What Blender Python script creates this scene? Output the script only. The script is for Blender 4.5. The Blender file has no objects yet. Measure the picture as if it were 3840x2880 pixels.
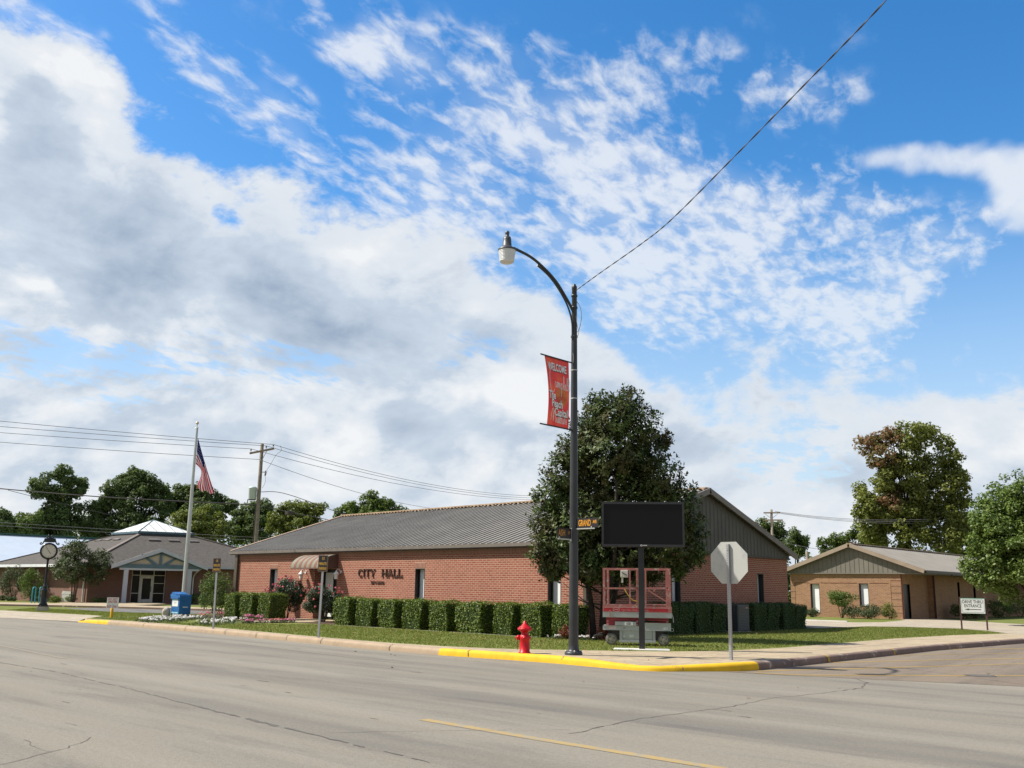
import bpy, math, random
import numpy as np
from mathutils import Vector, Matrix

random.seed(7)
rng = np.random.default_rng(7)
SC = bpy.context.scene
COL = SC.collection

# ------------------------------------------------------------------ camera
CAM_H = 1.6
RT = (0.7494580554, 0.6618855178, 0.0148386156)      # camera right in world axes
UP = (0.1233066683, -0.1615718499, 0.9791271638)     # camera up
FW = (-0.6504675923, 0.7319850399, 0.2027062224)     # viewing direction
cam_d = bpy.data.cameras.new('camera')
cam_d.sensor_width = 36.0
cam_d.lens = 34.828
cam_d.clip_start = 0.1
cam_d.clip_end = 6000
cam = bpy.data.objects.new('camera', cam_d)
COL.objects.link(cam)
cam.matrix_world = Matrix(((RT[0], UP[0], -FW[0], 0), (RT[1], UP[1], -FW[1], 0),
                           (RT[2], UP[2], -FW[2], CAM_H), (0, 0, 0, 1)))
SC.camera = cam

# ------------------------------------------------------------------ colour management
SC.view_settings.view_transform = 'Standard'
SC.view_settings.look = 'None'
SC.view_settings.exposure = 0.42
SC.view_settings.gamma = 1.0
SC.view_settings.use_curve_mapping = False
SC.render.film_transparent = False
SC.cycles.max_bounces = 6
SC.cycles.transparent_max_bounces = 8
SC.cycles.caustics_reflective = False
SC.cycles.caustics_refractive = False

# ------------------------------------------------------------------ sun
SUN_EL = math.radians(50)
SUN_DIR = Vector((-0.79 * math.cos(SUN_EL), -0.613 * math.cos(SUN_EL), math.sin(SUN_EL)))
sun_d = bpy.data.lights.new('sun', 'SUN')
sun_d.energy = 5.0
sun_d.angle = math.radians(0.55)
sun_d.color = (1.0, 0.945, 0.85)
sun = bpy.data.objects.new('sun', sun_d)
COL.objects.link(sun)
sun.rotation_euler = (-SUN_DIR).to_track_quat('-Z', 'Y').to_euler()
sun.location = (0, 0, 60)

# ------------------------------------------------------------------ world: Nishita sky with clouds laid out by direction
def build_world():
    w = bpy.data.worlds.new("World")
    SC.world = w
    w.use_nodes = True
    nt = w.node_tree
    N, L = nt.nodes, nt.links
    for n in list(N): N.remove(n)
    def nd(t, **kw):
        n = N.new(t)
        for k, v in kw.items(): setattr(n, k, v)
        return n
    def setin(sock, v):
        if hasattr(v, 'is_output'): L.new(v, sock)
        else: sock.default_value = v
    def M(op, a, b=0.0, c=0.0, clamp=False):
        n = nd('ShaderNodeMath', operation=op); n.use_clamp = clamp
        setin(n.inputs[0], a); setin(n.inputs[1], b)
        if op in ('MULTIPLY_ADD',): setin(n.inputs[2], c)
        return n.outputs[0]
    def ramp(v, a, b, smooth=True):
        n = nd('ShaderNodeMapRange')
        n.interpolation_type = 'SMOOTHSTEP' if smooth else 'LINEAR'
        n.clamp = True
        setin(n.inputs['Value'], v); n.inputs['From Min'].default_value = a; n.inputs['From Max'].default_value = b
        n.inputs['To Min'].default_value = 0; n.inputs['To Max'].default_value = 1
        return n.outputs['Result']
    def noise(vec, scale, detail=6, rough=0.55, dist=0.0, lac=2.0):
        n = nd('ShaderNodeTexNoise')
        L.new(vec, n.inputs['Vector']); n.inputs['Scale'].default_value = scale
        n.inputs['Detail'].default_value = detail; n.inputs['Roughness'].default_value = rough
        n.inputs['Distortion'].default_value = dist; n.inputs['Lacunarity'].default_value = lac
        return n
    def mixc(f, a, b):
        n = nd('ShaderNodeMix', data_type='RGBA')
        setin(n.inputs['Factor'], f); setin(n.inputs['A'], a); setin(n.inputs['B'], b)
        return n.outputs['Result']
    tc = nd('ShaderNodeTexCoord')
    D = tc.outputs['Generated']
    sx = nd('ShaderNodeSeparateXYZ'); L.new(D, sx.inputs[0])
    x, y, z = sx.outputs
    az = M('ARCTAN2', x, y); el = M('ARCSINE', z)
    deg = 180 / math.pi
    azd = M('MULTIPLY', az, deg); eld = M('MULTIPLY', el, deg)
    # gentle warp so that no mask edge is a clean curve
    wn = noise(D, 5.0, 4, 0.6)
    ws = nd('ShaderNodeSeparateXYZ'); L.new(wn.outputs['Color'], ws.inputs[0])
    azw = M('ADD', azd, M('MULTIPLY', M('SUBTRACT', ws.outputs[0], 0.5), 11.0))
    elw = M('ADD', eld, M('MULTIPLY', M('SUBTRACT', ws.outputs[1], 0.5), 9.0))
    cv = nd('ShaderNodeCombineXYZ'); L.new(azw, cv.inputs[0]); L.new(elw, cv.inputs[1])
    V = cv.outputs[0]
    def blob(a, e, ra, re, rot=0.0, inner=0.0):
        m = nd('ShaderNodeMapping'); m.vector_type = 'TEXTURE'
        L.new(V, m.inputs['Vector'])
        m.inputs['Location'].default_value = (a, e, 0); m.inputs['Rotation'].default_value = (0, 0, math.radians(rot))
        m.inputs['Scale'].default_value = (ra, re, 1)
        ln = nd('ShaderNodeVectorMath', operation='LENGTH'); L.new(m.outputs[0], ln.inputs[0])
        return M('SUBTRACT', 1.0, ramp(ln.outputs['Value'], inner, 1.0))
    def add(*vs):
        r = vs[0]
        for v in vs[1:]: r = M('ADD', r, v)
        return r
    # ---- clear sky
    sky = nd('ShaderNodeTexSky'); sky.sky_type = 'NISHITA'; sky.sun_disc = False
    sky.sun_elevation = SUN_EL; sky.sun_rotation = math.radians(232)
    sky.air_density = 1.0; sky.dust_density = 0.6; sky.ozone_density = 1.6
    hs = nd('ShaderNodeHueSaturation'); L.new(sky.outputs[0], hs.inputs['Color'])
    hs.inputs['Saturation'].default_value = 1.40; hs.inputs['Value'].default_value = SKYV
    blue = hs.outputs[0]
    G = CLOUDS
    # ---- cumulus mass: below a slanting upper edge on the left, below a level edge on the right
    e1 = M('SUBTRACT', M('MINIMUM', M('ADD', M('MULTIPLY', azd, -0.27), 8.2), M('ADD', M('MULTIPLY', azd, -0.49), -4.2)), eld)      # >0 inside
    e2 = M('SUBTRACT', G['c2'], eld)
    edge = M('MAXIMUM', e1, e2)
    dm = nd('ShaderNodeMapping'); L.new(D, dm.inputs['Vector']); dm.inputs['Scale'].default_value = (1.0, 1.0, 1.75)
    D2 = dm.outputs[0]
    nb = noise(D2, 5.0, 8, 0.55, 0.25)
    nb2 = noise(D2, 14.0, 7, 0.62, 0.2)
    bill = add(M('MULTIPLY', M('SUBTRACT', nb.outputs['Fac'], 0.5), 17.0), M('MULTIPLY', M('SUBTRACT', nb2.outputs['Fac'], 0.5), 9.0))
    dens = add(edge, bill)
    a_cum = ramp(dens, -0.7, 1.7)
    # ---- streaked middle cloud on a plane overhead
    pz = M('ADD', z, 0.12)
    px = M('DIVIDE', x, pz); py = M('DIVIDE', y, pz)
    pc = nd('ShaderNodeCombineXYZ'); L.new(px, pc.inputs[0]); L.new(py, pc.inputs[1])
    pr = nd('ShaderNodeMapping'); L.new(pc.outputs[0], pr.inputs['Vector']); pr.inputs['Rotation'].default_value = (0, 0, math.radians(-104))
    pm = nd('ShaderNodeMapping'); L.new(pr.outputs[0], pm.inputs['Vector']); pm.inputs['Scale'].default_value = (1.0, 1.75, 1.0)
    n_al = noise(pm.outputs[0], 13.0, 5, 0.58, 0.25)
    n_al2 = noise(pr.outputs[0], 4.2, 3, 0.55, 0.2)
    cover = add(*[M('MULTIPLY', blob(*b[:5]), b[5]) for b in G['alto']])
    cover = M('MINIMUM', cover, 1.15)
    a_al = M('MULTIPLY', ramp(add(M('MULTIPLY', n_al.outputs['Fac'], 0.62), M('MULTIPLY', n_al2.outputs['Fac'], 0.38), M('MULTIPLY', cover, 0.16)), 0.50, 0.76), ramp(cover, 0.0, 0.3))
    a_al = M('MAXIMUM', a_al, M('MULTIPLY', ramp(M('MULTIPLY', cover, n_al2.outputs['Fac']), 0.12, 0.75), 0.5))
    # pale openings low down, broken up by the same streaks
    holes = add(*[M('MULTIPLY', blob(*b[:5]), b[5]) for b in G['holes']])
    hole = ramp(add(M('MULTIPLY', holes, 0.55), M('MULTIPLY', M('SUBTRACT', n_al2.outputs['Fac'], 0.5), 1.7), M('MULTIPLY', M('SUBTRACT', n_al.outputs['Fac'], 0.5), 1.3)), 0.12, 0.62)
    a_cum = M('MULTIPLY', a_cum, M('SUBTRACT', 1.0, M('MULTIPLY', hole, M('MULTIPLY', ramp(holes, 0.0, 0.3), 0.85))))
    # ---- separate small clouds
    nc = noise(D, 9.0, 6, 0.58, 0.2)
    sm = add(*[M('MULTIPLY', blob(*b[:5]), b[5]) for b in G['small']])
    a_sm = ramp(add(sm, M('MULTIPLY', M('SUBTRACT', nc.outputs['Fac'], 0.5), 2.2)), 0.25, 1.25)
    a_thin = M('SUBTRACT', 1.0, M('MULTIPLY', M('SUBTRACT', 1.0, M('MULTIPLY', a_al, 0.85)), M('SUBTRACT', 1.0, M('MULTIPLY', a_sm, 0.88))))
    # ---- tone of the clouds: bright tops, grey undersides
    grey = add(*[M('MULTIPLY', blob(*b[:5]), b[5]) for b in G['grey']])
    gn = noise(D2, 3.0, 6, 0.52, 0.4)
    tone = add(M('MULTIPLY', grey, 1.15), 0.06, M('MULTIPLY', M('SUBTRACT', gn.outputs['Fac'], 0.5), 0.95), M('MULTIPLY', M('SUBTRACT', nb2.outputs['Fac'], 0.5), 0.55))
    # relief: compare the billows with themselves a little higher up, so that heads catch light and undersides fall grey
    up = nd('ShaderNodeVectorMath', operation='ADD'); L.new(D2, up.inputs[0]); up.inputs[1].default_value = (-0.022, -0.016, 0.028)
    nbu = noise(up.outputs[0], 5.0, 8, 0.55, 0.25)
    relief = M('MULTIPLY', M('SUBTRACT', nbu.outputs['Fac'], nb.outputs['Fac']), 4.6)
    tone = M('MULTIPLY', add(tone, relief), ramp(dens, 0.3, 7.0))
    tone = M('MULTIPLY', tone, M('ADD', 0.72, M('MULTIPLY', ramp(eld, 3.0, 15.0), 0.28)))
    t1 = ramp(tone, -0.30, 0.30, False); t2 = ramp(add(tone, M('MULTIPLY', relief, 0.35), M('MULTIPLY', M('SUBTRACT', nb2.outputs['Fac'], 0.5), 0.9)), 0.15, 2.0, False)
    cwhite = (G['k'] * 0.97, G['k'] * 0.985, G['k'] * 1.0, 1); cmid = (G['k'] * 0.66, G['k'] * 0.745, G['k'] * 0.85, 1); cdark = (G['k'] * 0.34, G['k'] * 0.435, G['k'] * 0.575, 1)
    ccol = mixc(t2, mixc(t1, cwhite, cmid), cdark)
    col = mixc(a_thin, blue, (G['k'] * 0.90, G['k'] * 0.94, G['k'] * 1.0, 1))
    # pale haze low down
    hz = M('SUBTRACT', 1.0, ramp(eld, 2.0, 24.0))
    col = mixc(M('MULTIPLY', hz, 0.72), col, (G['k'] * 0.66, G['k'] * 0.80, G['k'] * 0.95, 1))
    col = mixc(M('MULTIPLY', a_cum, 0.97), col, ccol)
    dv = nd('ShaderNodeVectorMath', operation='DOT_PRODUCT'); L.new(D, dv.inputs[0]); dv.inputs[1].default_value = FW
    # even grey cloud veil added outside the view to make skylight less blue
    veil = M('SUBTRACT', 1.0, ramp(dv.outputs['Value'], 0.35, 0.66))
    col = mixc(M('MULTIPLY', veil, 0.62), col, (G['k'] * 0.46, G['k'] * 0.45, G['k'] * 0.44, 1))
    # below the horizon: dull ground tone
    col = mixc(ramp(eld, -3.0, -0.5), (G['k'] * 0.2, G['k'] * 0.2, G['k'] * 0.18, 1), col)
    bg = nd('ShaderNodeBackground'); L.new(col, bg.inputs['Color']); bg.inputs['Strength'].default_value = 0.1
    w.cycles.sampling_method = 'MANUAL'; w.cycles.sample_map_resolution = 512
    out = nd('ShaderNodeOutputWorld'); L.new(bg.outputs[0], out.inputs['Surface'])

SKYV = 1.44
CLOUDS = dict(
    k=7.0, c2=12.6, strot=25.0,
    holes=[(-65.0, 10.7, 9.3, 2.6, 0, 1.0), (-54.4, 12.0, 7.5, 1.9, 0, 0.8), (-25.9, 8.2, 6.0, 3.0, 0, 1.0), (-43.6, 13.4, 4.7, 1.7, 0, 0.7), (-25.0, 14.3, 8.8, 2.0, 0, 0.9)],
    alto=[(-36.4, 22.7, 12.0, 7.1, -20, 1.0), (-32.4, 19.1, 9.4, 4.9, 0, 1.0), (-28.4, 21.9, 6.1, 4.7, 0, 0.9), (-46.2, 22.1, 10.4, 5.6, -40, 1.1), (-43.9, 28.0, 12.8, 4.7, -20, 0.72), (-58.5, 27.1, 9.6, 3.2, -30, 0.9), (-51.5, 30.8, 8.6, 2.4, -20, 0.6), (-32.2, 28.6, 9.4, 3.4, 0, 0.45), (-68.9, 27.9, 5.2, 2.0, -20, 1.1), (-23.1, 27.3, 4.1, 2.6, 0, 0.75), (-19.1, 16.3, 7.7, 2.6, 35, 1.15), (-24.9, 15.7, 7.6, 3.9, 0, 1.05), (-30.9, 16.0, 9.2, 3.7, 0, 1.0), (-21.1, 19.1, 4.2, 3.3, 0, 0.7), (-23.1, 22.1, 5.1, 3.4, 0, 0.55)],
    small=[(-17.1, 22.1, 6.5, 2.1, -12, 1.2), (-13.8, 19.7, 4.6, 2.6, -20, 1.2), (-24.4, 10.8, 4.3, 0.8, 0, 0.0)],
    grey=[(-56.9, 15.8, 14.1, 4.7, -8, 1.25), (-67.0, 17.4, 8.2, 5.3, 0, 0.6), (-56.4, 19.2, 10.5, 5.7, 0, 0.35), (-50.7, 14.5, 8.0, 1.9, -12, 0.5), (-44.4, 14.9, 6.7, 2.1, -10, 0.6), (-69.2, 22.7, 3.0, 2.4, 0, 0.55), (-28.8, 11.7, 14.2, 1.9, 0, 0.95), (-32.5, 14.0, 8.0, 1.3, 0, 0.6), (-45.8, 9.3, 7.0, 2.0, 0, 0.75), (-33.4, 8.6, 6.4, 1.7, 0, 0.7), (-18.1, 11.2, 6.0, 1.4, 0, 0.6), (-59.9, 7.9, 7.0, 1.5, 0, 0.4), (-21.1, 7.2, 6.8, 1.2, 0, 0.4), (-65.0, 25.1, 11.0, 3.2, -18, -0.75), (-53.5, 22.7, 4.6, 1.7, -20, -0.5), (-40.4, 11.1, 3.4, 2.6, 0, -0.9), (-68.1, 15.1, 1.9, 1.2, 0, -0.6)])


build_world()

# ------------------------------------------------------------------ mesh helpers
WPOS = {}          # object name -> world location of its origin (all origins are unrotated when built)

class MB:
    """collects vertices and faces in world coordinates; build() links them as ONE mesh object"""
    def __init__(s): s.v = []; s.f = []; s.sm = []
    def add(s, vs, fs, smooth=False):
        o = len(s.v); s.v.extend([tuple(p) for p in vs])
        for f in fs: s.f.append(tuple(i + o for i in f)); s.sm.append(smooth)
    def box(s, a, b, M=None):
        (x0, y0, z0), (x1, y1, z1) = a, b
        vs = [Vector(p) for p in ((x0, y0, z0), (x1, y0, z0), (x1, y1, z0), (x0, y1, z0), (x0, y0, z1), (x1, y0, z1), (x1, y1, z1), (x0, y1, z1))]
        if M is not None: vs = [M @ p for p in vs]
        s.add(vs, [(0, 3, 2, 1), (4, 5, 6, 7), (0, 1, 5, 4), (1, 2, 6, 5), (2, 3, 7, 6), (3, 0, 4, 7)])
    def bbox(s, a, b, M=None, e=0.01):
        """box with chamfered edges"""
        (x0, y0, z0), (x1, y1, z1) = a, b
        bm = bmesh.new()
        vs = [bm.verts.new(p) for p in ((x0, y0, z0), (x1, y0, z0), (x1, y1, z0), (x0, y1, z0), (x0, y0, z1), (x1, y0, z1), (x1, y1, z1), (x0, y1, z1))]
        for f in [(0, 3, 2, 1), (4, 5, 6, 7), (0, 1, 5, 4), (1, 2, 6, 5), (2, 3, 7, 6), (3, 0, 4, 7)]: bm.faces.new([vs[i] for i in f])
        bmesh.ops.bevel(bm, geom=list(bm.edges), offset=e, segments=2, affect='EDGES', profile=0.7)
        bm.verts.index_update()
        s.add([(M @ v.co) if M is not None else v.co.copy() for v in bm.verts], [[v.index for v in f.verts] for f in bm.faces])
        bm.free()
    def poly(s, pts, M=None):
        vs = [Vector(p) for p in pts]
        if M is not None: vs = [M @ p for p in vs]
        s.add(vs, [tuple(range(len(vs)))])
    def prism(s, poly, t, M):
        """polygon in local x,z extruded along local y from t[0] to t[1]"""
        n = len(poly)
        vs = [M @ Vector((p[0], t[0], p[1])) for p in poly] + [M @ Vector((p[0], t[1], p[1])) for p in poly]
        fs = [tuple(range(n)), tuple(range(2 * n - 1, n - 1, -1))]
        for i in range(n): fs.append((i, i + n, (i + 1) % n + n, (i + 1) % n))
        s.add(vs, fs)
    def slab(s, poly, z0, z1):
        n = len(poly)
        vs = [(p[0], p[1], z1) for p in poly] + [(p[0], p[1], z0) for p in poly]
        fs = [tuple(range(n))] + [(i, i + n, (i + 1) % n + n, (i + 1) % n) for i in range(n)]
        s.add(vs, fs)
    def tube(s, pts, r, n=8, caps=True, M=None, smooth=True):
        pts = [Vector(p) for p in pts]
        if M is not None: pts = [M @ p for p in pts]
        rs = r if isinstance(r, (list, tuple)) else [r] * len(pts)
        rings = []; ref = None
        for i, p in enumerate(pts):
            d = (pts[min(i + 1, len(pts) - 1)] - pts[max(i - 1, 0)])
            if d.length < 1e-9: d = Vector((0, 0, 1))
            d.normalize()
            if ref is None:
                ref = Vector((1, 0, 0)) if abs(d.x) < 0.8 else Vector((0, 1, 0))
            a = (ref - d * ref.dot(d)).normalized(); ref = a; b = d.cross(a)
            rings.append([p + (a * math.cos(2 * math.pi * k / n) + b * math.sin(2 * math.pi * k / n)) * rs[i] for k in range(n)])
        vs = [q for r_ in rings for q in r_]; fs = []
        for i in range(len(pts) - 1):
            for k in range(n):
                k2 = (k + 1) % n
                fs.append((i * n + k, i * n + k2, (i + 1) * n + k2, (i + 1) * n + k))
        s.add(vs, fs, smooth)
        if caps:
            s.add(rings[0], [tuple(range(n - 1, -1, -1))]); s.add(rings[-1], [tuple(range(n))])
    def lathe(s, prof, o, n=20, M=None, smooth=True, caps=True):
        """profile (r, z) turned about the vertical through o"""
        o = Vector(o); vs = []; fs = []
        for r, z in prof:
            for k in range(n):
                p = Vector((r * math.cos(2 * math.pi * k / n), r * math.sin(2 * math.pi * k / n), z))
                vs.append(o + p if M is None else M @ (o + p))
        for i in range(len(prof) - 1):
            for k in range(n):
                k2 = (k + 1) % n
                fs.append((i * n + k, i * n + k2, (i + 1) * n + k2, (i + 1) * n + k))
        s.add(vs, fs, smooth)
        if caps:
            m = len(prof) - 1
            s.add(vs[:n], [tuple(range(n - 1, -1, -1))]); s.add(vs[m * n:], [tuple(range(n))])
    def text(s, txt, size, M, bold=0.0, xs=1.0, depth=0.0, align='CENTER', shear=0.0, fit=None):
        cu = bpy.data.curves.new('txt', 'FONT'); cu.body = txt; cu.size = size
        cu.align_x = align; cu.align_y = 'CENTER'; cu.offset = bold; cu.extrude = depth; cu.shear = shear; cu.resolution_u = 3
        ob = bpy.data.objects.new('txt', cu); COL.objects.link(ob)
        dg = bpy.context.evaluated_depsgraph_get(); dg.update()
        me = bpy.data.meshes.new_from_object(ob.evaluated_get(dg))
        if fit:
            xx = [v.co.x for v in me.vertices]; xs = fit / (max(xx) - min(xx))
        s.add([M @ Vector((v.co.x * xs, v.co.y, v.co.z)) for v in me.vertices], [tuple(p.vertices) for p in me.polygons])
        bpy.data.objects.remove(ob); bpy.data.curves.remove(cu); bpy.data.meshes.remove(me)
    def cut(s):
        s.cuts = getattr(s, 'cuts', []) + [(len(s.v), len(s.f))]
    def build_each(s, name, mat, parent=None):
        """one object for every piece between cut() marks"""
        last = None; prev = (0, 0)
        for c in getattr(s, 'cuts', []) + [(len(s.v), len(s.f))]:
            if c[1] > prev[1]:
                q = MB(); q.v = s.v[prev[0]:c[0]]; q.f = [tuple(i - prev[0] for i in f) for f in s.f[prev[1]:c[1]]]; q.sm = s.sm[prev[1]:c[1]]
                last = q.build(name, mat, parent)
            prev = c
        return last
    def build(s, name, mat, parent=None, origin=None):
        pw = WPOS[parent] if parent is not None else Vector((0, 0, 0))
        ow = Vector(origin) if origin is not None else pw
        V = np.array(s.v, dtype=np.float64) - np.array(ow)
        me = bpy.data.meshes.new(name)
        me.from_pydata(V.tolist(), [], s.f)
        me.update()
        # planar UV in metres: u along the horizontal of each face, v up the face
        uv = me.uv_layers.new(name='UVMap')
        W = np.array(s.v, dtype=np.float64)
        co = np.zeros((len(me.loops), 2))
        for p in me.polygons:
            n = p.normal
            if abs(n.z) > 0.92: t = Vector((1, 0, 0)); b = Vector((0, 1, 0))
            else:
                t = Vector((-n.y, n.x, 0)).normalized(); b = n.cross(t)
            for li in p.loop_indices:
                q = W[me.loops[li].vertex_index]
                co[li, 0] = q[0] * t.x + q[1] * t.y + q[2] * t.z; co[li, 1] = q[0] * b.x + q[1] * b.y + q[2] * b.z
        uv.data.foreach_set('uv', co.astype(np.float32).ravel())
        if any(s.sm): me.polygons.foreach_set('use_smooth', np.array(s.sm, dtype=bool))
        if mat: me.materials.append(mat)
        o = bpy.data.objects.new(name, me); COL.objects.link(o)
        o.location = ow - pw
        if parent is not None: o.parent = parent
        WPOS[o] = ow
        return o

def fast_mesh(name, V, F, mat, parent=None, origin=(0, 0, 0)):
    """V (n,3) array, F (m,4) or (m,3) array of indices, all faces alike"""
    pw = WPOS[parent] if parent is not None else Vector((0, 0, 0))
    ow = Vector(origin) if parent is None else pw
    me = bpy.data.meshes.new(name)
    k = F.shape[1]
    me.vertices.add(len(V)); me.vertices.foreach_set('co', (V - np.array(ow)).astype(np.float32).ravel())
    me.loops.add(F.size); me.loops.foreach_set('vertex_index', F.astype(np.int32).ravel())
    me.polygons.add(len(F)); me.polygons.foreach_set('loop_start', np.arange(0, F.size, k, dtype=np.int32))
    me.update(calc_edges=True); me.validate()
    me.materials.append(mat)
    o = bpy.data.objects.new(name, me); COL.objects.link(o)
    if parent is not None: o.parent = parent
    else: o.location = ow
    WPOS[o] = ow
    return o

import bmesh

def tag(o, label, cat, group=None, kind=None):
    if label: o['label'] = label
    if cat: o['category'] = cat
    if group: o['group'] = group
    if kind: o['kind'] = kind
    return o
def thing(name, loc, label, cat, group=None):
    o = bpy.data.objects.new(name, None); o.empty_display_size = 0.3
    COL.objects.link(o); o.location = loc; WPOS[o] = Vector(loc)
    return tag(o, label, cat, group)
def struct(mb, name, mat, parent=None, kind='structure'):
    o = mb.build(name, mat, parent)
    if parent is None: o['kind'] = kind
    return o
def dup(root, loc, rotz=0.0, label=None, scale=None):
    r = root.copy(); COL.objects.link(r); r.location = loc; r.rotation_euler = (0, 0, rotz)
    if scale: r.scale = scale
    if label: r['label'] = label
    WPOS[r] = Vector(loc)
    for ch in list(root.children):
        c = ch.copy(); COL.objects.link(c); c.parent = r
        for g in list(ch.children):
            d = g.copy(); COL.objects.link(d); d.parent = c
    return r
def frame(o, xdir, up=(0, 0, 1)):
    """local x = xdir, y = horizontal normal pointing away behind, z = up"""
    x = Vector(xdir).normalized(); z = Vector(up); y = z.cross(x).normalized()
    return Matrix(((x.x, y.x, z.x, o[0]), (x.y, y.y, z.y, o[1]), (x.z, y.z, z.z, o[2]), (0, 0, 0, 1)))
def face_frame(M, x=0, y=0, z=0):
    """frame for flat lettering on the front (-y) face of a local frame: text x = x, text y = z, out = -y"""
    return M @ Matrix(((1, 0, 0, x), (0, 0, -1, y), (0, 1, 0, z), (0, 0, 0, 1)))

# ------------------------------------------------------------------ materials
def mat(name):
    m = bpy.data.materials.new(name); m.use_nodes = True
    nt = m.node_tree; b = nt.nodes['Principled BSDF']
    return m, nt, b
def _noise(nt, vec, scale, detail=4, rough=0.55):
    n = nt.nodes.new('ShaderNodeTexNoise'); n.inputs['Scale'].default_value = scale
    n.inputs['Detail'].default_value = detail; n.inputs['Roughness'].default_value = rough
    if vec is not None: nt.links.new(vec, n.inputs['Vector'])
    return n.outputs['Fac']
def _coord(nt, kind='Object', scale=None, rot=None):
    t = nt.nodes.new('ShaderNodeTexCoord'); o = t.outputs[kind]
    if scale or rot:
        mp = nt.nodes.new('ShaderNodeMapping'); nt.links.new(o, mp.inputs['Vector'])
        if scale: mp.inputs['Scale'].default_value = scale
        if rot: mp.inputs['Rotation'].default_value = rot
        o = mp.outputs[0]
    return o
def _ramp(nt, fac, stops):
    r = nt.nodes.new('ShaderNodeValToRGB'); e = r.color_ramp.elements
    e[0].position, e[0].color = stops[0][0], (*stops[0][1], 1)
    e[1].position, e[1].color = stops[-1][0], (*stops[-1][1], 1)
    for p, c in stops[1:-1]:
        q = e.new(p); q.color = (*c, 1)
    nt.links.new(fac, r.inputs['Fac']); return r.outputs['Color']
def _mix(nt, f, a, b, mode='MIX'):
    n = nt.nodes.new('ShaderNodeMix'); n.data_type = 'RGBA'; n.blend_type = mode
    for s_, v in ((n.inputs['Factor'], f), (n.inputs['A'], a), (n.inputs['B'], b)):
        if hasattr(v, 'is_output'): nt.links.new(v, s_)
        else: s_.default_value = v if isinstance(v, float) else (*v, 1)
    return n.outputs['Result']
def _bump(nt, b, h, strength=0.3, dist=0.01):
    n = nt.nodes.new('ShaderNodeBump'); n.inputs['Strength'].default_value = strength; n.inputs['Distance'].default_value = dist
    nt.links.new(h, n.inputs['Height']); nt.links.new(n.outputs[0], b.inputs['Normal'])

def plain(name, c, rough=0.6, metal=0.0, var=0.18, scale=6.0, spec=0.5, bump=0.0, coat=0.0):
    """painted or cast surface: colour with slight uneven wear"""
    m, nt, b = mat(name)
    v = _coord(nt, 'Object')
    f = _noise(nt, v, scale, 5, 0.6)
    lo = tuple(x * (1 - var) for x in c); hi = tuple(min(1, x * (1 + var)) for x in c)
    nt.links.new(_ramp(nt, f, [(0.3, lo), (0.7, hi)]), b.inputs['Base Color'])
    b.inputs['Roughness'].default_value = rough; b.inputs['Metallic'].default_value = metal
    b.inputs['Specular IOR Level'].default_value = spec
    if coat: b.inputs['Coat Weight'].default_value = coat
    if bump: _bump(nt, b, _noise(nt, v, scale * 8, 3), bump, 0.01)
    return m
def worn(name, c, c2, amount=0.55, scale=7.0, rough=0.6, metal=0.0):
    """paint with chipped and dirty patches of a second colour"""
    m, nt, b = mat(name)
    v = _coord(nt, 'Object')
    f = _noise(nt, v, scale, 8, 0.7)
    g = _noise(nt, v, scale * 0.3, 3, 0.5)
    col = _mix(nt, g, tuple(x * 0.85 for x in c), tuple(min(1, x * 1.15) for x in c))
    k = _ramp(nt, f, [(amount, (0, 0, 0)), (amount + 0.06, (1, 1, 1))])
    nt.links.new(_mix(nt, k, col, c2), b.inputs['Base Color'])
    b.inputs['Roughness'].default_value = rough; b.inputs['Metallic'].default_value = metal
    return m
def brick(name, c1, c2, mortar, bw=0.235, rh=0.079, ms=0.012, rot=False, dirt=0.25):
    m, nt, b = mat(name)
    v = _coord(nt, 'UV', rot=(0, 0, math.pi / 2) if rot else None)
    t = nt.nodes.new('ShaderNodeTexBrick'); nt.links.new(v, t.inputs['Vector'])
    t.inputs['Scale'].default_value = 1.0; t.inputs['Brick Width'].default_value = bw; t.inputs['Row Height'].default_value = rh
    t.inputs['Mortar Size'].default_value = ms; t.inputs['Mortar Smooth'].default_value = 0.2; t.inputs['Bias'].default_value = -0.1
    if rot: t.offset = 0.0
    t.inputs['Color1'].default_value = (*c1, 1); t.inputs['Color2'].default_value = (*c2, 1); t.inputs['Mortar'].default_value = (*mortar, 1)
    ov = _coord(nt, 'Object')
    f = _noise(nt, ov, 0.55, 5, 0.6)
    col = _mix(nt, dirt, t.outputs['Color'], _ramp(nt, f, [(0.3, (0.45, 0.4, 0.38)), (0.7, (1.0, 1.0, 1.0))]), 'MULTIPLY')
    f2 = _noise(nt, ov, 9.0, 4, 0.7)
    col = _mix(nt, 0.3, col, _ramp(nt, f2, [(0.3, (0.55, 0.5, 0.48)), (0.7, (1.0, 1.0, 1.0))]), 'MULTIPLY')
    nt.links.new(col, b.inputs['Base Color'])
    b.inputs['Roughness'].default_value = 0.88; b.inputs['Specular IOR Level'].default_value = 0.25
    inv = nt.nodes.new('ShaderNodeMath'); inv.operation = 'SUBTRACT'; inv.inputs[0].default_value = 1.0
    nt.links.new(t.outputs['Fac'], inv.inputs[1])
    _bump(nt, b, inv.outputs[0], 0.5, 0.008)
    return m
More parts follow.
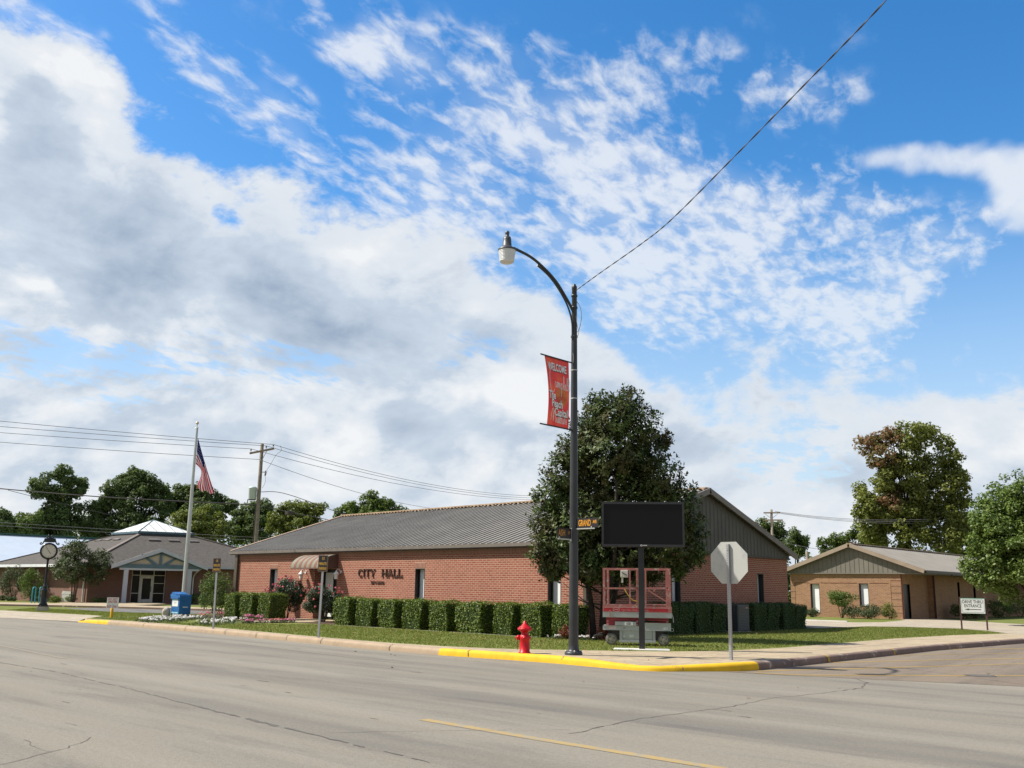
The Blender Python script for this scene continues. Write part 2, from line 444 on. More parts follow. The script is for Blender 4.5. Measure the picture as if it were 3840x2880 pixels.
def leaf(name, c_lo, c_hi, rough=0.55, spec=0.35, trans=0.22, patch=None, pscale=0.5):
    """leaf with its own tone on every separate leaf, some light passing through"""
    m, nt, b = mat(name)
    g = nt.nodes.new('ShaderNodeNewGeometry')
    col = _ramp(nt, g.outputs['Random Per Island'], [(0.0, c_lo), (1.0, c_hi)])
    if patch:
        f = _noise(nt, _coord(nt, 'Object'), pscale, 4, 0.6)
        col = _mix(nt, _ramp(nt, f, [(0.45, (0, 0, 0)), (0.62, (1, 1, 1))]), col, patch)
    nt.links.new(col, b.inputs['Base Color'])
    b.inputs['Roughness'].default_value = rough; b.inputs['Specular IOR Level'].default_value = spec
    if trans:
        tr = nt.nodes.new('ShaderNodeBsdfTranslucent'); mx = nt.nodes.new('ShaderNodeMixShader')
        hs = nt.nodes.new('ShaderNodeHueSaturation'); hs.inputs['Value'].default_value = 1.5; hs.inputs['Saturation'].default_value = 1.15
        nt.links.new(col, hs.inputs['Color']); nt.links.new(hs.outputs[0], tr.inputs['Color'])
        mx.inputs[0].default_value = trans
        nt.links.new(b.outputs[0], mx.inputs[1]); nt.links.new(tr.outputs[0], mx.inputs[2])
        nt.links.new(mx.outputs[0], nt.nodes['Material Output'].inputs['Surface'])
    return m

def road_mat(name, base, rotz, tint):
    m, nt, b = mat(name)
    v = _coord(nt, 'Object', rot=(0, 0, rotz))
    st = nt.nodes.new('ShaderNodeMapping'); nt.links.new(v, st.inputs['Vector']); st.inputs['Scale'].default_value = (0.035, 0.8, 1)
    bands = _noise(nt, st.outputs[0], 1.0, 4, 0.55)
    st2 = nt.nodes.new('ShaderNodeMapping'); nt.links.new(v, st2.inputs['Vector']); st2.inputs['Scale'].default_value = (0.25, 1.4, 1)
    blot = _noise(nt, st2.outputs[0], 1.0, 6, 0.65)
    grain = _noise(nt, v, 55.0, 3, 0.8)
    grain2 = _noise(nt, v, 17.0, 5, 0.85)
    lo = tuple(x * k_ for x, k_ in zip(base, (0.76, 0.77, 0.80))); hi = tuple(x * 1.12 for x in base)
    col = _ramp(nt, bands, [(0.32, lo), (0.5, base), (0.68, hi)])
    col = _mix(nt, 0.75, col, _ramp(nt, blot, [(0.30, (0.66, 0.66, 0.69)), (0.48, (1, 1, 1)), (0.75, tint)]), 'MULTIPLY')
    col = _mix(nt, 0.8, col, _ramp(nt, grain, [(0.34, (0.5, 0.5, 0.52)), (0.5, (0.9, 0.9, 0.9)), (0.66, (1.0, 1.0, 0.98))]), 'MULTIPLY')
    col = _mix(nt, 0.5, col, _ramp(nt, grain2, [(0.32, (0.5, 0.5, 0.52)), (0.6, (1, 1, 1))]), 'MULTIPLY')
    nt.links.new(col, b.inputs['Base Color'])
    b.inputs['Roughness'].default_value = 0.9; b.inputs['Specular IOR Level'].default_value = 0.3
    _bump(nt, b, grain, 0.35, 0.006)
    return m
def concrete(name, c, stain=(0.6, 0.52, 0.42), sc=1.0):
    m, nt, b = mat(name)
    v = _coord(nt, 'Object')
    f = _noise(nt, v, 0.9 * sc, 6, 0.65); g = _noise(nt, v, 26.0 * sc, 3, 0.7); h = _noise(nt, v, 5.0 * sc, 5, 0.7)
    col = _ramp(nt, f, [(0.3, tuple(x * 0.8 for x in c)), (0.55, c), (0.75, tuple(min(1, x * 1.1) for x in c))])
    col = _mix(nt, 0.55, col, _ramp(nt, h, [(0.35, stain), (0.6, (1, 1, 1))]), 'MULTIPLY')
    col = _mix(nt, 0.45, col, _ramp(nt, g, [(0.3, (0.7, 0.69, 0.67)), (0.6, (1, 1, 1))]), 'MULTIPLY')
    nt.links.new(col, b.inputs['Base Color']); b.inputs['Roughness'].default_value = 0.9; b.inputs['Specular IOR Level'].default_value = 0.3
    _bump(nt, b, g, 0.3, 0.006)
    return m
def grass_mat(name, cols):
    m, nt, b = mat(name)
    v = _coord(nt, 'Object')
    f = _noise(nt, v, 0.5, 6, 0.65); g = _noise(nt, v, 14.0, 4, 0.75); h = _noise(nt, v, 2.6, 5, 0.65)
    col = _ramp(nt, f, [(0.28, cols[0]), (0.5, cols[1]), (0.72, cols[2])])
    col = _mix(nt, 0.6, col, _ramp(nt, h, [(0.32, (0.72, 0.8, 0.6)), (0.5, (1, 1, 1)), (0.7, (1.15, 1.0, 0.8))]), 'MULTIPLY')
    col = _mix(nt, 0.8, col, _ramp(nt, g, [(0.28, (0.42, 0.45, 0.38)), (0.55, (1, 1, 1))]), 'MULTIPLY')
    nt.links.new(col, b.inputs['Base Color']); b.inputs['Roughness'].default_value = 0.95; b.inputs['Specular IOR Level'].default_value = 0.15
    _bump(nt, b, g, 0.7, 0.03)
    return m
def kerb_mat(name, c, chip=None, amount=0.62):
    m, nt, b = mat(name)
    v = _coord(nt, 'Object')
    f = _noise(nt, v, 3.0, 6, 0.65); g = _noise(nt, v, 30.0, 3, 0.7); k = _noise(nt, v, 2.3, 9, 0.75)
    col = _ramp(nt, f, [(0.3, tuple(x * 0.8 for x in c)), (0.6, c), (0.8, tuple(min(1, x * 1.08) for x in c))])
    col = _mix(nt, 0.3, col, _ramp(nt, g, [(0.3, (0.7, 0.68, 0.66)), (0.6, (1, 1, 1))]), 'MULTIPLY')
    if chip: col = _mix(nt, _ramp(nt, k, [(amount, (0, 0, 0)), (amount + 0.04, (1, 1, 1))]), col, chip)
    nt.links.new(col, b.inputs['Base Color']); b.inputs['Roughness'].default_value = 0.8
    _bump(nt, b, g, 0.3, 0.006)
    return m
def glass_mat(name, c=(0.012, 0.016, 0.015), rough=0.08):
    m, nt, b = mat(name)
    f = _noise(nt, _coord(nt, 'Object'), 1.3, 3)
    nt.links.new(_ramp(nt, f, [(0.35, tuple(x * 0.6 for x in c)), (0.65, tuple(x * 1.5 for x in c))]), b.inputs['Base Color'])
    b.inputs['Roughness'].default_value = rough; b.inputs['Specular IOR Level'].default_value = 0.22
    return m

MT = dict(
    brick_red=brick('red brick', (0.39, 0.131, 0.084), (0.29, 0.088, 0.056), (0.50, 0.345, 0.255)),
    brick_sold=brick('red brick soldier course', (0.36, 0.14, 0.09), (0.29, 0.11, 0.07), (0.42, 0.33, 0.26), rot=True),
    brick_dark=brick('brown brick', (0.21, 0.098, 0.082), (0.165, 0.078, 0.066), (0.36, 0.25, 0.2)),
    brick_tan=brick('tan brick', (0.42, 0.225, 0.125), (0.31, 0.15, 0.085), (0.42, 0.31, 0.20), dirt=0.3),
    brick_tan_sold=brick('tan brick soldier course', (0.48, 0.29, 0.15), (0.38, 0.21, 0.10), (0.36, 0.24, 0.14), rot=True),
    metal_roof=plain('weathered metal roof', (0.262, 0.248, 0.222), 0.75, 0.0, 0.14, 0.8, 0.2),
    metal_roof2=plain('grey metal roof', (0.27, 0.25, 0.22), 0.75, 0.0, 0.1, 0.8, 0.2),
    ridge=plain('tan ridge cap', (0.42, 0.30, 0.20), 0.6, 0.0, 0.25, 3.0),
    cladding=plain('dark metal cladding', (0.10, 0.096, 0.085), 0.55, 0.2, 0.15, 1.2),
    cladding2=plain('grey brown metal cladding', (0.19, 0.175, 0.145), 0.6, 0.2, 0.12, 1.2),
    trim=plain('brown metal trim', (0.19, 0.165, 0.145), 0.5, 0.2, 0.15, 2.0),
    trim_dark=plain('dark bronze gutter', (0.055, 0.042, 0.038), 0.45, 0.3, 0.2, 2.0),
    downspout=plain('bronze downspout', (0.10, 0.085, 0.062), 0.5, 0.2, 0.2, 2.0),
    bronze=plain('bronze letters', (0.10, 0.055, 0.042), 0.4, 0.55, 0.3, 9.0),
    frame_dark=plain('dark window frame', (0.028, 0.025, 0.024), 0.4, 0.2),
    blind=plain('white window blind', (0.82, 0.85, 0.84), 0.7, 0.0, 0.05, 2.0),
    white=plain('white paint', (0.78, 0.78, 0.76), 0.55, 0.0, 0.07, 3.0),
    white_metal=plain('white metal', (0.72, 0.73, 0.74), 0.45, 0.0, 0.08, 3.0),
    shingle=plain('grey brown shingles', (0.102, 0.092, 0.082), 0.9, 0.0, 0.25, 5.0, 0.2, 0.5),
    hipcap=plain('pale shingle cap', (0.19, 0.16, 0.135), 0.9, 0.0, 0.2, 5.0),
    teal=plain('blue painted timber', (0.09, 0.155, 0.195), 0.6, 0.0, 0.12, 3.0),
    cream=plain('cream plaster', (0.50, 0.44, 0.36), 0.8, 0.0, 0.1, 3.0),
    skylight=plain('translucent white roof panel', (0.80, 0.80, 0.74), 0.4, 0.0, 0.08, 2.0),
    lilac=plain('pale grey blue fascia', (0.46, 0.48, 0.54), 0.55, 0.0, 0.06, 2.0),
    shed=plain('pale metal shed roof', (0.56, 0.63, 0.70), 0.55, 0.15, 0.05, 1.0),
    glass=glass_mat('dark glass', (0.010, 0.013, 0.012), 0.3),
    black_metal=plain('black painted steel', (0.022, 0.023, 0.025), 0.45, 0.1, 0.25, 3.0),
    pole_grey=plain('dark grey painted pole', (0.040, 0.042, 0.046), 0.42, 0.15, 0.25, 2.0),
    clock_black=plain('gloss black iron', (0.014, 0.017, 0.017), 0.25, 0.2, 0.2, 4.0),
    clock_face=plain('cream clock face', (0.62, 0.58, 0.48), 0.5, 0.0, 0.05),
    alu=plain('brushed aluminium', (0.52, 0.52, 0.49), 0.5, 0.55, 0.12, 5.0),
    galv=worn('galvanised steel', (0.40, 0.41, 0.42), (0.30, 0.29, 0.27), 0.6, 14.0, 0.5, 0.5),
    flagpole=plain('satin aluminium pole', (0.55, 0.57, 0.53), 0.35, 0.6, 0.1, 2.0),
    hyd_red=plain('glossy red paint', (0.52, 0.006, 0.012), 0.38, 0.0, 0.22, 9.0, 0.35, 0.15, 0.12),
    chain=plain('rusty chain', (0.16, 0.05, 0.03), 0.7, 0.3, 0.3, 20.0),
    sign_black=plain('black sign face', (0.012, 0.011, 0.014), 0.5),
    sign_gold=plain('gold lettering', (0.52, 0.30, 0.045), 0.5, 0.0, 0.12),
    sign_amber=plain('amber lettering', (0.70, 0.30, 0.012), 0.5, 0.0, 0.08),
    sign_border=plain('dull brown sign border', (0.20, 0.13, 0.09), 0.5),
    sign_white=plain('white sign face', (0.82, 0.83, 0.82), 0.5, 0.0, 0.04),
    sign_red=plain('red lettering', (0.58, 0.05, 0.07), 0.5),
    sign_ink=plain('dark lettering', (0.05, 0.045, 0.055), 0.5),
    sign_green=plain('green sign border', (0.02, 0.22, 0.14), 0.5),
    post_brown=plain('brown stained post', (0.085, 0.04, 0.035), 0.7),
    yellow=plain('yellow paint', (0.72, 0.40, 0.01), 0.6, 0.0, 0.2, 6.0),
    mail_blue=plain('blue painted steel', (0.018, 0.13, 0.36), 0.4, 0.0, 0.15, 2.0),
    mail_base=plain('grey box base', (0.25, 0.24, 0.24), 0.6),
    decal_blue=plain('pale blue decal', (0.35, 0.62, 0.75), 0.5),
    lift_red=worn('faded red lift paint', (0.46, 0.165, 0.15), (0.56, 0.44, 0.40), 0.55, 9.0, 0.55),
    lift_deep=worn('deep red lift paint', (0.36, 0.035, 0.05), (0.34, 0.22, 0.2), 0.66, 7.0, 0.5),
    lift_grey=worn('scuffed grey lift paint', (0.42, 0.44, 0.44), (0.25, 0.21, 0.16), 0.62, 8.0, 0.6),
    lift_dark=plain('greasy dark steel', (0.035, 0.032, 0.03), 0.6),
    tyre=plain('dusty grey tyre', (0.15, 0.145, 0.14), 0.9, 0.0, 0.3, 9.0),
    rim=worn('worn steel rim', (0.34, 0.31, 0.26), (0.20, 0.13, 0.08), 0.58, 14.0, 0.6, 0.1),
    hose=plain('yellow hose', (0.55, 0.33, 0.06), 0.6),
    screen=plain('unlit screen', (0.006, 0.006, 0.007), 0.6, 0.0, 0.1, 3.0, 0.25),
    wood_pole=plain('weathered timber pole', (0.25, 0.22, 0.17), 0.9, 0.0, 0.25, 4.0, 0.2),
    xarm=plain('weathered crossarm', (0.30, 0.23, 0.18), 0.9, 0.0, 0.2, 4.0),
    transformer=plain('pale green grey steel', (0.50, 0.60, 0.57), 0.5, 0.0, 0.08),
    wire=plain('weathered cable', (0.07, 0.065, 0.065), 0.7),
    wire_pale=plain('bare aluminium cable', (0.24, 0.23, 0.24), 0.6),
    bark=plain('grey brown bark', (0.10, 0.078, 0.058), 0.95, 0.0, 0.35, 6.0, 0.2, 0.8),
    bark_dark=plain('dark bark', (0.045, 0.036, 0.03), 0.95, 0.0, 0.35, 6.0, 0.2, 0.8),
    refractor=plain('ribbed clear lamp refractor', (0.72, 0.73, 0.74), 0.25, 0.0, 0.06, 9.0),
    teal_rack=plain('teal powder coat', (0.03, 0.27, 0.34), 0.4),
    stone=plain('pale stone', (0.42, 0.38, 0.33), 0.9, 0.0, 0.25, 4.0, 0.3, 0.6),
    ac=plain('dark grey condenser case', (0.055, 0.06, 0.065), 0.5, 0.1, 0.15, 3.0),
    road=road_mat('worn grey pavement', (0.278, 0.252, 0.204), 0.05, (1.06, 1.03, 0.96)),
    road2=road_mat('brownish side street pavement', (0.255, 0.205, 0.152), 1.45, (1.06, 1.0, 0.92)),
    lane=road_mat('grey lane asphalt', (0.21, 0.20, 0.18), 0.3, (1, 1, 1)),
    walk=concrete('tan sidewalk concrete', (0.47, 0.385, 0.265)),
    drive=concrete('pale drive concrete', (0.46, 0.40, 0.31)),
    pad=concrete('new white concrete', (0.68, 0.67, 0.63), (0.85, 0.85, 0.8)),
    kerb=kerb_mat('tan kerb concrete', (0.40, 0.30, 0.20), (0.24, 0.18, 0.13), 0.66),
    kerb_pink=kerb_mat('stained pinkish kerb', (0.235, 0.155, 0.115), (0.46, 0.39, 0.32), 0.575),
    kerb_yellow=kerb_mat('yellow kerb paint', (0.80, 0.48, 0.012), (0.30, 0.18, 0.06), 0.61),
    crack=plain('dark road crack filler', (0.115, 0.103, 0.088), 0.9, 0.0, 0.3, 8.0),
    joint=plain('dark joint', (0.14, 0.12, 0.10), 0.9),
    line_yellow=worn('faded yellow road paint', (0.37, 0.26, 0.10), (0.29, 0.25, 0.18), 0.50, 6.0, 0.85),
    line_yellow2=worn('thin yellow road paint', (0.50, 0.32, 0.05), (0.25, 0.21, 0.17), 0.6, 5.0, 0.85),
    line_faint=worn('nearly gone yellow road paint', (0.27, 0.215, 0.115), (0.235, 0.21, 0.17), 0.42, 5.0, 0.85),
    line_white=worn('white edge strip', (0.62, 0.60, 0.55), (0.4, 0.38, 0.3), 0.6, 6.0, 0.85),
    grass=grass_mat('dry mown grass', ((0.125, 0.165, 0.035), (0.175, 0.20, 0.05), (0.235, 0.22, 0.085))),
    soil=plain('dark mulch', (0.09, 0.06, 0.04), 0.95, 0.0, 0.4, 9.0, 0.2, 0.8),
    blade=leaf('grass blades', (0.10, 0.155, 0.03), (0.25, 0.245, 0.075), 0.8, 0.2, 0.3),
    hedge=leaf('clipped hedge leaves', (0.065, 0.105, 0.014), (0.18, 0.235, 0.03), 0.55, 0.35, 0.15),
    hedge_core=plain('dark hedge core', (0.035, 0.055, 0.018), 0.95, 0.0, 0.4, 14.0, 0.1),  # core coloured darker than the leaves to stand for shade inside the hedge
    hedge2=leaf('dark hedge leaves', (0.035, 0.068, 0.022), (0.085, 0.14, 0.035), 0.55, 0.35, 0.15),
    magnolia=leaf('glossy magnolia leaves', (0.044, 0.078, 0.024), (0.118, 0.155, 0.046), 0.45, 0.2, 0.12, (0.078, 0.072, 0.028), 1.1),
    leaf_dark=leaf('dark tree leaves', (0.055, 0.092, 0.028), (0.14, 0.185, 0.055), 0.6, 0.3, 0.32),
    leaf_mid=leaf('mid green tree leaves', (0.065, 0.11, 0.026), (0.155, 0.205, 0.05), 0.6, 0.3, 0.32),
    leaf_light=leaf('yellow green tree leaves', (0.095, 0.13, 0.025), (0.21, 0.235, 0.06), 0.6, 0.3, 0.32),
    leaf_round=leaf('fresh green tree leaves', (0.07, 0.12, 0.024), (0.17, 0.23, 0.052), 0.5, 0.35, 0.22),
    leaf_maple=leaf('olive green maple leaves', (0.11, 0.14, 0.034), (0.25, 0.265, 0.07), 0.55, 0.3, 0.34),
    leaf_red=leaf('turning red maple leaves', (0.12, 0.12, 0.036), (0.33, 0.165, 0.105), 0.6, 0.3, 0.32, (0.12, 0.13, 0.04), 0.5),
    leaf_shrub=leaf('grey green shrub leaves', (0.05, 0.07, 0.03), (0.10, 0.125, 0.05), 0.6, 0.3, 0.2),
    leaf_rose=leaf('rose leaves', (0.025, 0.045, 0.02), (0.065, 0.09, 0.04), 0.5, 0.4, 0.15),
    bloom=leaf('pink rose petals', (0.46, 0.09, 0.12), (0.66, 0.22, 0.24), 0.6, 0.3, 0.2),
    bloom_pink=leaf('magenta petals', (0.45, 0.10, 0.22), (0.70, 0.36, 0.45), 0.6, 0.3, 0.2),
    bloom_white=leaf('white petunia petals', (0.70, 0.66, 0.66), (0.85, 0.83, 0.84), 0.6, 0.3, 0.2),
    leaf_rust=leaf('rusty red shrub leaves', (0.13, 0.04, 0.025), (0.26, 0.09, 0.05), 0.6, 0.3, 0.2),
    dead_leaf=leaf('fallen brown leaves', (0.16, 0.09, 0.04), (0.34, 0.22, 0.11), 0.8, 0.2, 0.1),
)


# ================================================================== THE SETTING
GZ = 0.15
def sheet(name, poly, z, m, zs=None, parent=None, kind='structure'):
    b = MB()
    b.poly([(p[0], p[1], (zs[i] if zs else z)) for i, p in enumerate(poly)])
    return struct(b, name, m, parent, kind)
def offset_path(path, d):
    out = []
    for i, p in enumerate(path):
        a = Vector(path[max(i - 1, 0)][:2]); c = Vector(path[min(i + 1, len(path) - 1)][:2])
        t = (c - a).normalized(); n = Vector((-t.y, t.x))
        out.append((p[0] + n.x * d, p[1] + n.y * d))
    return out
def strip(b, path, w, z, jit=0.0):
    n = len(path); l = []; r = []
    for i, p in enumerate(path):
        a = Vector(path[max(i - 1, 0)][:2]); c = Vector(path[min(i + 1, n - 1)][:2])
        t = (c - a).normalized(); nn = Vector((-t.y, t.x))
        ww = w * (1 + (random.uniform(-jit, jit) if jit else 0))
        l.append((p[0] + nn.x * ww / 2, p[1] + nn.y * ww / 2, z)); r.append((p[0] - nn.x * ww / 2, p[1] - nn.y * ww / 2, z))
    fs = [(i, i + 1, n + i + 1, n + i) for i in range(n - 1)]
    b.add(r + l, fs)
def wobble(pts, step=0.35, amp=0.05):
    out = []
    for i in range(len(pts) - 1):
        a, c = Vector(pts[i]), Vector(pts[i + 1]); k = max(2, int((c - a).length / step))
        for j in range(k):
            q = a.lerp(c, j / k); out.append((q.x + random.uniform(-amp, amp), q.y + random.uniform(-amp, amp)))
    out.append(pts[-1]); return out

sheet('ground', [(-2500, -2500), (2500, -2500), (2500, 2500), (-2500, 2500)], -0.02, MT['grass'])
sheet('road', [(-300, -14), (160, -14), (160, 21.9), (-300, 21.9)], 0.0, MT['road'])
sheet('side_street', [(-10.75, 18.75), (-9.3, 19.0), (-5.2, 20.35), (9, 21.2), (9, 300), (-11.2, 300), (-10.9, 31)], 0.004, MT['road2'])

KERB = [(-38.4, 19.49, .15), (-36.2, 19.33, .16), (-30.3, 18.9, .16), (-26.6, 18.45, .16), (-23.2, 18.02, .16), (-20.2, 17.63, .16), (-17.83, 17.52, .16),
        (-16.5, 17.6, .16), (-15.7, 17.68, .16), (-14.3, 17.72, .16), (-13.4, 17.6, .145), (-12.7, 17.53, .115), (-12.0, 17.5, .095), (-11.55, 17.72, .10),
        (-11.22, 18.2, .12), (-10.88, 18.66, .145), (-10.56, 19.07, .17), (-10.42, 19.7, .17), (-10.45, 22, .16), (-10.51, 24.75, .16), (-10.65, 31.0, .16), (-10.3, 38.3, .16), (-9.9, 46, .16), (-9.2, 70, .16)]
GRASS_EDGE = [(-37.7, 19.95), (-36.2, 19.95), (-30.5, 19.5), (-26.5, 18.93), (-23.4, 18.5), (-20.3, 18.22), (-18.4, 18.32), (-17.1, 18.69), (-16.3, 19.15), (-15.4, 19.95), (-14.9, 20.35),
              (-14.5, 20.65), (-14.0, 21.1), (-13.6, 21.6), (-13.4, 22.1), (-13.2, 22.6), (-13.05, 23.2), (-12.95, 24.0), (-12.8, 25.5), (-12.9, 28.6), (-13.15, 34.5), (-12.9, 39.5), (-12.0, 44.5), (-12.0, 70)]
def kerb_piece(path, m, label=None):
    prof = [(0.0, 0.0), (0.006, 0.55), (0.028, 0.83), (0.075, 0.98), (0.11, 1.0), (0.19, 1.0), (0.19, 0.0)]
    n = len(path); rows = []
    for d, hz in prof:
        o = offset_path(path, d); rows.append([(o[i][0], o[i][1], path[i][2] * hz if hz else -0.02) for i in range(n)])
    b = MB(); vs = [p for r in rows for p in r]; fs = []
    for k in range(len(prof) - 1):
        for i in range(n - 1): fs.append((k * n + i, k * n + i + 1, (k + 1) * n + i + 1, (k + 1) * n + i))
    b.add(vs, fs, True)
    b.add([r[0] for r in rows], [tuple(range(len(rows)))]); b.add([r[-1] for r in rows], [tuple(range(len(rows) - 1, -1, -1))])
    o = struct(b, 'kerb', m)
    try: o.data.set_sharp_from_angle(angle=math.radians(60))
    except Exception: pass
    return o
kerb_piece([(-41.2, 19.62, .05), (-40.4, 19.6, .11), (-39.3, 19.55, .14), KERB[0]], MT['kerb_yellow'])
k_tan = kerb_piece(KERB[0:7], MT['kerb'])
k_yel = kerb_piece(KERB[6:18], MT['kerb_yellow'])
k_pink = kerb_piece(KERB[17:], MT['kerb_pink'])
# dark open joints across the kerbs
def kerb_joints(at, parent, h=0.16):
    b = MB()
    for (x, y, tx, ty) in at:
        t = Vector((tx, ty)).normalized(); nn = Vector((-t.y, t.x))
        pr = [(-0.006, 0.02), (0.0, 0.6 * h), (0.022, 0.87 * h), (0.07, 1.01 * h), (0.11, h + .004), (0.19, h + .004)]
        off = [random.uniform(-.03, .03) for _ in pr]
        vs = []
        for (d, z), q in zip(pr, off):
            vs.append((x + nn.x * d + t.x * (q - .011), y + nn.y * d + t.y * (q - .011), z + .004)); vs.append((x + nn.x * d + t.x * (q + .011), y + nn.y * d + t.y * (q + .011), z + .004))
        b.add(vs, [(2 * i, 2 * i + 1, 2 * i + 3, 2 * i + 2) for i in range(len(pr) - 1)])
    b.build('joint', MT['joint'], parent)
WPOS[k_tan] = WPOS[k_yel] = WPOS[k_pink] = Vector((0, 0, 0))
kerb_joints([(-35.2, 19.26, 1, -.07), (-31.9, 19.02, 1, -.07), (-26.9, 18.48, 1, -.12), (-23.05, 18.0, 1, -.13), (-19.7, 17.6, 1, -.08), (-25.0, 18.25, 1, -.13), (-29.0, 18.73, 1, -.1)], k_tan)
kerb_joints([(-16.9, 17.575, 1, .05), (-14.15, 17.71, 1, -.06)], k_yel)
kerb_joints([(-10.43, 21.3, -.01, 1), (-10.49, 24.0, -.02, 1), (-10.53, 26.6, -.02, 1), (-10.62, 29.8, -.02, 1), (-10.5, 34.0, .04, 1)], k_pink)
# yellow ticks on the side-street kerb where parking lines meet it
b = MB()
for (x, y) in [(-10.47, 23.25), (-10.58, 27.65), (-10.62, 32.2), (-10.42, 36.6)]:
    pr = [(-0.012, 0.01), (-0.006, 0.095), (0.018, 0.142), (0.07, 0.165), (0.12, 0.168)]
    vs = []
    for d, z in pr: vs += [(x - d, y - .05, z), (x - d, y + .05, z)]
    b.add(vs, [(2 * i, 2 * i + 1, 2 * i + 3, 2 * i + 2) for i in range(len(pr) - 1)])
b.build('paint_tick', MT['line_yellow2'], k_pink)

inner = offset_path([k[:2] for k in KERB], 0.185)
blk = [(-400, 26), (-90, 21.9), (-54.06, 21.66), (-45.66, 22.04), (-43.7, 21.93), (-41.0, 19.85), (-40.4, 19.75), (-39.3, 19.72)] + [(p[0], p[1]) for p in inner] + [(-9.2, 400), (-400, 400)]
b = MB()
ge = [(-400, 26), (-90, 21.9), (-54.06, 21.66), (-45.66, 22.04), (-43.7, 21.93), (-41.0, 19.85)] + GRASS_EDGE + [(-12, 400), (-400, 400)]
b.poly([(p[0], p[1], GZ) for p in ge])
lawn = struct(b, 'lawn', MT['grass'])
# sidewalk that follows the kerb height (with its ramp at the corner)
b = MB(); n = len(KERB)
vs = [(inner[i][0], inner[i][1], KERB[i][2] - .003) for i in range(n)]
mid = [((inner[i][0] * .45 + GRASS_EDGE[i][0] * .55), (inner[i][1] * .45 + GRASS_EDGE[i][1] * .55), .156) for i in range(n)]
outr = [(p[0], p[1], .156) for p in GRASS_EDGE]
b.add(vs + mid + outr, [(k * n + i, k * n + i + 1, (k + 1) * n + i + 1, (k + 1) * n + i) for k in (0, 1) for i in range(n - 1)])
b.add([(-41.0, 19.85, .15), (-41.0, 19.80, .06), (-40.3, 19.79, .11), (-39.3, 19.73, .14), (inner[0][0], inner[0][1], .15), (-37.7, 19.95, .156)], [(0, 1, 2, 3, 4, 5)])
sidewalk = struct(b, 'sidewalk', MT['walk'])
# thin joints in the sidewalk
b = MB()
strip(b, wobble([(-16.6, 18.45), (-14.75, 19.0), (-13.2, 19.75)], .4, .015), .022, .162)
strip(b, wobble([(-13.75, 19.0), (-12.4, 19.75), (-11.2, 20.6)], .4, .015), .02, .162)
strip(b, wobble([(-12.3, 21.2), (-11.7, 25.5), (-11.75, 31.0)], .5, .012), .02, .162)
for y in (23.4, 25.9, 28.4, 31.0, 34.0): strip(b, [(-12.85, y), (-10.75, y + .05)], .018, .1625)
b.build('joint', MT['joint'], sidewalk)
sheet('apron', [(-120, 19.2), (-60, 18.9), (-47.5, 19.0), (-41.2, 19.6), (-41.0, 19.85), (-43.7, 21.93), (-45.66, 22.04), (-54.06, 21.66), (-90, 21.9), (-120, 22.3)], 0, MT['drive'],
      [.006, .006, .006, .02, .148, .152, .152, .152, .152, .152])
drive = sheet('driveway', [(-10.1, 41.8), (-12.05, 43.6), (-13.65, 46.17), (-15.26, 47.7), (-17.6, 47.5), (-18.85, 46.0), (-18.9, 43.2), (-18.97, 41.2), (-20.3, 42.6), (-45, 44.7), (-45, 50.5),
                   (-24, 52.2), (-21.85, 51.9), (-21.2, 54), (-22.3, 60.3), (-23.3, 62.1), (-24.2, 66.9), (-22.7, 66.7), (-18.3, 61.5), (-15.6, 59.2), (-10.0, 57)], .160, MT['drive'])
sheet('lane', [(-58.2, 28.6), (-57, 26.3), (-50.6, 25.45), (-48, 25.75), (-45.5, 27.3), (-46.2, 45), (-47.6, 45), (-46.8, 32.4), (-49.48, 31.5), (-53.84, 30.3)], .156, MT['lane'])
LK = [(-76, 19.6), (-70, 22.4), (-63.84, 25.54), (-60.81, 27.4), (-57.9, 28.93), (-53.84, 30.41), (-49.48, 31.59), (-46.9, 32.3)]
b = MB(); b.slab(list(reversed([(p[0], p[1]) for p in LK])) + offset_path(LK, .16), .10, .252)
struct(b, 'kerb', MT['kerb_pink'])
sheet('walkway', [(p[0], p[1]) for p in offset_path(LK, .16)] + [(-46.9, 33.6), (-54.5, 33.4), (-60.5, 32.4), (-64.0, 36.6), (-68.2, 37.2), (-69.9, 34.6), (-69.0, 32.0), (-66.9, 30.2), (-70.5, 27.5), (-78, 24.6)], .248, MT['walk'])
sheet('footpath', [(-34.75, 23.2), (-33.65, 23.5), (-33.6, 25.2), (-33.7, 28.0), (-37.4, 28.3), (-37.0, 26.2), (-36.6, 25.1), (-36.0, 24.2)], .166, MT['walk'])
b = MB(); strip(b, [(-41.1, 20.45), (-41.97, 21.73), (-42.34, 22.91)], .11, .158); strip(b, [(-41.6, 23.3), (-40.26, 24.3), (-39.6, 25.7)], .11, .158)
struct(b, 'edge_strip', MT['line_white'])
b = MB(); Mp = frame((-14.63, 21.5, 0), (.827, .562, 0)); b.bbox((-.68, -.32, .10), (.72, .30, .172), Mp, .012)
struct(b, 'concrete_pad', MT['pad'])
b = MB(); b.bbox((-25.6, 52.0, .1), (-22.3, 52.16, .22), None, .02); struct(b, 'stone_edging', MT['pad'])
b = MB(); b.poly([(-19.75, 24.45 + 0, GZ + .006), (-18.3, 24.1, GZ + .006), (-16.9, 24.6, GZ + .006), (-17.2, 26.6, GZ + .006), (-18.5, 28.0, GZ + .006), (-20.5, 27.3, GZ + .006), (-44.0, 28.85, GZ + .006), (-44.0, 25.6, GZ + .006), (-37.5, 25.1, GZ + .006)])
struct(b, 'planting_bed', MT['soil'])
b = MB(); b.poly([(-20.5, 28.2, GZ + .005), (-18.6, 28.2, GZ + .005), (-18.6, 41, GZ + .005), (-20.5, 41.8, GZ + .005)]); struct(b, 'planting_bed', MT['soil'])
b = MB()
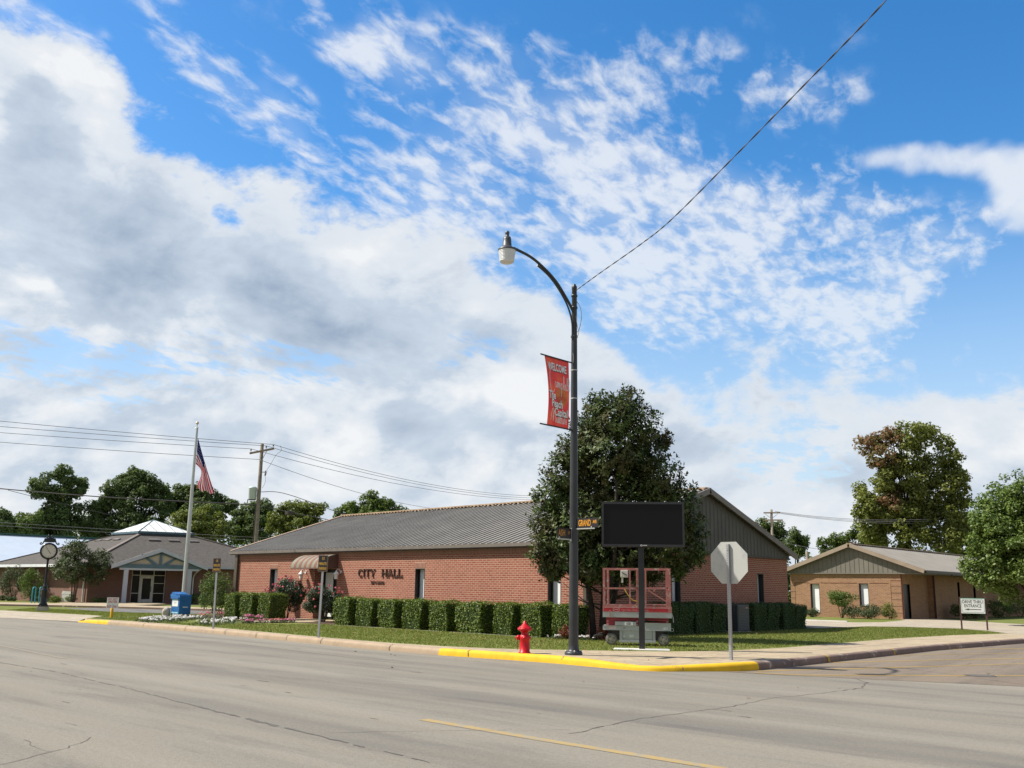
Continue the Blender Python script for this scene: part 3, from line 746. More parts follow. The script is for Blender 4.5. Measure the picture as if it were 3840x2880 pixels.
for (x0, y0, x1, y1) in [(-31.1, 24.62, -26.9, 24.42), (-26.5, 24.4, -24.6, 24.3), (-24.2, 24.28, -20.2, 24.1)]:
    strip(b, wobble([(x0, y0), (x1, y1)], .3, .02), .05, .166, .5)
struct(b, 'edge_strip', MT['line_white'])

# road markings, cracks and patches
road = bpy.data.objects['road']
b = MB(); strip(b, [(-9.32, 8.93), (-7.2, 8.72), (-3.2, 8.45)], .16, .004, .05)
b.build('lane_line', MT['line_yellow'], road)
b = MB(); strip(b, wobble([(-31, 11.5), (-27, 10.9), (-21.77, 10.15)], .4, .012), .115, .004, .2); strip(b, [(-24.5, 16.35), (-18.0, 15.25), (-16.5, 15.1)], .10, .004, .2); strip(b, [(-45, 18.3), (-33, 17.0), (-29, 16.7)], .10, .004, .2)
b.build('lane_line', MT['line_faint'], road)
b = MB()
main = wobble([(-24, 9.0), (-21.35, 8.67), (-18.45, 8.55), (-14.94, 8.05), (-11.65, 7.5), (-9.84, 7.24), (-7.99, 6.97), (-6.2, 6.75), (-4, 6.5)], .16, .018)
for i in range(len(main) - 1):
    x = main[i][0]
    w = .028 + .035 * max(0, math.sin(x * 1.7)) * max(0, math.sin(x * .6 + 1.2)) + (.035 if -12.5 < x < -8.3 else 0)
    if (-8.25 < x < -7.9) or random.random() < .1: continue
    strip(b, main[i:i + 2], w * random.uniform(.3, .95), .004)
for c, w in [([(-9.3, 3.6), (-9.55, 3.98), (-9.94, 4.63), (-10.1, 4.8), (-10.25, 5.05), (-10.61, 5.32)], .009), ([(-9.94, 4.63), (-10.3, 4.6), (-10.9, 4.75)], .005),
             ([(-7.30, 9.3), (-7.54, 10.87), (-7.47, 12.22), (-7.42, 13.22), (-7.6, 14.62), (-7.4, 16.08), (-7.33, 17.55), (-7.7, 18.68), (-8.36, 19.64)], .016),
             ([(-16.9, 10.9), (-14.2, 11.2), (-11.3, 12.3)], .008), ([(-15.4, 16.4), (-13.8, 16.9), (-12.9, 16.95)], .012), ([(-7.5, 9.6), (-8.6, 8.2), (-9.2, 7.3)], .009)]:
    pts = wobble(c, .18, .035)
    for i in range(len(pts) - 1): strip(b, pts[i:i + 2], w * random.uniform(.5, 1.4), .0045)
for _ in range(26):       # small tar spots, all stretched along the traffic
    x = random.uniform(-22, -3); y = random.uniform(4, 17)
    strip(b, wobble([(x, y), (x - random.uniform(.05, .35), y + random.uniform(.0, .03))], .08, .01), random.uniform(.008, .026), .0042, .6)
b.build('crack', MT['crack'], road)
side = bpy.data.objects['side_street']
b = MB()
for p in [[(-10.3, 19.4), (-9.0, 22.5), (-7.1, 27.2)], [(-10.45, 23.25), (-9.2, 26.2), (-7.8, 29.3)], [(-10.52, 27.65), (-9.4, 30), (-8.0, 33)], [(-10.55, 32.2), (-9.4, 34.6), (-8.2, 37)], [(-10.1, 18.9), (-9.2, 19.25), (-6.84, 22.04), (-5.9, 23.2)]]:
    strip(b, p, .075, .0085, .3)
b.build('parking_line', MT['line_yellow2'], side)
b = MB()
for c in [[(-6.3, 23.4), (-6.1, 24.6), (-5.5, 26.2), (-5.2, 28.0)], [(-6.6, 22.2), (-6.9, 23.1), (-6.4, 23.6)], [(-8.6, 24.0), (-8.0, 25.1), (-8.1, 26.0)]]:
    pts = wobble(c, .2, .05)
    for i in range(len(pts) - 1): strip(b, pts[i:i + 2], random.uniform(.006, .018), .009)
b.build('crack', MT['crack'], side)
b = MB()
for r0, r1, z in ((.27, .31, .013), (.0, .25, .011)):
    ring = [(-6.75 + r * math.cos(a), 22.15 + r * math.sin(a), z) for r in (r0, r1) for a in [2 * math.pi * k / 24 for k in range(24)]]
    b.add(ring, [(k, 24 + k, 24 + (k + 1) % 24, (k + 1) % 24) for k in range(24)])
t = b.build('manhole_cover', MT['crack'], None, (-6.75, 22.15, .009)); tag(t, 'round iron manhole cover set in the brownish side street pavement', 'manhole cover')

# ================================================================== BUILDINGS
def wall_open(b, M, x0, x1, z0, z1, ops):
    """wall face at local y = 0 with rectangular openings"""
    xs = sorted({x0, x1, *[o[0] for o in ops], *[o[1] for o in ops]}); zs = sorted({z0, z1, *[o[2] for o in ops], *[o[3] for o in ops]})
    for i in range(len(xs) - 1):
        for k in range(len(zs) - 1):
            cx, cz = (xs[i] + xs[i + 1]) / 2, (zs[k] + zs[k + 1]) / 2
            if any(o[0] < cx < o[1] and o[2] < cz < o[3] for o in ops): continue
            b.poly([(xs[i], 0, zs[k]), (xs[i + 1], 0, zs[k]), (xs[i + 1], 0, zs[k + 1]), (xs[i], 0, zs[k + 1])], M)
def window(parent, M, x0, x1, z0, z1, dep=.22, lining='frame_dark'):
    """recessed slot window: dark lining all round and a white blind behind"""
    b = MB(); t = .035
    b.box((x0, .001, z0), (x0 + t, dep, z1), M); b.box((x1 - t, .001, z0), (x1, dep, z1), M)
    b.box((x0 + t, .001, z1 - t), (x1 - t, dep, z1), M); b.box((x0 + t, -.03, z0), (x1 - t, dep, z0 + .03), M)
    b.box((x0 + t, dep - .06, z0 + .03), (x0 + t + .04, dep - .02, z1 - t), M); b.box((x1 - t - .04, dep - .06, z0 + .03), (x1 - t, dep - .02, z1 - t), M)
    w = b.build('window', MT[lining], parent)
    b = MB(); b.poly([(x0, dep, z0), (x1, dep, z0), (x1, dep, z1), (x0, dep, z1)], M); b.build('blind', MT['blind'], w)
    return w
def ribbed_roof(b, e0, e1, r0, r1, pitch=.25, h=.03, rib=(.03, .05, .03)):
    """sheet roof between eave line e0-e1 and ridge line r0-r1 with raised ribs running up the slope"""
    e0, e1, r0, r1 = map(Vector, (e0, e1, r0, r1))
    nrm = (e1 - e0).cross(r0 - e0).normalized()
    if nrm.z < 0: nrm = -nrm
    Lx = (e1 - e0).length; n = int(Lx / pitch); prof = []
    for i in range(n):
        u = i * pitch; prof += [(u, 0), (u + rib[0], h), (u + rib[0] + rib[1], h), (u + sum(rib), 0)]
    prof.append((Lx, 0))
    vs = []
    for u, hh in prof:
        t = u / Lx; vs.append(e0.lerp(e1, t) + nrm * hh); vs.append(r0.lerp(r1, t) + nrm * hh)
    b.add(vs, [(2 * i, 2 * i + 2, 2 * i + 3, 2 * i + 1) for i in range(len(prof) - 1)])
def beam(b, p, q, w, h, up=(0, 0, 1)):
    """box beam from p to q, w across, h tall, lying under the line p-q"""
    p, q = Vector(p), Vector(q); d = (q - p); L = d.length; d.normalize()
    s = d.cross(Vector(up)).normalized(); u = s.cross(d)
    M = Matrix(((d.x, s.x, u.x, p.x), (d.y, s.y, u.y, p.y), (d.z, s.z, u.z, p.z), (0, 0, 0, 1)))
    b.box((0, -w / 2, -h), (L, w / 2, 0), M)

# ---------------------------------------------------------------- city hall
A = Vector((-44.18, 28.87, GZ)); B = Vector((-20.60, 27.23, GZ)); Cc = Vector((-20.60, 41.87, GZ)); Dd = Vector((-45.3, 43.8, GZ))
hall = thing('city_hall', (-32.4, 35.0, GZ), 'red brick city hall with ribbed brown metal roof and striped entrance awning', 'city hall')
CF = frame(A, B - A); LF = (B - A).length
GF = frame(B, Cc - B); LG = (Cc - B).length
fw_ops = [(3.37, 4.03, .05, 2.23), (14.38, 15.0, .05, 2.21), (21.73, 22.37, .05, 2.2), (7.2, 8.95, 0, 2.2)]
gw_ops = [(5.14, 5.76, .05, 2.26), (11.81, 12.4, .05, 2.26)]
b = MB()
wall_open(b, CF, 0, LF, 0, 2.74, fw_ops)
wall_open(b, GF, 0, LG, 0, 2.96, gw_ops)
for p, q in ((Cc, Dd), (Dd, A)): b.poly([p, q, q + Vector((0, 0, 2.95)), p + Vector((0, 0, 2.95))])
for o in fw_ops[3:]:
    for x in (o[0], o[1]): b.poly([(x, 0, 0), (x, .5, 0), (x, .5, o[3]), (x, 0, o[3])], CF)
b.build('wall', MT['brick_red'], hall)
b = MB(); b.box((0, -.012, 2.74), (LF, .05, 2.93), CF)
for o in fw_ops[:3]: b.cut(); b.box((o[0] - .03, -.006, 2.24), (o[1] + .03, .03, 2.44), CF)
b.build_each('soldier_course', MT['brick_sold'], hall)
for o in fw_ops[:3]: window(hall, CF, *o)
for o in gw_ops: window(hall, GF, *o)
EL = CF @ Vector((-.32, -.12, 3.09)); ER = Vector((-20.42, 27.09, 3.24)); RR = Vector((-20.42, 34.9, 5.60)); RL = Vector((-45.25, 36.5, 5.52)); BR = Vector((-20.42, 42.35, 3.24)); BL = Vector((-45.9, 44.3, 3.24))
b = MB(); ribbed_roof(b, EL, ER, RL, RR, .34, .042, (.02, .07, .02)); ribbed_roof(b, BR, BL, RR, RL, .34, .042, (.02, .07, .02))
roof = b.build('roof', MT['metal_roof'], hall)
b = MB(); beam(b, RL + Vector((0, 0, .10)), RR + Vector((0, 0, .10)), .42, .05)
for k in range(98):
    q = RL.lerp(RR, (k + .5) / 98) + Vector((0, -.16, .055)); b.box((q.x - .05, q.y - .06, q.z - .05), (q.x + .05, q.y + .06, q.z + .02))
b.build('ridge_cap', MT['ridge'], roof)
b = MB(); beam(b, EL + Vector((-.02, 0, .075)), RL + Vector((-.02, 0, .10)), .14, .14); b.build('verge_trim', MT['ridge'], roof)
b = MB(); beam(b, EL + Vector((0, -.05, .01)), ER + Vector((0, -.05, .01)), .12, .13); b.build('gutter', MT['trim'], hall)
b = MB(); b.box((-.3, -.17, 2.93), (LF + .1, -.005, 2.985), CF); b.build('soffit', MT['trim_dark'], hall)  # soffit coloured dark to carry the shadow band below the gutter
# metal gable over the side wall
GX = -20.585
def rake_z(y):
    if y < RR.y: return ER.z + (RR.z - ER.z) * (y - ER.y) / (RR.y - ER.y)
    return RR.z + (BR.z - RR.z) * (y - RR.y) / (BR.y - RR.y)
b = MB(); y0, y1, zb = 27.0, 42.05, 3.11
ys = [y0 + .02]; y = y0 + .3
prof = []
y = y0
while y < y1 - .3:
    prof += [(y, 0), (y + .11, 0), (y + .135, .028), (y + .165, .028), (y + .19, 0)]; y += .30
prof.append((y1, 0))
vs = []
for yy, d in prof: vs += [(GX + .02 + d, yy, zb), (GX + .02 + d, yy, rake_z(yy) - .06)]
b.add(vs, [(2 * i, 2 * i + 2, 2 * i + 3, 2 * i + 1) for i in range(len(prof) - 1)])
b.build('gable_cladding', MT['cladding'], hall)
b = MB(); b.box((GX - .02, y0, zb - .05), (GX + .075, y1, zb + .02)); b.build('gable_flashing', MT['trim_dark'], hall)
b = MB(); beam(b, ER + Vector((.06, -.06, .045)), RR + Vector((.06, 0, .075)), .10, .22); beam(b, RR + Vector((.06, 0, .075)), BR + Vector((.06, .1, .045)), .10, .22)
b.build('rake_trim', MT['trim'], hall)
b = MB(); b.box((.16, -.13, .05), (.40, -.012, 2.93), CF); b.cut(); b.box((LF - .16, -.11, .05), (LF - .03, -.012, 2.93), CF); b.build_each('downspout', MT['downspout'], hall)
b = MB(); b.box((-.16, .05, 1.05), (-.02, .2, 2.95), CF); b.build('downspout', MT['white_metal'], hall)
# rear wing with white fascia at the far corner
b = MB(); WM = frame((-46.9, 35.2, 0), (1, -.06, 0)); b.box((-.2, 0, 3.16), (1.9, 6.5, 3.32), WM); w_ = b.build('rear_canopy', MT['metal_roof'], hall)
b = MB(); b.box((-.25, -.05, 3.04), (1.85, -.003, 3.26), WM); b.build('fascia', MT['white_metal'], w_)
b = MB(); b.box((.0, .1, GZ), (.12, .22, 3.15), WM); b.build('post', MT['white_metal'], w_)
# gas meter pipework near the left corner
b = MB(); b.tube([(.08, -.05, 1.95), (-.1 + .15, -.05, 1.95)], .02, 6, True, CF)
b.tube([(-.06 + .1, -.05, 1.98), (.1, -.07, 1.98), (.1, -.07, 1.7), (.04, -.07, 1.1), (.04, -.07, .3)], .028, 6, True, CF); b.tube([(.1, -.06, 1.45), (-.02, -.06, 1.45)], .022, 6, True, CF); b.tube([(.09, -.06, 1.2), (-.02, -.06, 1.2)], .022, 6, True, CF)
b.build('pipework', MT['chain'], hall)
# entrance: recessed double door, side panels
D_ = .48
b = MB()
b.box((7.2, D_, 0), (8.95, D_ + .05, 2.2), CF)
for x in (7.2, 7.33, 8.05, 8.50, 8.88): b.box((x, D_ - .05, .0), (x + .07, D_ - .003, 2.2), CF)
b.box((7.27, D_ - .045, 2.1), (8.88, D_ - .004, 2.2), CF)
dr = b.build('door', MT['frame_dark'], hall)
b = MB(); b.box((7.42, D_ - .03, .12), (8.03, D_ - .002, 2.06), CF); b.build('door_panel', MT['blind'], dr)
b = MB(); b.tube([(8.09, D_ - .09, .85), (8.09, D_ - .09, 1.25)], .014, 6, True, CF); b.build('handle', MT['alu'], dr)
# awning: quarter barrel with stripes
ax0, ax1, ad, az0, ah = 6.66, 9.0, .95, 2.24, .60
def awn(b, xa, xb, off=0.0, n=10):
    vs = []
    for i in range(n + 1):
        t = math.pi / 2 * i / n
        for x in (xa, xb): vs.append(CF @ Vector((x, -(ad + off) * math.sin(t) - .004, az0 + (ah + off) * math.cos(t))))
    b.add(vs, [(2 * i, 2 * i + 1, 2 * i + 3, 2 * i + 2) for i in range(n)], True)
b = MB(); awn(b, ax0, ax1)
m_awn = plain('olive cream awning fabric', (0.21, 0.195, 0.145), 0.8, 0, .12, 3)
aw = b.build('awning', m_awn, hall)
b = MB()
for xa in (6.92, 7.32, 7.72, 8.12, 8.52): awn(b, xa, xa + .17, .006)
b.build('stripe', plain('terracotta awning stripe', (0.20, 0.085, 0.058), 0.8, 0, .1, 3), aw)
b = MB()
for x in (ax0, ax1):
    pr = [(-.004, az0)] + [(-ad * math.sin(math.pi / 2 * i / 10) - .004, az0 + ah * math.cos(math.pi / 2 * i / 10)) for i in range(11)]
    b.poly([(x + (.004 if x > 8 else -.004), p[0], p[1]) for p in pr], CF)
b.box((ax0, -ad - .01, az0 - .05), (ax1, -ad + .02, az0 - .002), CF)
b.build('end_panel', plain('shaded brown awning end panel', (0.13, 0.07, 0.05), 0.8, 0, .15, 2), aw)  # end panels darkened to brown, their shade put into the colour
# wall lamps
for x in (6.47, 9.24):
    b = MB(); b.lathe([(.07, -.015), (.07, .015)], (0, 0, 0), 12, CF @ Matrix.Translation((x, -.015, 2.08)) @ Matrix.Rotation(math.pi / 2, 4, 'X'))
    b.tube([(x, -.02, 2.08), (x, -.10, 2.18), (x, -.2, 2.2), (x, -.25, 2.12)], .016, 6, True, CF)
    b.lathe([(.015, 2.14), (.05, 2.08), (.135, 1.99), (.14, 1.975)], (x, -.25, 0), 10, CF)
    b.lathe([(.09, 1.975), (.075, 1.78), (.05, 1.76)], (x, -.25, 0), 6, CF, False)
    b.build('wall_lamp', MT['white'], hall)
# raised lettering (slab-serif capitals built from bars)
def serif_letter(b, ch, x, z, w, h, M, y0=-.05, y1=-.018):
    t = .15 * h; s = .10 * h; e = .07 * h
    def bar(xa, za, xb, zb): b.box((x + xa, y0, z + za), (x + xb, y1, z + zb), M)
    def diag(xa, xb, th, za=0, zb=h):
        b.prism([(x + xa - th / 2, z + za), (x + xa + th / 2, z + za), (x + xb + th / 2, z + zb), (x + xb - th / 2, z + zb)], (y0, y1), M)
    if ch == 'I':
        c = w / 2; bar(c - t / 2, s, c + t / 2, h - s); bar(c - t / 2 - e, 0, c + t / 2 + e, s); bar(c - t / 2 - e, h - s, c + t / 2 + e, h)
    elif ch == 'T':
        c = w / 2; bar(c - t / 2, s, c + t / 2, h - s); bar(c - t / 2 - e, 0, c + t / 2 + e, s); bar(0, h - s, w, h); bar(0, h - 2.6 * s, s * .8, h - s); bar(w - s * .8, h - 2.6 * s, w, h - s)
    elif ch == 'L':
        bar(e, s, e + t, h - s); bar(0, 0, w, s); bar(0, h - s, t + 2 * e, h); bar(w - s * .8, s, w, 2.8 * s)
    elif ch == 'H':
        for xa in (e, w - e - t): bar(xa, s, xa + t, h - s); bar(xa - e, 0, xa + t + e, s); bar(xa - e, h - s, xa + t + e, h)
        bar(e + t, h / 2 - s / 2, w - e - t, h / 2 + s / 2)
    elif ch == 'A':
        diag(e + .04 * h, w / 2 - t * .15, t * .75, s); diag(w - e - .06 * h, w / 2 + t * .15, t, s); bar(w * .27, h * .28, w * .73, h * .38)
        bar(0, 0, 2 * e + t * .8, s); bar(w - 2 * e - t, 0, w, s)
    elif ch == 'Y':
        c = w / 2; bar(c - t / 2, s, c + t / 2, h * .46); bar(c - t / 2 - e, 0, c + t / 2 + e, s)
        diag(c - t * .1, e + .05 * h, t, h * .42, h - s); diag(c + t * .1, w - e - .05 * h, t * .75, h * .42, h - s); bar(0, h - s, 2 * e + t, h); bar(w - 2 * e - t, h - s, w, h)
    elif ch == 'C':
        n = 18; ro = (w * .52, h / 2); ri = (w * .52 - t, h / 2 - s)
        for i in range(n):
            a0, a1 = [math.radians(42 + (276) * k / n) for k in (i, i + 1)]
            cx, cz = x + w * .52, z + h / 2
            b.prism([(cx + ri[0] * math.cos(a0), cz + ri[1] * math.sin(a0)), (cx + ro[0] * math.cos(a0), cz + ro[1] * math.sin(a0)), (cx + ro[0] * math.cos(a1), cz + ro[1] * math.sin(a1)), (cx + ri[0] * math.cos(a1), cz + ri[1] * math.sin(a1))], (y0, y1), M)
        bar(w * .9 - s * .8, h * .62, w * .9, h * .95)
b = MB(); x = 10.56; z = 1.87; h = .33
for ch, w, g in [('C', .30, .03), ('I', .17, .03), ('T', .30, .03), ('Y', .33, .46), ('H', .36, .035), ('A', .36, .035), ('L', .28, .03), ('L', .28, 0)]:
    serif_letter(b, ch, x, z, w, h, CF); x += w + g; b.cut()
b.build_each('letter', MT['bronze'], hall)
b = MB(); b.text('208 W GRAND', .15, face_frame(CF, 11.93, -.03, 1.63), .004, .92, .008); b.build('street_number', MT['bronze'], hall)

# ---------------------------------------------------------------- brick building with cupola on the left
lib = thing('brick_building', (-76, 41.5, GZ), 'brown brick building with hipped shingle roof, white cupola and gabled porch', 'building')
L0 = Vector((-70.87, 34.23, GZ)); ee = Vector((.342, .94, 0)).normalized(); L1 = L0 + ee * 16; L3 = L0 + Vector((-16, 0, 0)); L2 = L3 + ee * 16
EF = frame(L0, ee)            # east front: x along the wall, -y outwards
SF = frame(L3, (1, 0, 0))
b = MB(); lh = 2.62
wall_open(b, EF, 0, 16, 0, lh, [(2.95, 5.35, 0, 2.45)])
wall_open(b, SF, 0, 16, 0, lh, [])
b.poly([L1, L2, L2 + Vector((0, 0, lh)), L1 + Vector((0, 0, lh))]); b.poly([L2, L3, L3 + Vector((0, 0, lh)), L2 + Vector((0, 0, lh))])
lw = b.build('wall', MT['brick_dark'], lib)
b = MB(); b.box((8.5, -.03, .5), (9.7, -.005, 2.0), SF); b.cut(); b.box((13.2, -.03, .1), (14.2, -.005, 2.0), SF); b.build_each('brick_panel', brick('lighter brick infill', (0.30, 0.13, 0.10), (0.25, 0.10, 0.08), (0.36, 0.27, 0.23)), lib)
for xx in (7.6, 10.7, 12.3):
    b = MB(); b.box((xx, -.04, 1.95), (xx + .12, -.01, 2.4), SF); b.build('vent_slot', MT['white_metal'], lib)
# hipped roof up to the cupola
ov = .62; ez = GZ + 2.72
c0 = L0 + (-ee * ov) + Vector((ov, -.1, 0)); c1 = L1 + ee * ov + Vector((ov, .1, 0)); c3 = L3 - ee * ov + Vector((-ov, -.1, 0)); c2 = L2 + ee * ov + Vector((-ov, .1, 0))
ctr = (L0 + L1 + L2 + L3) / 4
cu = [ctr + Vector(p) for p in ((1.65, -2.0, 0), (3.0, 1.75, 0), (-1.65, 2.0, 0), (-3.0, -1.75, 0))]
zt = 5.42
P0 = [Vector((c.x, c.y, ez)) for c in (c0, c1, c2, c3)]; P1 = [Vector((c.x, c.y, zt)) for c in cu]
b = MB()
for i in range(4):
    j = (i + 1) % 4; b.poly([P0[i], P0[j], P1[j], P1[i]])
b.poly(P0)
lr = b.build('roof', MT['shingle'], lib)
b = MB()
for i in range(4): beam(b, P0[i] + Vector((0, 0, .06)), P1[i] + Vector((0, 0, .06)), .28, .08); b.cut()
b.build_each('hip_cap', MT['hipcap'], lr)
b = MB()
for i in (0, 3):
    j = (i + 1) % 4
    for t in (.28, .5, .72):
        q = P0[i].lerp(P0[j], t).lerp(P1[i].lerp(P1[j], t), .80); d = (P0[j] - P0[i]).normalized(); u = (P1[i].lerp(P1[j], t) - P0[i].lerp(P0[j], t)).normalized(); nn = d.cross(u)
        Mv = Matrix(((d.x, u.x, nn.x, q.x), (d.y, u.y, nn.y, q.y), (d.z, u.z, nn.z, q.z), (0, 0, 0, 1)))
        b.box((-.42, -.14, .0), (.42, .14, .12), Mv); b.cut()
b.build_each('roof_vent', MT['trim'], lr)
b = MB()
for i in range(4):
    j = (i + 1) % 4; b.poly([P1[i], P1[j], P1[j] + Vector((0, 0, .22)), P1[i] + Vector((0, 0, .22))])
cup = b.build('cupola', MT['teal'], lib)
K0 = [Vector((ctr.x + (p.x - ctr.x) * 1.06, ctr.y + (p.y - ctr.y) * 1.06, zt + .22)) for p in P1]; apex = Vector((ctr.x, ctr.y, 6.72))
b = MB()
for i in range(4): b.poly([K0[i], K0[(i + 1) % 4], apex])
b.poly(K0); b.build('skylight', MT['skylight'], cup)
b = MB()
for i in range(4):
    beam(b, K0[i] + Vector((0, 0, .03)), apex + Vector((0, 0, .03)), .07, .05); beam(b, K0[i] + Vector((0, 0, .02)), K0[(i + 1) % 4] + Vector((0, 0, .02)), .10, .16)
    for t in (.17, .33, .5, .67, .83):
        a_ = K0[i].lerp(K0[(i + 1) % 4], t); k = 1 - abs(t - .5) * 2
        side_ = K0[i] if t < .5 else K0[(i + 1) % 4]
        q_ = side_.lerp(apex, 1 - abs(t - .5) * 2)
        beam(b, a_ + Vector((0, 0, .014)), (apex if t == .5 else q_) + Vector((0, 0, .014)), .03, .02)
b.build('glazing_bar', MT['teal'], cup)
# gutters and fascia
b = MB(); beam(b, P0[0] + Vector((0, -.04, .05)), P0[3] + Vector((0, -.04, .05)), .14, .20); b.build('gutter', MT['white_metal'], lib)
b = MB(); beam(b, P0[0] + Vector((.05, 0, .05)), P0[1] + Vector((.05, 0, .05)), .12, .16); b.build('gutter', MT['lilac'], lib)
b = MB(); b.tube([(15.55, -.5, 2.68), (15.6, -.12, 2.35), (15.6, -.09, .1)], .055, 6, True, SF)
b.build('downspout', MT['white_metal'], lib)
b = MB(); b.tube([(7.75, -.72, 2.62), (7.5, -.75, 2.45), (7.35, -.35, 2.2), (7.3, -.12, 1.95), (7.3, -.10, .72), (7.2, -.2, .62)], .06, 6, True, EF); b.build('downspout', MT['white_metal'], lib)
# porch with truss gable
py = -2.1; pz0 = 2.55; pxa, pxb, pxc, pap = 1.35, 4.5, 7.65, 3.92
b = MB()
for s0, s1 in (((pxa - .15, pz0 + .12), (pxb, pap)), ((pxb, pap), (pxc + .15, pz0 + .12))):
    b.poly([EF @ Vector(p) for p in ((s0[0], py - .35, s0[1]), (s1[0], py - .35, s1[1]), (s1[0], 4.2, s1[1]), (s0[0], 4.2, s0[1]))])
    b.poly([EF @ Vector(p) for p in ((s0[0], py - .35, s0[1] - .06), (s1[0], py - .35, s1[1] - .06), (s1[0], 4.2, s1[1] - .06), (s0[0], 4.2, s0[1] - .06))])
porch = b.build('porch_roof', MT['shingle'], lib)
b = MB()
for s0, s1 in (((pxa - .18, pz0 + .16), (pxb, pap + .04)), ((pxb, pap + .04), (pxc + .18, pz0 + .16))):
    b.prism([(s0[0], s0[1]), (s1[0], s1[1]), (s1[0], s1[1] - .26), (s0[0], s0[1] - .26)], (py - .42, py - .36), EF)
b.build('bargeboard', MT['lilac'], porch)
b = MB(); b.poly([(pxa + .5, py - .1, pz0 + .22), (pxc - .5, py - .1, pz0 + .22), (pxb, py - .1, pap - .28)], EF); b.build('gable_panel', MT['cream'], porch)
b = MB()
b.box((pxa + .1, py - .22, pz0 - .02), (pxc - .1, py - .04, pz0 + .24), EF)
def tb(x0, z0, x1, z1, w=.16):
    d = Vector((x1 - x0, z1 - z0)).normalized(); n_ = Vector((-d.y, d.x)) * w / 2
    b.prism([(x0 + n_.x, z0 + n_.y), (x0 - n_.x, z0 - n_.y), (x1 - n_.x, z1 - n_.y), (x1 + n_.x, z1 + n_.y)], (py - .21, py - .11), EF)
tb(pxb, pz0 + .2, pxb, pap - .2); tb(pxb - .3, pz0 + .24, pxb - 1.35, pz0 + .93); tb(pxb + .3, pz0 + .24, pxb + 1.35, pz0 + .93)
tb(pxa + .3, pz0 + .12, pxb, pap - .3, .15); tb(pxb, pap - .3, pxc - .3, pz0 + .12, .15)
b.build('truss', MT['teal'], porch)
b = MB(); b.box((pxa + .4, py - .2, pz0 - .16), (pxc - .4, py - .02, pz0 - .025), EF); b.build('beam', MT['lilac'], porch)
for x in (2.22, 6.6):
    b = MB(); b.bbox((x - .15, py - .24, -.02), (x + .15, py + .06, pz0 - .16), EF, .02); b.build('column', MT['lilac'], lib)
b = MB(); b.box((1.2, py - .5, -.1), (7.8, -.01, .03), EF); b.build('porch_floor', MT['walk'], lib)
# glazed entrance
b = MB(); b.box((2.95, .25, .02), (5.35, .28, 2.45), EF); ent = b.build('entrance', MT['glass'], lib)
b = MB()
for x in (2.95, 3.52, 4.48, 5.29): b.box((x, .17, .02), (x + .06, .247, 2.45), EF)
for z in (.03, .72, 2.02, 2.39):
    for xa, xb in ((3.01, 3.52), (4.54, 5.29)): b.box((xa, .18, z), (xb, .246, z + .05), EF)
b.box((3.58, .18, 2.02), (4.48, .246, 2.07), EF); b.box((3.58, .18, 2.39), (4.48, .246, 2.44), EF); b.box((4.54, .18, 1.45), (5.29, .246, 1.49), EF)
b.build('mullion', MT['alu'], ent)
b = MB()
for x in (3.58, 4.33): b.box((x, .13, .03), (x + .15, .17, 2.0), EF)
b.box((3.73, .13, 1.82), (4.33, .17, 2.0), EF); b.box((3.73, .13, .03), (4.33, .17, .32), EF)
gd = b.build('door', MT['alu'], ent)
b = MB(); b.box((3.73, .145, .32), (4.33, .155, 1.82), EF); b.build('pane', MT['glass'], gd)
b = MB(); b.tube([(4.36, .1, .85), (4.36, .1, 1.25)], .015, 6, True, EF); b.build('handle', MT['black_metal'], gd)
for x in (2.95, 5.35):
    pass
b = MB()
for x in (2.95, 5.35): b.poly([(x, 0, 0), (x, .25, 0), (x, .25, 2.45), (x, 0, 2.45)], EF)
b.poly([(2.95, 0, 2.45), (5.35, 0, 2.45), (5.35, .25, 2.45), (2.95, .25, 2.45)], EF); b.build('reveal', MT['brick_dark'], lib)

# ---------------------------------------------------------------- pale metal shed far left
shed = thing('metal_shed', (-97, 33, GZ), 'long pale metal roofed shed behind the brown brick building', 'shed')
b = MB(); b.poly([(-90, 14, 2.7), (-90, 51, 2.7), (-98, 51, 5.93), (-98, 14, 5.93)]); b.poly([(-106, 14, 2.7), (-98, 14, 5.93), (-98, 51, 5.93), (-106, 51, 2.7)])
b.build('roof', MT['shed'], shed)
b = MB(); b.box((-105.5, 14.3, GZ), (-90.5, 50.7, 2.72)); b.build('wall', MT['shed'], shed)
b = MB(); b.box((-98.25, 13.9, 5.91), (-97.75, 51.1, 6.05)); b.build('ridge_cap', plain('dark green ridge trim', (.02, .09, .06), .5), shed)

# ---------------------------------------------------------------- tan brick building on the right
rb = thing('tan_building', (-26.5, 76, GZ), 'tan brick building with low gabled metal roof beside the drive', 'building')
FX0, FX1, FY = -30.4, -23.15, 62.2
FF = frame((FX0, FY, GZ), (1, 0, 0)); LFb = FX1 - FX0
ops = [(1.36, 2.0, .25, 2.1), (4.6, 5.22, .72, 2.14)]
b = MB(); wall_open(b, FF, 0, LFb, 0, 2.55, ops)
RF = frame((FX1, FY, GZ), (0, 1, 0)); wall_open(b, RF, 0, 4.6, 0, 2.85, [(.35, 1.45, 0, 2.1)])
N2 = frame((-24.6, 66.8, GZ), (1, 0, 0)); wall_open(b, N2, 0, 1.9, 0, 2.85, [])
R2 = frame((-22.7, 66.8, GZ), (0, 1, 0)); wall_open(b, R2, 0, 26, 0, 2.9, [(4.4, 4.85, .55, 2.35), (7.7, 8.2, .55, 2.35)])
b.poly([(FX0, FY, GZ), (FX0, 92.8, GZ), (FX0, 92.8, 3.0), (FX0, FY, 3.0)]); b.poly([(FX0, 92.8, GZ), (-22.7, 92.8, GZ), (-22.7, 92.8, 3.0), (FX0, 92.8, 3.0)])
b.build('wall', MT['brick_tan'], rb)
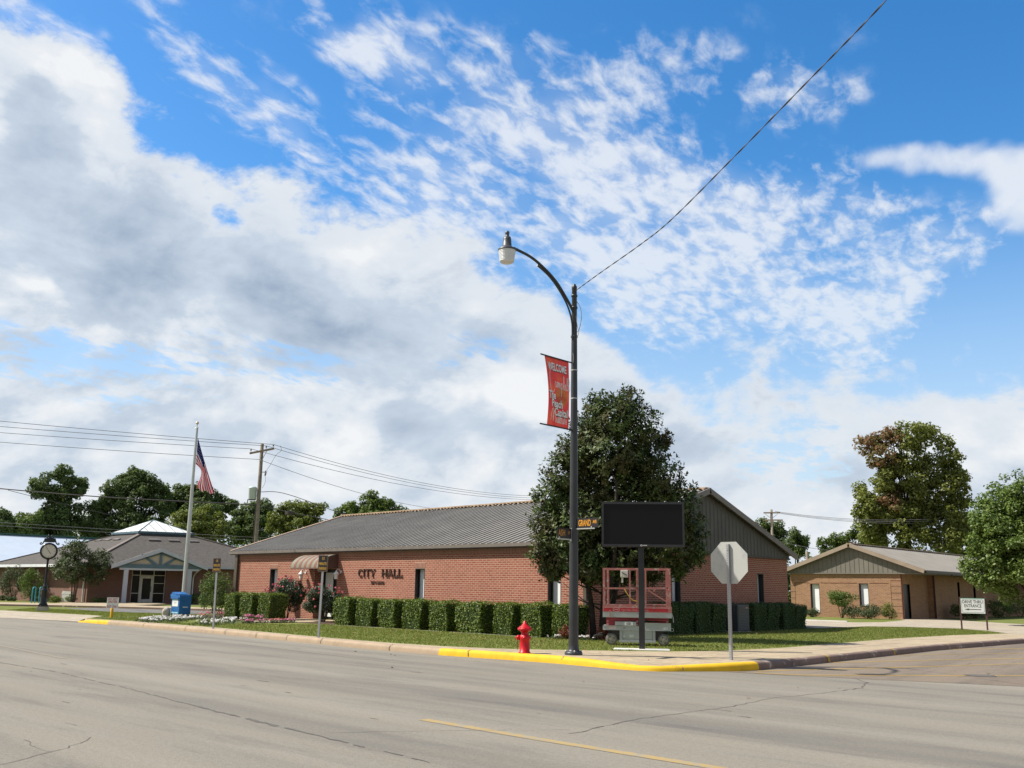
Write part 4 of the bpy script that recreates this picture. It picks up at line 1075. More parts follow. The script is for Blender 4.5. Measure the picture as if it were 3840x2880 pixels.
b = MB(); b.box((0, -.015, 2.55), (LFb, .05, 2.78), FF); b.build('soldier_course', MT['brick_tan_sold'], rb)
b = MB()
for (x0, x1) in ((.3, 1.3), (2.1, 4.5), (5.3, 6.5)): b.box((x0, -.006, 2.12), (x1, -.001, 2.15), FF)
for x in (.3, 6.62): b.box((x, -.006, .2), (x + .025, -.001, 2.15), FF)
for z in (.35, .75, 1.15, 1.55, 1.93, 2.3):
    b.box((6.63, -.006, z), (LFb, -.001, z + .03), FF); b.box((0, -.006, z), (.3, -.001, z + .03), FF)
b.build('reveal_line', plain('raked brick joint', (.10, .05, .03), .9), rb)
for o in ops: window(rb, FF, *o, .16, 'post_brown')
for o in ((4.4, 4.85, .55, 2.35), (7.7, 8.2, .55, 2.35)):
    b = MB(); b.box((o[0], .12, o[2]), (o[1], .16, o[3]), R2); b.build('window', MT['frame_dark'], rb)
b = MB(); b.box((.35, .1, 0), (1.45, .15, 2.1), RF); b.build('door', MT['frame_dark'], rb)
b = MB(); b.box((0.002, -.03, 0), (.18, -.002, 2.85), RF); b.build('corner_trim', plain('red brown corner trim', (.17, .05, .04), .7), rb)
b = MB(); b.box((1.80, -.03, .0), (1.92, -.002, 2.85), N2); b.build('downspout', MT['post_brown'], rb)
rx0, rxp, rx1, rze, rzp = -30.75, -26.15, -21.55, 3.08, 4.72
b = MB(); ribbed_roof(b, (rx1, 93.2, rze), (rx1, 61.85, rze), (rxp, 93.2, rzp), (rxp, 61.85, rzp), .4, .02); ribbed_roof(b, (rx0, 61.85, rze), (rx0, 93.2, rze), (rxp, 61.85, rzp), (rxp, 93.2, rzp), .4, .02)
rr = b.build('roof', MT['metal_roof2'], rb)
b = MB(); beam(b, (rxp, 61.85, rzp + .07), (rxp, 93.2, rzp + .07), .32, .06); b.build('ridge_cap', MT['ridge'], rr)
b = MB(); GY = 62.1
prof = []
x = rx0 + .3
while x < rx1 - .55:
    prof += [(x, 0), (x + .255, 0), (x + .262, .02), (x + .285, .02), (x + .292, 0)]; x += .30
prof.append((rx1 - .12, 0))
vs = []
for xx, d in prof:
    zz = rze + (rzp - rze) * (1 - abs(xx - rxp) / (rx1 - rxp)) - .05
    vs += [(xx, GY - d, 2.93), (xx, GY - d, max(zz, 2.935))]
b.add(vs, [(2 * i, 2 * i + 2, 2 * i + 3, 2 * i + 1) for i in range(len(prof) - 1)])
b.build('gable_cladding', MT['cladding2'], rb)
b = MB(); b.box((rx0 + .2, GY - .04, 2.86), (rx1 - .1, 66.9, 2.928)); b.build('soffit', MT['cladding2'], rb)
b = MB(); beam(b, (rx0 - .05, 61.8, rze + .05), (rxp, 61.8, rzp + .07), .10, .24); beam(b, (rxp, 61.8, rzp + .07), (rx1 + .05, 61.8, rze + .05), .10, .24)
b.build('rake_trim', plain('tan rake trim', (.30, .235, .175), .6, 0, .12, 2), rb)
b = MB(); b.box((rx1 - .02, 61.92, rze - .16), (rx1 + .1, 93.2, rze + .0)); b.box((rx1 - 1.1, 66.9, 2.86), (rx1 - .02, 93.2, 2.93)); b.build('gutter', MT['trim_dark'], rb)


# ================================================================== OBJECTS
# ---------------------------------------------------------------- street lamp
LX, LY = -14.37, 18.42
lamp = thing('street_lamp', (LX, LY, GZ), 'dark grey curved arm street lamp pole on the corner by the hydrant', 'street lamp')
b = MB(); b.lathe([(.205, .005), (.205, .05), (.19, .075), (.15, .085), (.125, .13), (.115, .22)], (LX, LY, GZ), 24); b.build('base', MT['pole_grey'], lamp)
b = MB(); b.lathe([(.112, .18), (.108, 1.2), (.098, 3.2), (.085, 5.2), (.072, 7.2), (.062, 8.66), (.066, 8.67), (.066, 8.73), (.05, 8.76), (.03, 8.80)], (LX, LY, GZ), 22); b.build('pole', MT['pole_grey'], lamp)
for k in range(4):
    a = math.radians(45 + 90 * k); b = MB(); b.lathe([(.022, .05), (.022, .10), (.012, .11)], (LX + .17 * math.cos(a), LY + .17 * math.sin(a), GZ), 6, None, False); b.build('bolt', MT['galv'], lamp)
def smooth_path(pts, n=6):
    pts = [Vector(p) for p in pts]; out = []
    for i in range(len(pts) - 1):
        p0, p1, p2, p3 = pts[max(i - 1, 0)], pts[i], pts[i + 1], pts[min(i + 2, len(pts) - 1)]
        for k in range(n):
            t = k / n; out.append(.5 * ((2 * p1) + (p2 - p0) * t + (2 * p0 - 5 * p1 + 4 * p2 - p3) * t * t + (-p0 + 3 * p1 - 3 * p2 + p3) * t ** 3))
    out.append(pts[-1]); return out
b = MB()
b.tube(smooth_path([(LX, LY - .05, 8.25), (LX, LY - .24, 8.45), (LX, 17.72, 8.83), (LX, 17.25, 9.06), (LX, 16.75, 9.21), (LX, 16.15, 9.26)]), .034, 10)
b.tube(smooth_path([(LX, LY - .075, 7.55), (LX, LY - .10, 8.0), (LX, 18.12, 8.38), (LX, 17.75, 8.72), (LX, 17.4, 8.93), (LX, 17.0, 9.07)]), .022, 8)
b.build('arm', MT['pole_grey'], lamp)
b = MB()
for z, r in ((7.47, .078), (8.2, .072), (8.5, .070)): b.lathe([(r, z - .028), (r + .008, z - .022), (r + .008, z + .022), (r, z + .028)], (LX, LY, GZ), 16); b.cut()
b.build_each('bracket', MT['pole_grey'], lamp)
b = MB()
for z in (5.93, 6.62): b.lathe([(.083, z), (.083, z + .025)], (LX, LY, GZ), 18); b.cut()
b.build_each('banding', MT['alu'], lamp)
hd = (LX, 15.93, 0)
b = MB(); b.lathe([(.205, 9.13), (.21, 9.16), (.16, 9.2), (.105, 9.24), (.095, 9.40), (.08, 9.46), (.045, 9.47), (.045, 9.53), (.05, 9.54), (.05, 9.585), (.03, 9.60)], hd, 22)
b.tube([(LX, 16.2, 9.255), (LX, 16.0, 9.22)], .04, 8)
b.build('lamp_head', plain('grey cast housing', (.085, .088, .092), .45, .3), lamp)
b = MB(); prof = []
for i in range(9): prof += [(.20 - .004 * i, 9.13 - .031 * i), (.192 - .004 * i, 9.13 - .031 * i - .016)]
b.lathe(prof + [(.13, 8.845), (.05, 8.84)], hd, 28, None, False); b.build('lens', MT['refractor'], lamp)
b = MB(); b.tube(smooth_path([(LX + .06, LY + .02, 8.35 + GZ), (LX + .16, LY + .02, 8.2 + GZ), (LX + .20, LY + .03, 7.95 + GZ), (LX + .13, LY + .02, 7.62 + GZ), (LX + .07, LY, 7.58 + GZ)]), .008, 5); b.cut()
b.tube(smooth_path([(LX + .07, LY - .03, 8.1 + GZ), (LX + .11, LY - .03, 7.75 + GZ), (LX + .16, LY - .03, 7.55 + GZ), (LX + .09, LY - .02, 7.42 + GZ)]), .007, 5); b.cut()
b.tube(smooth_path([(LX + .02, LY - .075, 7.05 + GZ), (LX + .05, LY - .085, 6.9 + GZ), (LX + .01, LY - .08, 6.75 + GZ)]), .008, 5)
b.build_each('loose_wire', MT['wire_pale'], lamp)
# ---------------------------------------------------------------- banner on the lamp
ban = thing('banner', (LX, LY - .1, 6.1), 'red and orange welcome banner hung from the street lamp pole', 'banner')
b = MB()
for z in (6.955, 5.32): b.tube([(LX, LY - .05, z), (LX, 17.16, z + .0)], .018, 8); b.cut()
b.build_each('banner_arm', MT['black_metal'], ban)
BY0, BY1, BZ0, BZ1 = 17.29, 18.20, 5.31, 6.96
def ban_x(y, z):
    v = (z - BZ0) / (BZ1 - BZ0); u = (BY1 - y) / (BY1 - BY0)
    return .085 * math.sin(math.pi * v) * (.25 + .75 * u)
def ban_y(y, z):                      # the free edge is pulled in towards the foot
    v = (z - BZ0) / (BZ1 - BZ0); u = (BY1 - y) / (BY1 - BY0)
    return y + u * .11 * (1 - v)
m, nt, pb = mat('printed banner cloth')
v_ = _coord(nt, 'Object'); f1 = _noise(nt, v_, 2.2, 3, .5); f2 = _noise(nt, v_, 5.5, 4, .6)
cb = _ramp(nt, f1, [(.30, (.44, .022, .03)), (.55, (.50, .04, .03)), (.70, (.60, .13, .03)), (.84, (.58, .34, .16))])
cb = _mix(nt, .35, cb, _ramp(nt, f2, [(.3, (.44, .02, .035)), (.7, (.55, .09, .07))])); nt.links.new(cb, pb.inputs['Base Color']); pb.inputs['Roughness'].default_value = .6
tr_ = nt.nodes.new('ShaderNodeBsdfTranslucent'); nt.links.new(cb, tr_.inputs['Color']); ms_ = nt.nodes.new('ShaderNodeMixShader'); ms_.inputs[0].default_value = .30
nt.links.new(pb.outputs[0], ms_.inputs[1]); nt.links.new(tr_.outputs[0], ms_.inputs[2]); nt.links.new(ms_.outputs[0], nt.nodes['Material Output'].inputs['Surface'])
b = MB(); nu, nv = 10, 18; vs = []
for i in range(nv + 1):
    for j in range(nu + 1):
        z = BZ0 + (BZ1 - BZ0) * i / nv; y = BY0 + (BY1 - BY0) * j / nu; vs.append((LX + ban_x(y, z), ban_y(y, z), z))
b.add(vs, [(i * (nu + 1) + j, i * (nu + 1) + j + 1, (i + 1) * (nu + 1) + j + 1, (i + 1) * (nu + 1) + j) for i in range(nv) for j in range(nu)], True)
cloth = b.build('cloth', m, ban)
def on_banner(b2, out, off):
    for v3 in out.v:
        y, z = v3[1], v3[2]; b2.v.append((LX + ban_x(y, z) + off, ban_y(y, z), z))
    b2.f += out.f; b2.sm += out.sm
def banner_text(lines, m_, off):
    res = MB()
    for txt, size, y, z, wd, bold in lines:
        res.cut()
        o = MB(); o.text(txt, size, Matrix(((0, 0, 1, LX), (1, 0, 0, y), (0, 1, 0, z), (0, 0, 0, 1))), bold, 1, 0, 'LEFT', 0, wd)
        k = len(res.v); tmp = MB(); on_banner(tmp, o, off)
        res.v += tmp.v; res.f += [tuple(i + k for i in f) for f in tmp.f]; res.sm += tmp.sm
    return res
BT = [('WELCOME', .255, 17.365, 6.71, .76), ('The', .25, 17.325, 6.03, .28), ('Peach', .25, 17.43, 5.845, .48), ('Capital', .25, 17.56, 5.655, .585)]
banner_text([(t_, sz, y, z, w_ * .96, .007) for t_, sz, y, z, w_ in BT], plain('white banner print', (.82, .82, .82), .6, 0, .04), .008).build_each('print', bpy.data.materials['white banner print'], cloth)
banner_text([(t_, sz, y + .008, z - .012, w_ * .97, .017) for t_, sz, y, z, w_ in BT], plain('dark banner outline', (.10, .04, .03), .6), .004).build_each('print', bpy.data.materials['dark banner outline'], cloth)
# the two handwritten lines, drawn as pen strokes
def script_word(strokes, y0, z0, k, rise, m_):
    res = MB()
    for st in strokes:
        pts = [(y0 + p[0] * k, z0 + p[1] * k + rise * p[0] * k) for p in st]
        sp = smooth_path([(0, p[0], p[1]) for p in pts], 4)
        strip_pts = [(q.y, q.z) for q in sp]
        t = MB(); strip(t, strip_pts, .019, 0)
        k0 = len(res.v); res.v += [(LX + ban_x(v3[0], v3[1]) + .009, ban_y(v3[0], v3[1]), v3[1]) for v3 in t.v]; res.f += [tuple(reversed([i + k0 for i in f])) for f in t.f]; res.sm += [False] * len(t.f)
    return res
Cst = [(1.5, 2.6), (1.2, 3.1), (.6, 2.9), (.2, 2.0), (.1, .6), (.3, -.6), (.9, -.9), (1.4, -.3)]
def lo(x): return [(x + .45, .8), (x + .1, .9), (x, .3), (x + .25, 0), (x + .5, .5), (x + .55, .9), (x + .55, .2), (x + .75, 0)]            # a
def mm(x): return [(x, 0), (x + .05, .9), (x + .2, .85), (x + .3, 0), (x + .35, .8), (x + .5, .85), (x + .6, 0), (x + .65, .8), (x + .8, .8), (x + .9, .1), (x + 1.05, 0)]
def pp(x): return [(x, .9), (x, -1.3), (x + .02, .5), (x + .3, .95), (x + .5, .5), (x + .3, 0), (x + .1, .1)]
def bb(x): return [(x, 0), (x + .25, 1.0), (x + .3, 2.0), (x + .12, 2.0), (x + .05, .2), (x + .3, 0), (x + .45, .5), (x + .2, .7)]
def el_(x): return [(x, .35), (x + .3, .65), (x + .25, .95), (x + .05, .7), (x + .1, .1), (x + .35, 0), (x + .5, .3)]
def ll(x): return [(x, .2), (x + .3, 1.2), (x + .32, 2.0), (x + .15, 2.0), (x + .1, .3), (x + .25, 0), (x + .45, .25)]
pen = plain('pale pen lettering', (.74, .62, .58), .6, 0, .04)
script_word([Cst, lo(1.5), mm(2.2), pp(3.3), bb(3.95), el_(4.45), ll(4.95), ll(5.4)], 17.36, 6.24, .145, -.02, pen).build('print', pen, cloth)
Mst = [(.0, .2), (.2, 1.6), (.5, 2.2), (.65, 1.4), (.7, .1), (.9, 1.6), (1.15, 2.2), (1.3, 1.2), (1.4, .1), (1.6, .2)]
def ii(x): return [(x, .3), (x + .15, .9), (x + .15, .2), (x + .3, 0)]
def ss(x): return [(x, .1), (x + .25, .95), (x + .3, .5), (x + .2, .05), (x, .1), (x + .4, .1)]
def oo(x): return [(x + .3, .9), (x + .05, .7), (x + .05, .2), (x + .3, 0), (x + .45, .5), (x + .3, .9), (x + .6, .8)]
def uu(x): return [(x, .9), (x + .05, .15), (x + .3, .1), (x + .4, .9), (x + .42, .1), (x + .6, .1)]
def rr_(x): return [(x, 0), (x + .1, .9), (x + .3, .85), (x + .3, .2), (x + .5, .1)]
script_word([Mst, ii(1.6), ss(1.95), ss(2.35), oo(2.75), uu(3.35), rr_(3.95), ii(4.45)], 17.42, 5.42, .145, -.02, pen).build('print', pen, cloth)
# peach shapes printed on the cloth
b = MB()
tmp = MB(); n = 28; cyy, czz, rr0 = 17.86, 6.04, .25
for r0, r1 in ((0, rr0),):
    ring = [(LX, cyy + rr0 * math.cos(2 * math.pi * k / n), czz + rr0 * .92 * math.sin(2 * math.pi * k / n)) for k in range(n)]
    tmp.add([(LX, cyy, czz)] + ring, [(0, 1 + k, 1 + (k + 1) % n) for k in range(n)])
on_banner(b, tmp, .0018)
m2, nt2, pb2 = mat('printed peach'); f = _noise(nt2, _coord(nt2, 'Object'), 3.4, 3, .5)
nt2.links.new(_ramp(nt2, f, [(.35, (.50, .05, .03)), (.55, (.70, .20, .02)), (.7, (.62, .16, .08))]), pb2.inputs['Base Color']); pb2.inputs['Roughness'].default_value = .6
b.build('print', m2, cloth)
# ---------------------------------------------------------------- street name signs
def street_sign(name, label, M, w, h, words):
    t = thing(name, M.translation, label, 'street sign')
    b = MB(); b.bbox((.08, -.006, -h / 2), (.08 + w, .006, h / 2), M, .004); p = b.build('plate', MT['sign_black'], t)
    b = MB(); b.box((.03, -.012, -h / 2 - .03), (.08 + w * .83, .012, -h / 2 - .004), M); b.box((.05, -.02, -h / 2 - .05), (.09, .02, h / 2), M); b.box((w * .80, -.014, -h / 2 - .03), (w * .84, .014, -h / 2 + .035), M)
    b.build('bracket', MT['alu'], t)
    b = MB()
    for txt, s, x, z, wd in words: b.text(txt, s, face_frame(M, x, -.008, z), .004, 1, .001, 'CENTER', 0, wd); b.cut()
    b.build_each('lettering', MT['sign_amber'], p); return t
street_sign('street_sign', 'black street sign with amber letters reading GRAND on the lamp pole', frame((LX, LY - .02, 3.12), (1, -.02, 0)), .66, .22, [('GRAND', .20, .34, -.005, .36), ('AVE', .10, .635, .02, .11)])
Mz = frame((LX, LY - .76, 2.88), (0, 1, 0)); M_ash = frame((LX, LY, 2.88), (0, 1, 0)) @ Matrix.Translation((-.76, 0, 0))
t = thing('street_sign', (LX, LY - .1, 2.88), 'black street sign reading ASH pointing out over the street below the GRAND sign', 'street sign')
b = MB(); b.bbox((.14, -.006, -.12), (.66, .006, .12), M_ash, .004); p = b.build('plate', MT['sign_black'], t)
b = MB(); b.box((.20, -.012, -.15), (.70, .012, -.122), M_ash); b.box((.655, -.02, -.17), (.685, .02, .13), M_ash); b.box((.18, -.014, -.15), (.23, .014, -.085), M_ash); b.build('bracket', MT['alu'], t)
b = MB(); b.text('ASH', .20, face_frame(M_ash, .305, -.008, .0), .005, 1, .001, 'CENTER', 0, .25); b.cut(); b.text('ST', .09, face_frame(M_ash, .575, -.008, .01), .002, 1, .001, 'CENTER', 0, .08); b.build_each('lettering', plain('dull amber lettering', (.42, .20, .035), .5), p)
# ---------------------------------------------------------------- fire hydrant
HX, HY = -15.42, 17.93
hyd = thing('fire_hydrant', (HX, HY, .158), 'glossy red fire hydrant standing behind the yellow kerb', 'fire hydrant')
b = MB(); b.lathe([(.14, .0), (.14, .02), (.118, .03), (.116, .30), (.125, .33), (.125, .37), (.11, .39), (.085, .41), (.082, .45), (.09, .475), (.135, .505)], (HX, HY, .158), 24); b.build('barrel', MT['hyd_red'], hyd)
b = MB(); b.lathe([(.135, .507), (.168, .52), (.17, .55), (.15, .56), (.135, .585), (.085, .615), (.07, .64), (.055, .645), (.05, .665), (.035, .67), (.03, .72), (.018, .725)], (HX, HY, .158), 24)
for k in range(8):
    a = 2 * math.pi * k / 8; b.lathe([(.018, .545), (.018, .575)], (HX + .15 * math.cos(a), HY + .15 * math.sin(a), .158), 6, None, False)
b.build('bonnet', MT['hyd_red'], hyd)
hn = Vector((-.80, -.60, 0)); hs_ = Vector((.60, -.80, 0))
for d, r, L_ in ((hn, .052, .20), (hs_, .062, .16), (-hn, .05, .13)):
    Mn = Matrix.Translation((HX, HY, .158 + .345)) @ d.to_track_quat('Z', 'Y').to_matrix().to_4x4()
    b = MB(); b.lathe([(r * .9, .07), (r * .9, .11), (r * 1.12, .115), (r * 1.12, L_ * .8), (r * .8, L_ * .95), (r * .35, L_ * .97), (r * .35, L_ * 1.12), (r * .2, L_ * 1.14)], (0, 0, 0), 14, Mn); b.build('nozzle', MT['hyd_red'], hyd)
b = MB()
c0_ = Vector((HX, HY, 0)) + hn * .17
for k in range(9):
    z = .158 + .30 - k * .026; b.tube([(c0_.x + random.uniform(-.006, .006), c0_.y, z), (c0_.x + random.uniform(-.006, .006), c0_.y, z - .02)], .008, 5)
b.build('chain', MT['chain'], hyd)
# ---------------------------------------------------------------- stop sign seen from behind
SX, SY = -11.19, 19.91
st = thing('stop_sign', (SX, SY, .155), 'grey metal back of an octagonal stop sign on a steel post', 'stop sign')
Ms = frame((SX, SY, .155), (1, 0, 0))
R_ = .457 / math.cos(math.pi / 8); oc = [(R_ * math.cos(math.pi / 8 + k * math.pi / 4), 2.09 + R_ * math.sin(math.pi / 8 + k * math.pi / 4)) for k in range(8)]
b = MB(); b.prism(oc, (.028, .031), Ms); pl = b.build('plate', worn('dull bare aluminium sign back', (.50, .51, .48), (.42, .43, .42), .52, 2.5, .5, .25), st)
b = MB(); b.prism([(x * .985, 2.09 + (z - 2.09) * .985) for x, z in oc], (.0315, .0325), Ms); fc = b.build('sign_face', MT['sign_red'], pl)
b = MB(); b.text('STOP', .34, Ms @ Matrix(((-1, 0, 0, 0), (0, 0, 1, .034), (0, 1, 0, 2.09), (0, 0, 0, 1))), .006, .78, 0); b.build('lettering', MT['sign_white'], fc)
b = MB(); pr = [(-.03, .0), (-.03, .006), (-.012, .006), (-.012, .026), (.012, .026), (.012, .006), (.03, .006), (.03, 0)]
Mpost = Ms @ Matrix.Rotation(0, 4, 'X')
vs0 = [Mpost @ Vector((x, y, -.05)) for x, y in [(-.033, -.034), (.033, -.034), (.033, .027), (-.033, .027)]]
b.bbox((-.031, -.034, -.05), (.031, .027, 2.50), Ms, .004); pst = b.build('post', MT['galv'], st)
b = MB()
for k in range(46): b.box((-.006, -.0352, .06 + k * .053), (.006, -.0338, .072 + k * .053), Ms); b.cut()
b.build_each('bolt_hole', MT['frame_dark'], pst)
b = MB()
for z in (1.80, 2.38): b.lathe([(.013, 0), (.013, .012)], (0, 0, 0), 6, Ms @ Matrix.Translation((0, -.034, z)) @ Matrix.Rotation(math.pi / 2, 4, 'X'), False); b.cut()
b.build_each('bolt', MT['alu'], st)
# ---------------------------------------------------------------- fifteen minute parking signs
def park_sign(x, y, label, lean):
    t = thing('parking_sign', (x, y, .155), label, 'parking sign', 'fifteen minute parking signs')
    nrm = Vector((.42, -.908, 0)); xd = Vector((.908, .42, 0))
    M = frame((x, y, .155), xd) @ Matrix.Rotation(lean, 4, 'Y')
    b = MB(); b.box((-.03, -.004, -.05), (.03, .002, 2.28), M); b.box((-.03, .002, -.05), (-.024, .028, 2.28), M); b.box((.024, .002, -.05), (.03, .028, 2.28), M); b.build('post', MT['galv'], t)
    b = MB(); b.bbox((-.155, -.012, 1.86), (.155, -.005, 2.33), M, .003); p = b.build('plate', MT['sign_border'], t)
    b = MB(); b.box((-.135, -.0135, 1.88), (.135, -.0122, 2.31), M); b.build('sign_face', MT['sign_black'], p)
    b = MB(); b.text('15', .11, face_frame(M, 0, -.0145, 2.23), .003, 1, 0, 'CENTER', 0, .08); b.cut(); b.text('MINUTE', .11, face_frame(M, 0, -.0145, 2.08), .004, 1, 0, 'CENTER', 0, .235); b.cut(); b.text('PARKING', .11, face_frame(M, 0, -.0145, 1.945), .004, 1, 0, 'CENTER', 0, .245); b.build_each('lettering', MT['sign_gold'], p)
park_sign(-23.45, 18.22, 'black and gold fifteen minute parking sign in front of the clipped hedges and awning', .016)
park_sign(-30.05, 18.95, 'black and gold fifteen minute parking sign beside the white flower bed', -.012)
# ---------------------------------------------------------------- blank LED board on its post
EX, EY = -14.63, 21.56; Me = frame((EX, EY, 0), (.827, .562, 0))
led = thing('message_board', (EX, EY, .17), 'blank black electronic message board on a square black post', 'message board')
b = MB(); b.bbox((-.075, -.075, .165), (.075, .075, 2.74), Me, .01); b.build('post', MT['black_metal'], led)
b = MB(); b.bbox((-1.0, -.13, 2.71), (1.11, .13, 3.86), Me, .012); cab = b.build('cabinet', MT['black_metal'], led)
b = MB(); b.box((-.945, -.137, 2.775), (1.055, -.131, 3.80), Me); b.build('screen', MT['screen'], cab)
b = MB()
for xa, xb, za, zb in ((-.995, 1.105, 3.80, 3.855), (-.995, 1.105, 2.715, 2.772), (-.995, -.948, 2.772, 3.80), (1.058, 1.105, 2.772, 3.80)): b.box((xa, -.146, za), (xb, -.1305, zb), Me)
b.build('bezel', plain('satin black bezel', (.032, .033, .036), .5), cab)
b = MB(); n = 16; ring = [Me @ Vector((.01 + r * math.cos(2 * math.pi * k / n), -.1475, 2.745 + r * .8 * math.sin(2 * math.pi * k / n))) for r in (.016, .028) for k in range(n)]
b.add(ring, [(k, n + k, n + (k + 1) % n, (k + 1) % n) for k in range(n)])
for k in range(4): b.box((.05 + k * .028, -.149, 2.735), (.068 + k * .028, -.147, 2.757), Me)
b.build('logo', MT['sign_white'], cab)
b = MB()
for x in (-.2, .12, .62, .98): b.tube([(x, 0, 3.855), (x, 0, 3.885), (x + .04, 0, 3.885), (x + .04, 0, 3.855)], .008, 5, True, Me); b.cut()
b.build_each('lifting_eye', MT['galv'], cab)
# ---------------------------------------------------------------- scissor lift
SLX, SLY = -15.93, 23.26; Ml = frame((SLX, SLY, .155), (.827, .562, 0))
lift = thing('scissor_lift', (SLX, SLY, .155), 'faded red and grey scissor lift parked on the grass behind the message board', 'scissor lift')
D0, D1 = -.40, .40
for x in (-.70, .70):
    for y in (D0 + .08, D1 - .08):
        Mw = Ml @ Matrix.Translation((x, y, .158)) @ Matrix.Rotation(math.pi / 2, 4, 'X')
        b = MB(); b.lathe([(.10, -.065), (.145, -.062), (.158, -.045), (.158, .045), (.145, .062), (.10, .065)], (0, 0, 0), 24, Mw); w_ = b.build('wheel', MT['tyre'], lift)
        b = MB(); b.lathe([(.118, .058), (.112, .075), (.10, .068), (.06, .072), (.03, .078), (.012, .08)], (0, 0, 0), 22, Mw); b.build('rim', MT['rim'], w_)
        b = MB()
        for k in range(4):
            a = math.radians(25 + 90 * k); b.box((-.022, -.009, .066), (.022, .009, .0755), Mw @ Matrix.Translation((.075 * math.cos(a), .075 * math.sin(a), 0)) @ Matrix.Rotation(a + math.pi / 2, 4, 'Z'))
        b.build('rim_slot', MT['lift_dark'], w_)
b = MB(); b.bbox((-.93, D0, .40), (.90, D0 + .06, .515), Ml, .006); b.box((-.93, D0 + .0601, .42), (.90, D1 - .0601, .45), Ml); b.bbox((-.93, D1 - .06, .40), (.90, D1, .515), Ml, .006)
b.box((.16, D0 + .004, .5155), (.90, D0 + .07, .60), Ml); b.box((-.93, D0 - .012, .505), (.14, D0 + .02, .517), Ml); b.box((.16, D0 - .012, .592), (.90, D0 + .02, .604), Ml); b.box((-.93, D0 - .010, .398), (.90, D0 + .02, .408), Ml)
b.build('chassis', MT['lift_grey'], lift)
b = MB(); b.bbox((-.48, D0 + .01, .13), (.48, D1 - .01, .398), Ml, .006); b.bbox((-.50, D0 - .01, .08), (.49, D1 + .01, .128), Ml, .004); tray = b.build('battery_box', MT['lift_grey'], lift)
b = MB()
for x in (-.395, .395): b.box((x, D0 + .006, .14), (x + .008, D0 + .0095, .39), Ml)
b.box((-.395, D0 + .006, .165), (.395, D0 + .0095, .17), Ml); b.build('door_seam', MT['lift_dark'], tray)
b = MB()
for z in (.225, .265): b.box((-.22, D0 - .004, z), (-.10, D0 + .0092, z + .014), Ml)
b.box((-.38, D0 - .012, .232), (-.34, D0 + .0092, .25), Ml); b.build('latch', MT['white'], tray)
b = MB(); b.box((-.70, D0 + .08, .155), (.70, D0 + .12, .40), Ml); b.box((-.62, D0 + .12, .2), (.62, D1 - .1, .38), Ml)
for x in (-.72, .68): b.box((x - .06, D0 + .16, .15), (x + .1, D1 - .16, .40), Ml)
b.build('undercarriage', MT['lift_dark'], lift)
# folded scissor arms
for i, (z0, z1) in enumerate(((.53, .60), (.60, .54), (.61, .67), (.68, .625))):
    for y in (D0 + .10, D1 - .14):
        b = MB(); zz0, zz1 = z0 + .05 * (i // 2) , z1 + .05 * (i // 2)
        b.prism([(-.84, zz0 - .028), (.84, zz1 - .028), (.84, zz1 + .028), (-.84, zz0 + .028)], (y, y + .05), Ml); b.build('scissor_arm', MT['lift_deep'], lift)
b = MB()
for x in (-.80, .0, .80):
    for z in (.55, .63): b.tube([(x, D0 + .08, z), (x, D1 - .08, z)], .03, 8, True, Ml)
b.build('pivot_pin', MT['lift_red'], lift)
b = MB(); b.bbox((-.60, D0 + .0, .525), (-.03, D0 + .09, .625), Ml, .006); hb = b.build('pump_cover', MT['lift_grey'], lift)
b = MB(); b.box((-.34, D0 - .006, .530), (-.12, D0 - .001, .618), Ml); lab_ = b.build('plate', MT['sign_white'], hb)
b = MB(); b.text('1531', .085, face_frame(Ml, -.23, D0 - .0075, .572), .004, .85, 0); b.build('lettering', MT['sign_ink'], lab_)
# platform
b = MB(); b.bbox((-.93, D0 - .01, .735), (.93, D0 + .03, .875), Ml, .005); b.bbox((-.93, D1 - .03, .735), (.93, D1 + .01, .875), Ml, .005); b.box((-.93, D0 + .031, .76), (.93, D1 - .031, .79), Ml); b.build('platform', MT['lift_grey'], lift)
b = MB(); b.bbox((-.93, D0 - .012, .877), (.93, D0 + .02, 1.035), Ml, .005); b.bbox((-.93, D1 - .02, .877), (.93, D1 + .012, 1.035), Ml, .005); b.box((-.93, D0 + .021, .88), (-.905, D1 - .021, 1.03), Ml); b.box((.905, D0 + .021, .88), (.93, D1 - .021, 1.03), Ml)
tb_ = b.build('toe_board', MT['lift_red'], lift)
b = MB(); b.box((-.90, D0 - .0135, .90), (.83, D0 - .0122, .985), Ml); b.build('stripe', plain('bright red decal', (.48, .022, .035), .5, 0, .2, 6), tb_)
b = MB(); n = 26
for r0, r1, y in ((.072, .088, D0 - .0150),):
    ring = [Ml @ Vector((-.565 + r * 1.05 * math.cos(2 * math.pi * k / n), y, .945 + r * .72 * math.sin(2 * math.pi * k / n))) for r in (r0, r1) for k in range(n)]
    b.add(ring, [(k, n + k, n + (k + 1) % n, (k + 1) % n) for k in range(n)])
for k in range(5): b.box((-.615 + k * .021, D0 - .016, .93), (-.600 + k * .021, D0 - .0145, .962), Ml)
for k, (xa, xb) in enumerate(((-.42, -.33), (-.31, -.18), (-.15, .0), (.13, .3))):
    b.box((xa, D0 - .0155, .938), (xb, D0 - .0145, .946), Ml); b.box((xa + .03, D0 - .0155, .917), (xb + .02, D0 - .0145, .924), Ml)
b.box((-.90, D0 - .0155, .995), (.90, D0 - .0145, 1.002), Ml); b.build('decal', plain('chalky pink decal', (.62, .36, .36), .6), tb_)
b = MB(); b.box((-.745, D0 - .03, .73), (-.725, D0 - .0125, .93), Ml); b.build('latch', MT['lift_red'], tb_)
b = MB(); b.text('1632', .085, face_frame(Ml, .74, D0 - .003, .46), .003, .85, 0); b.build('lettering', MT['sign_white'], lift)
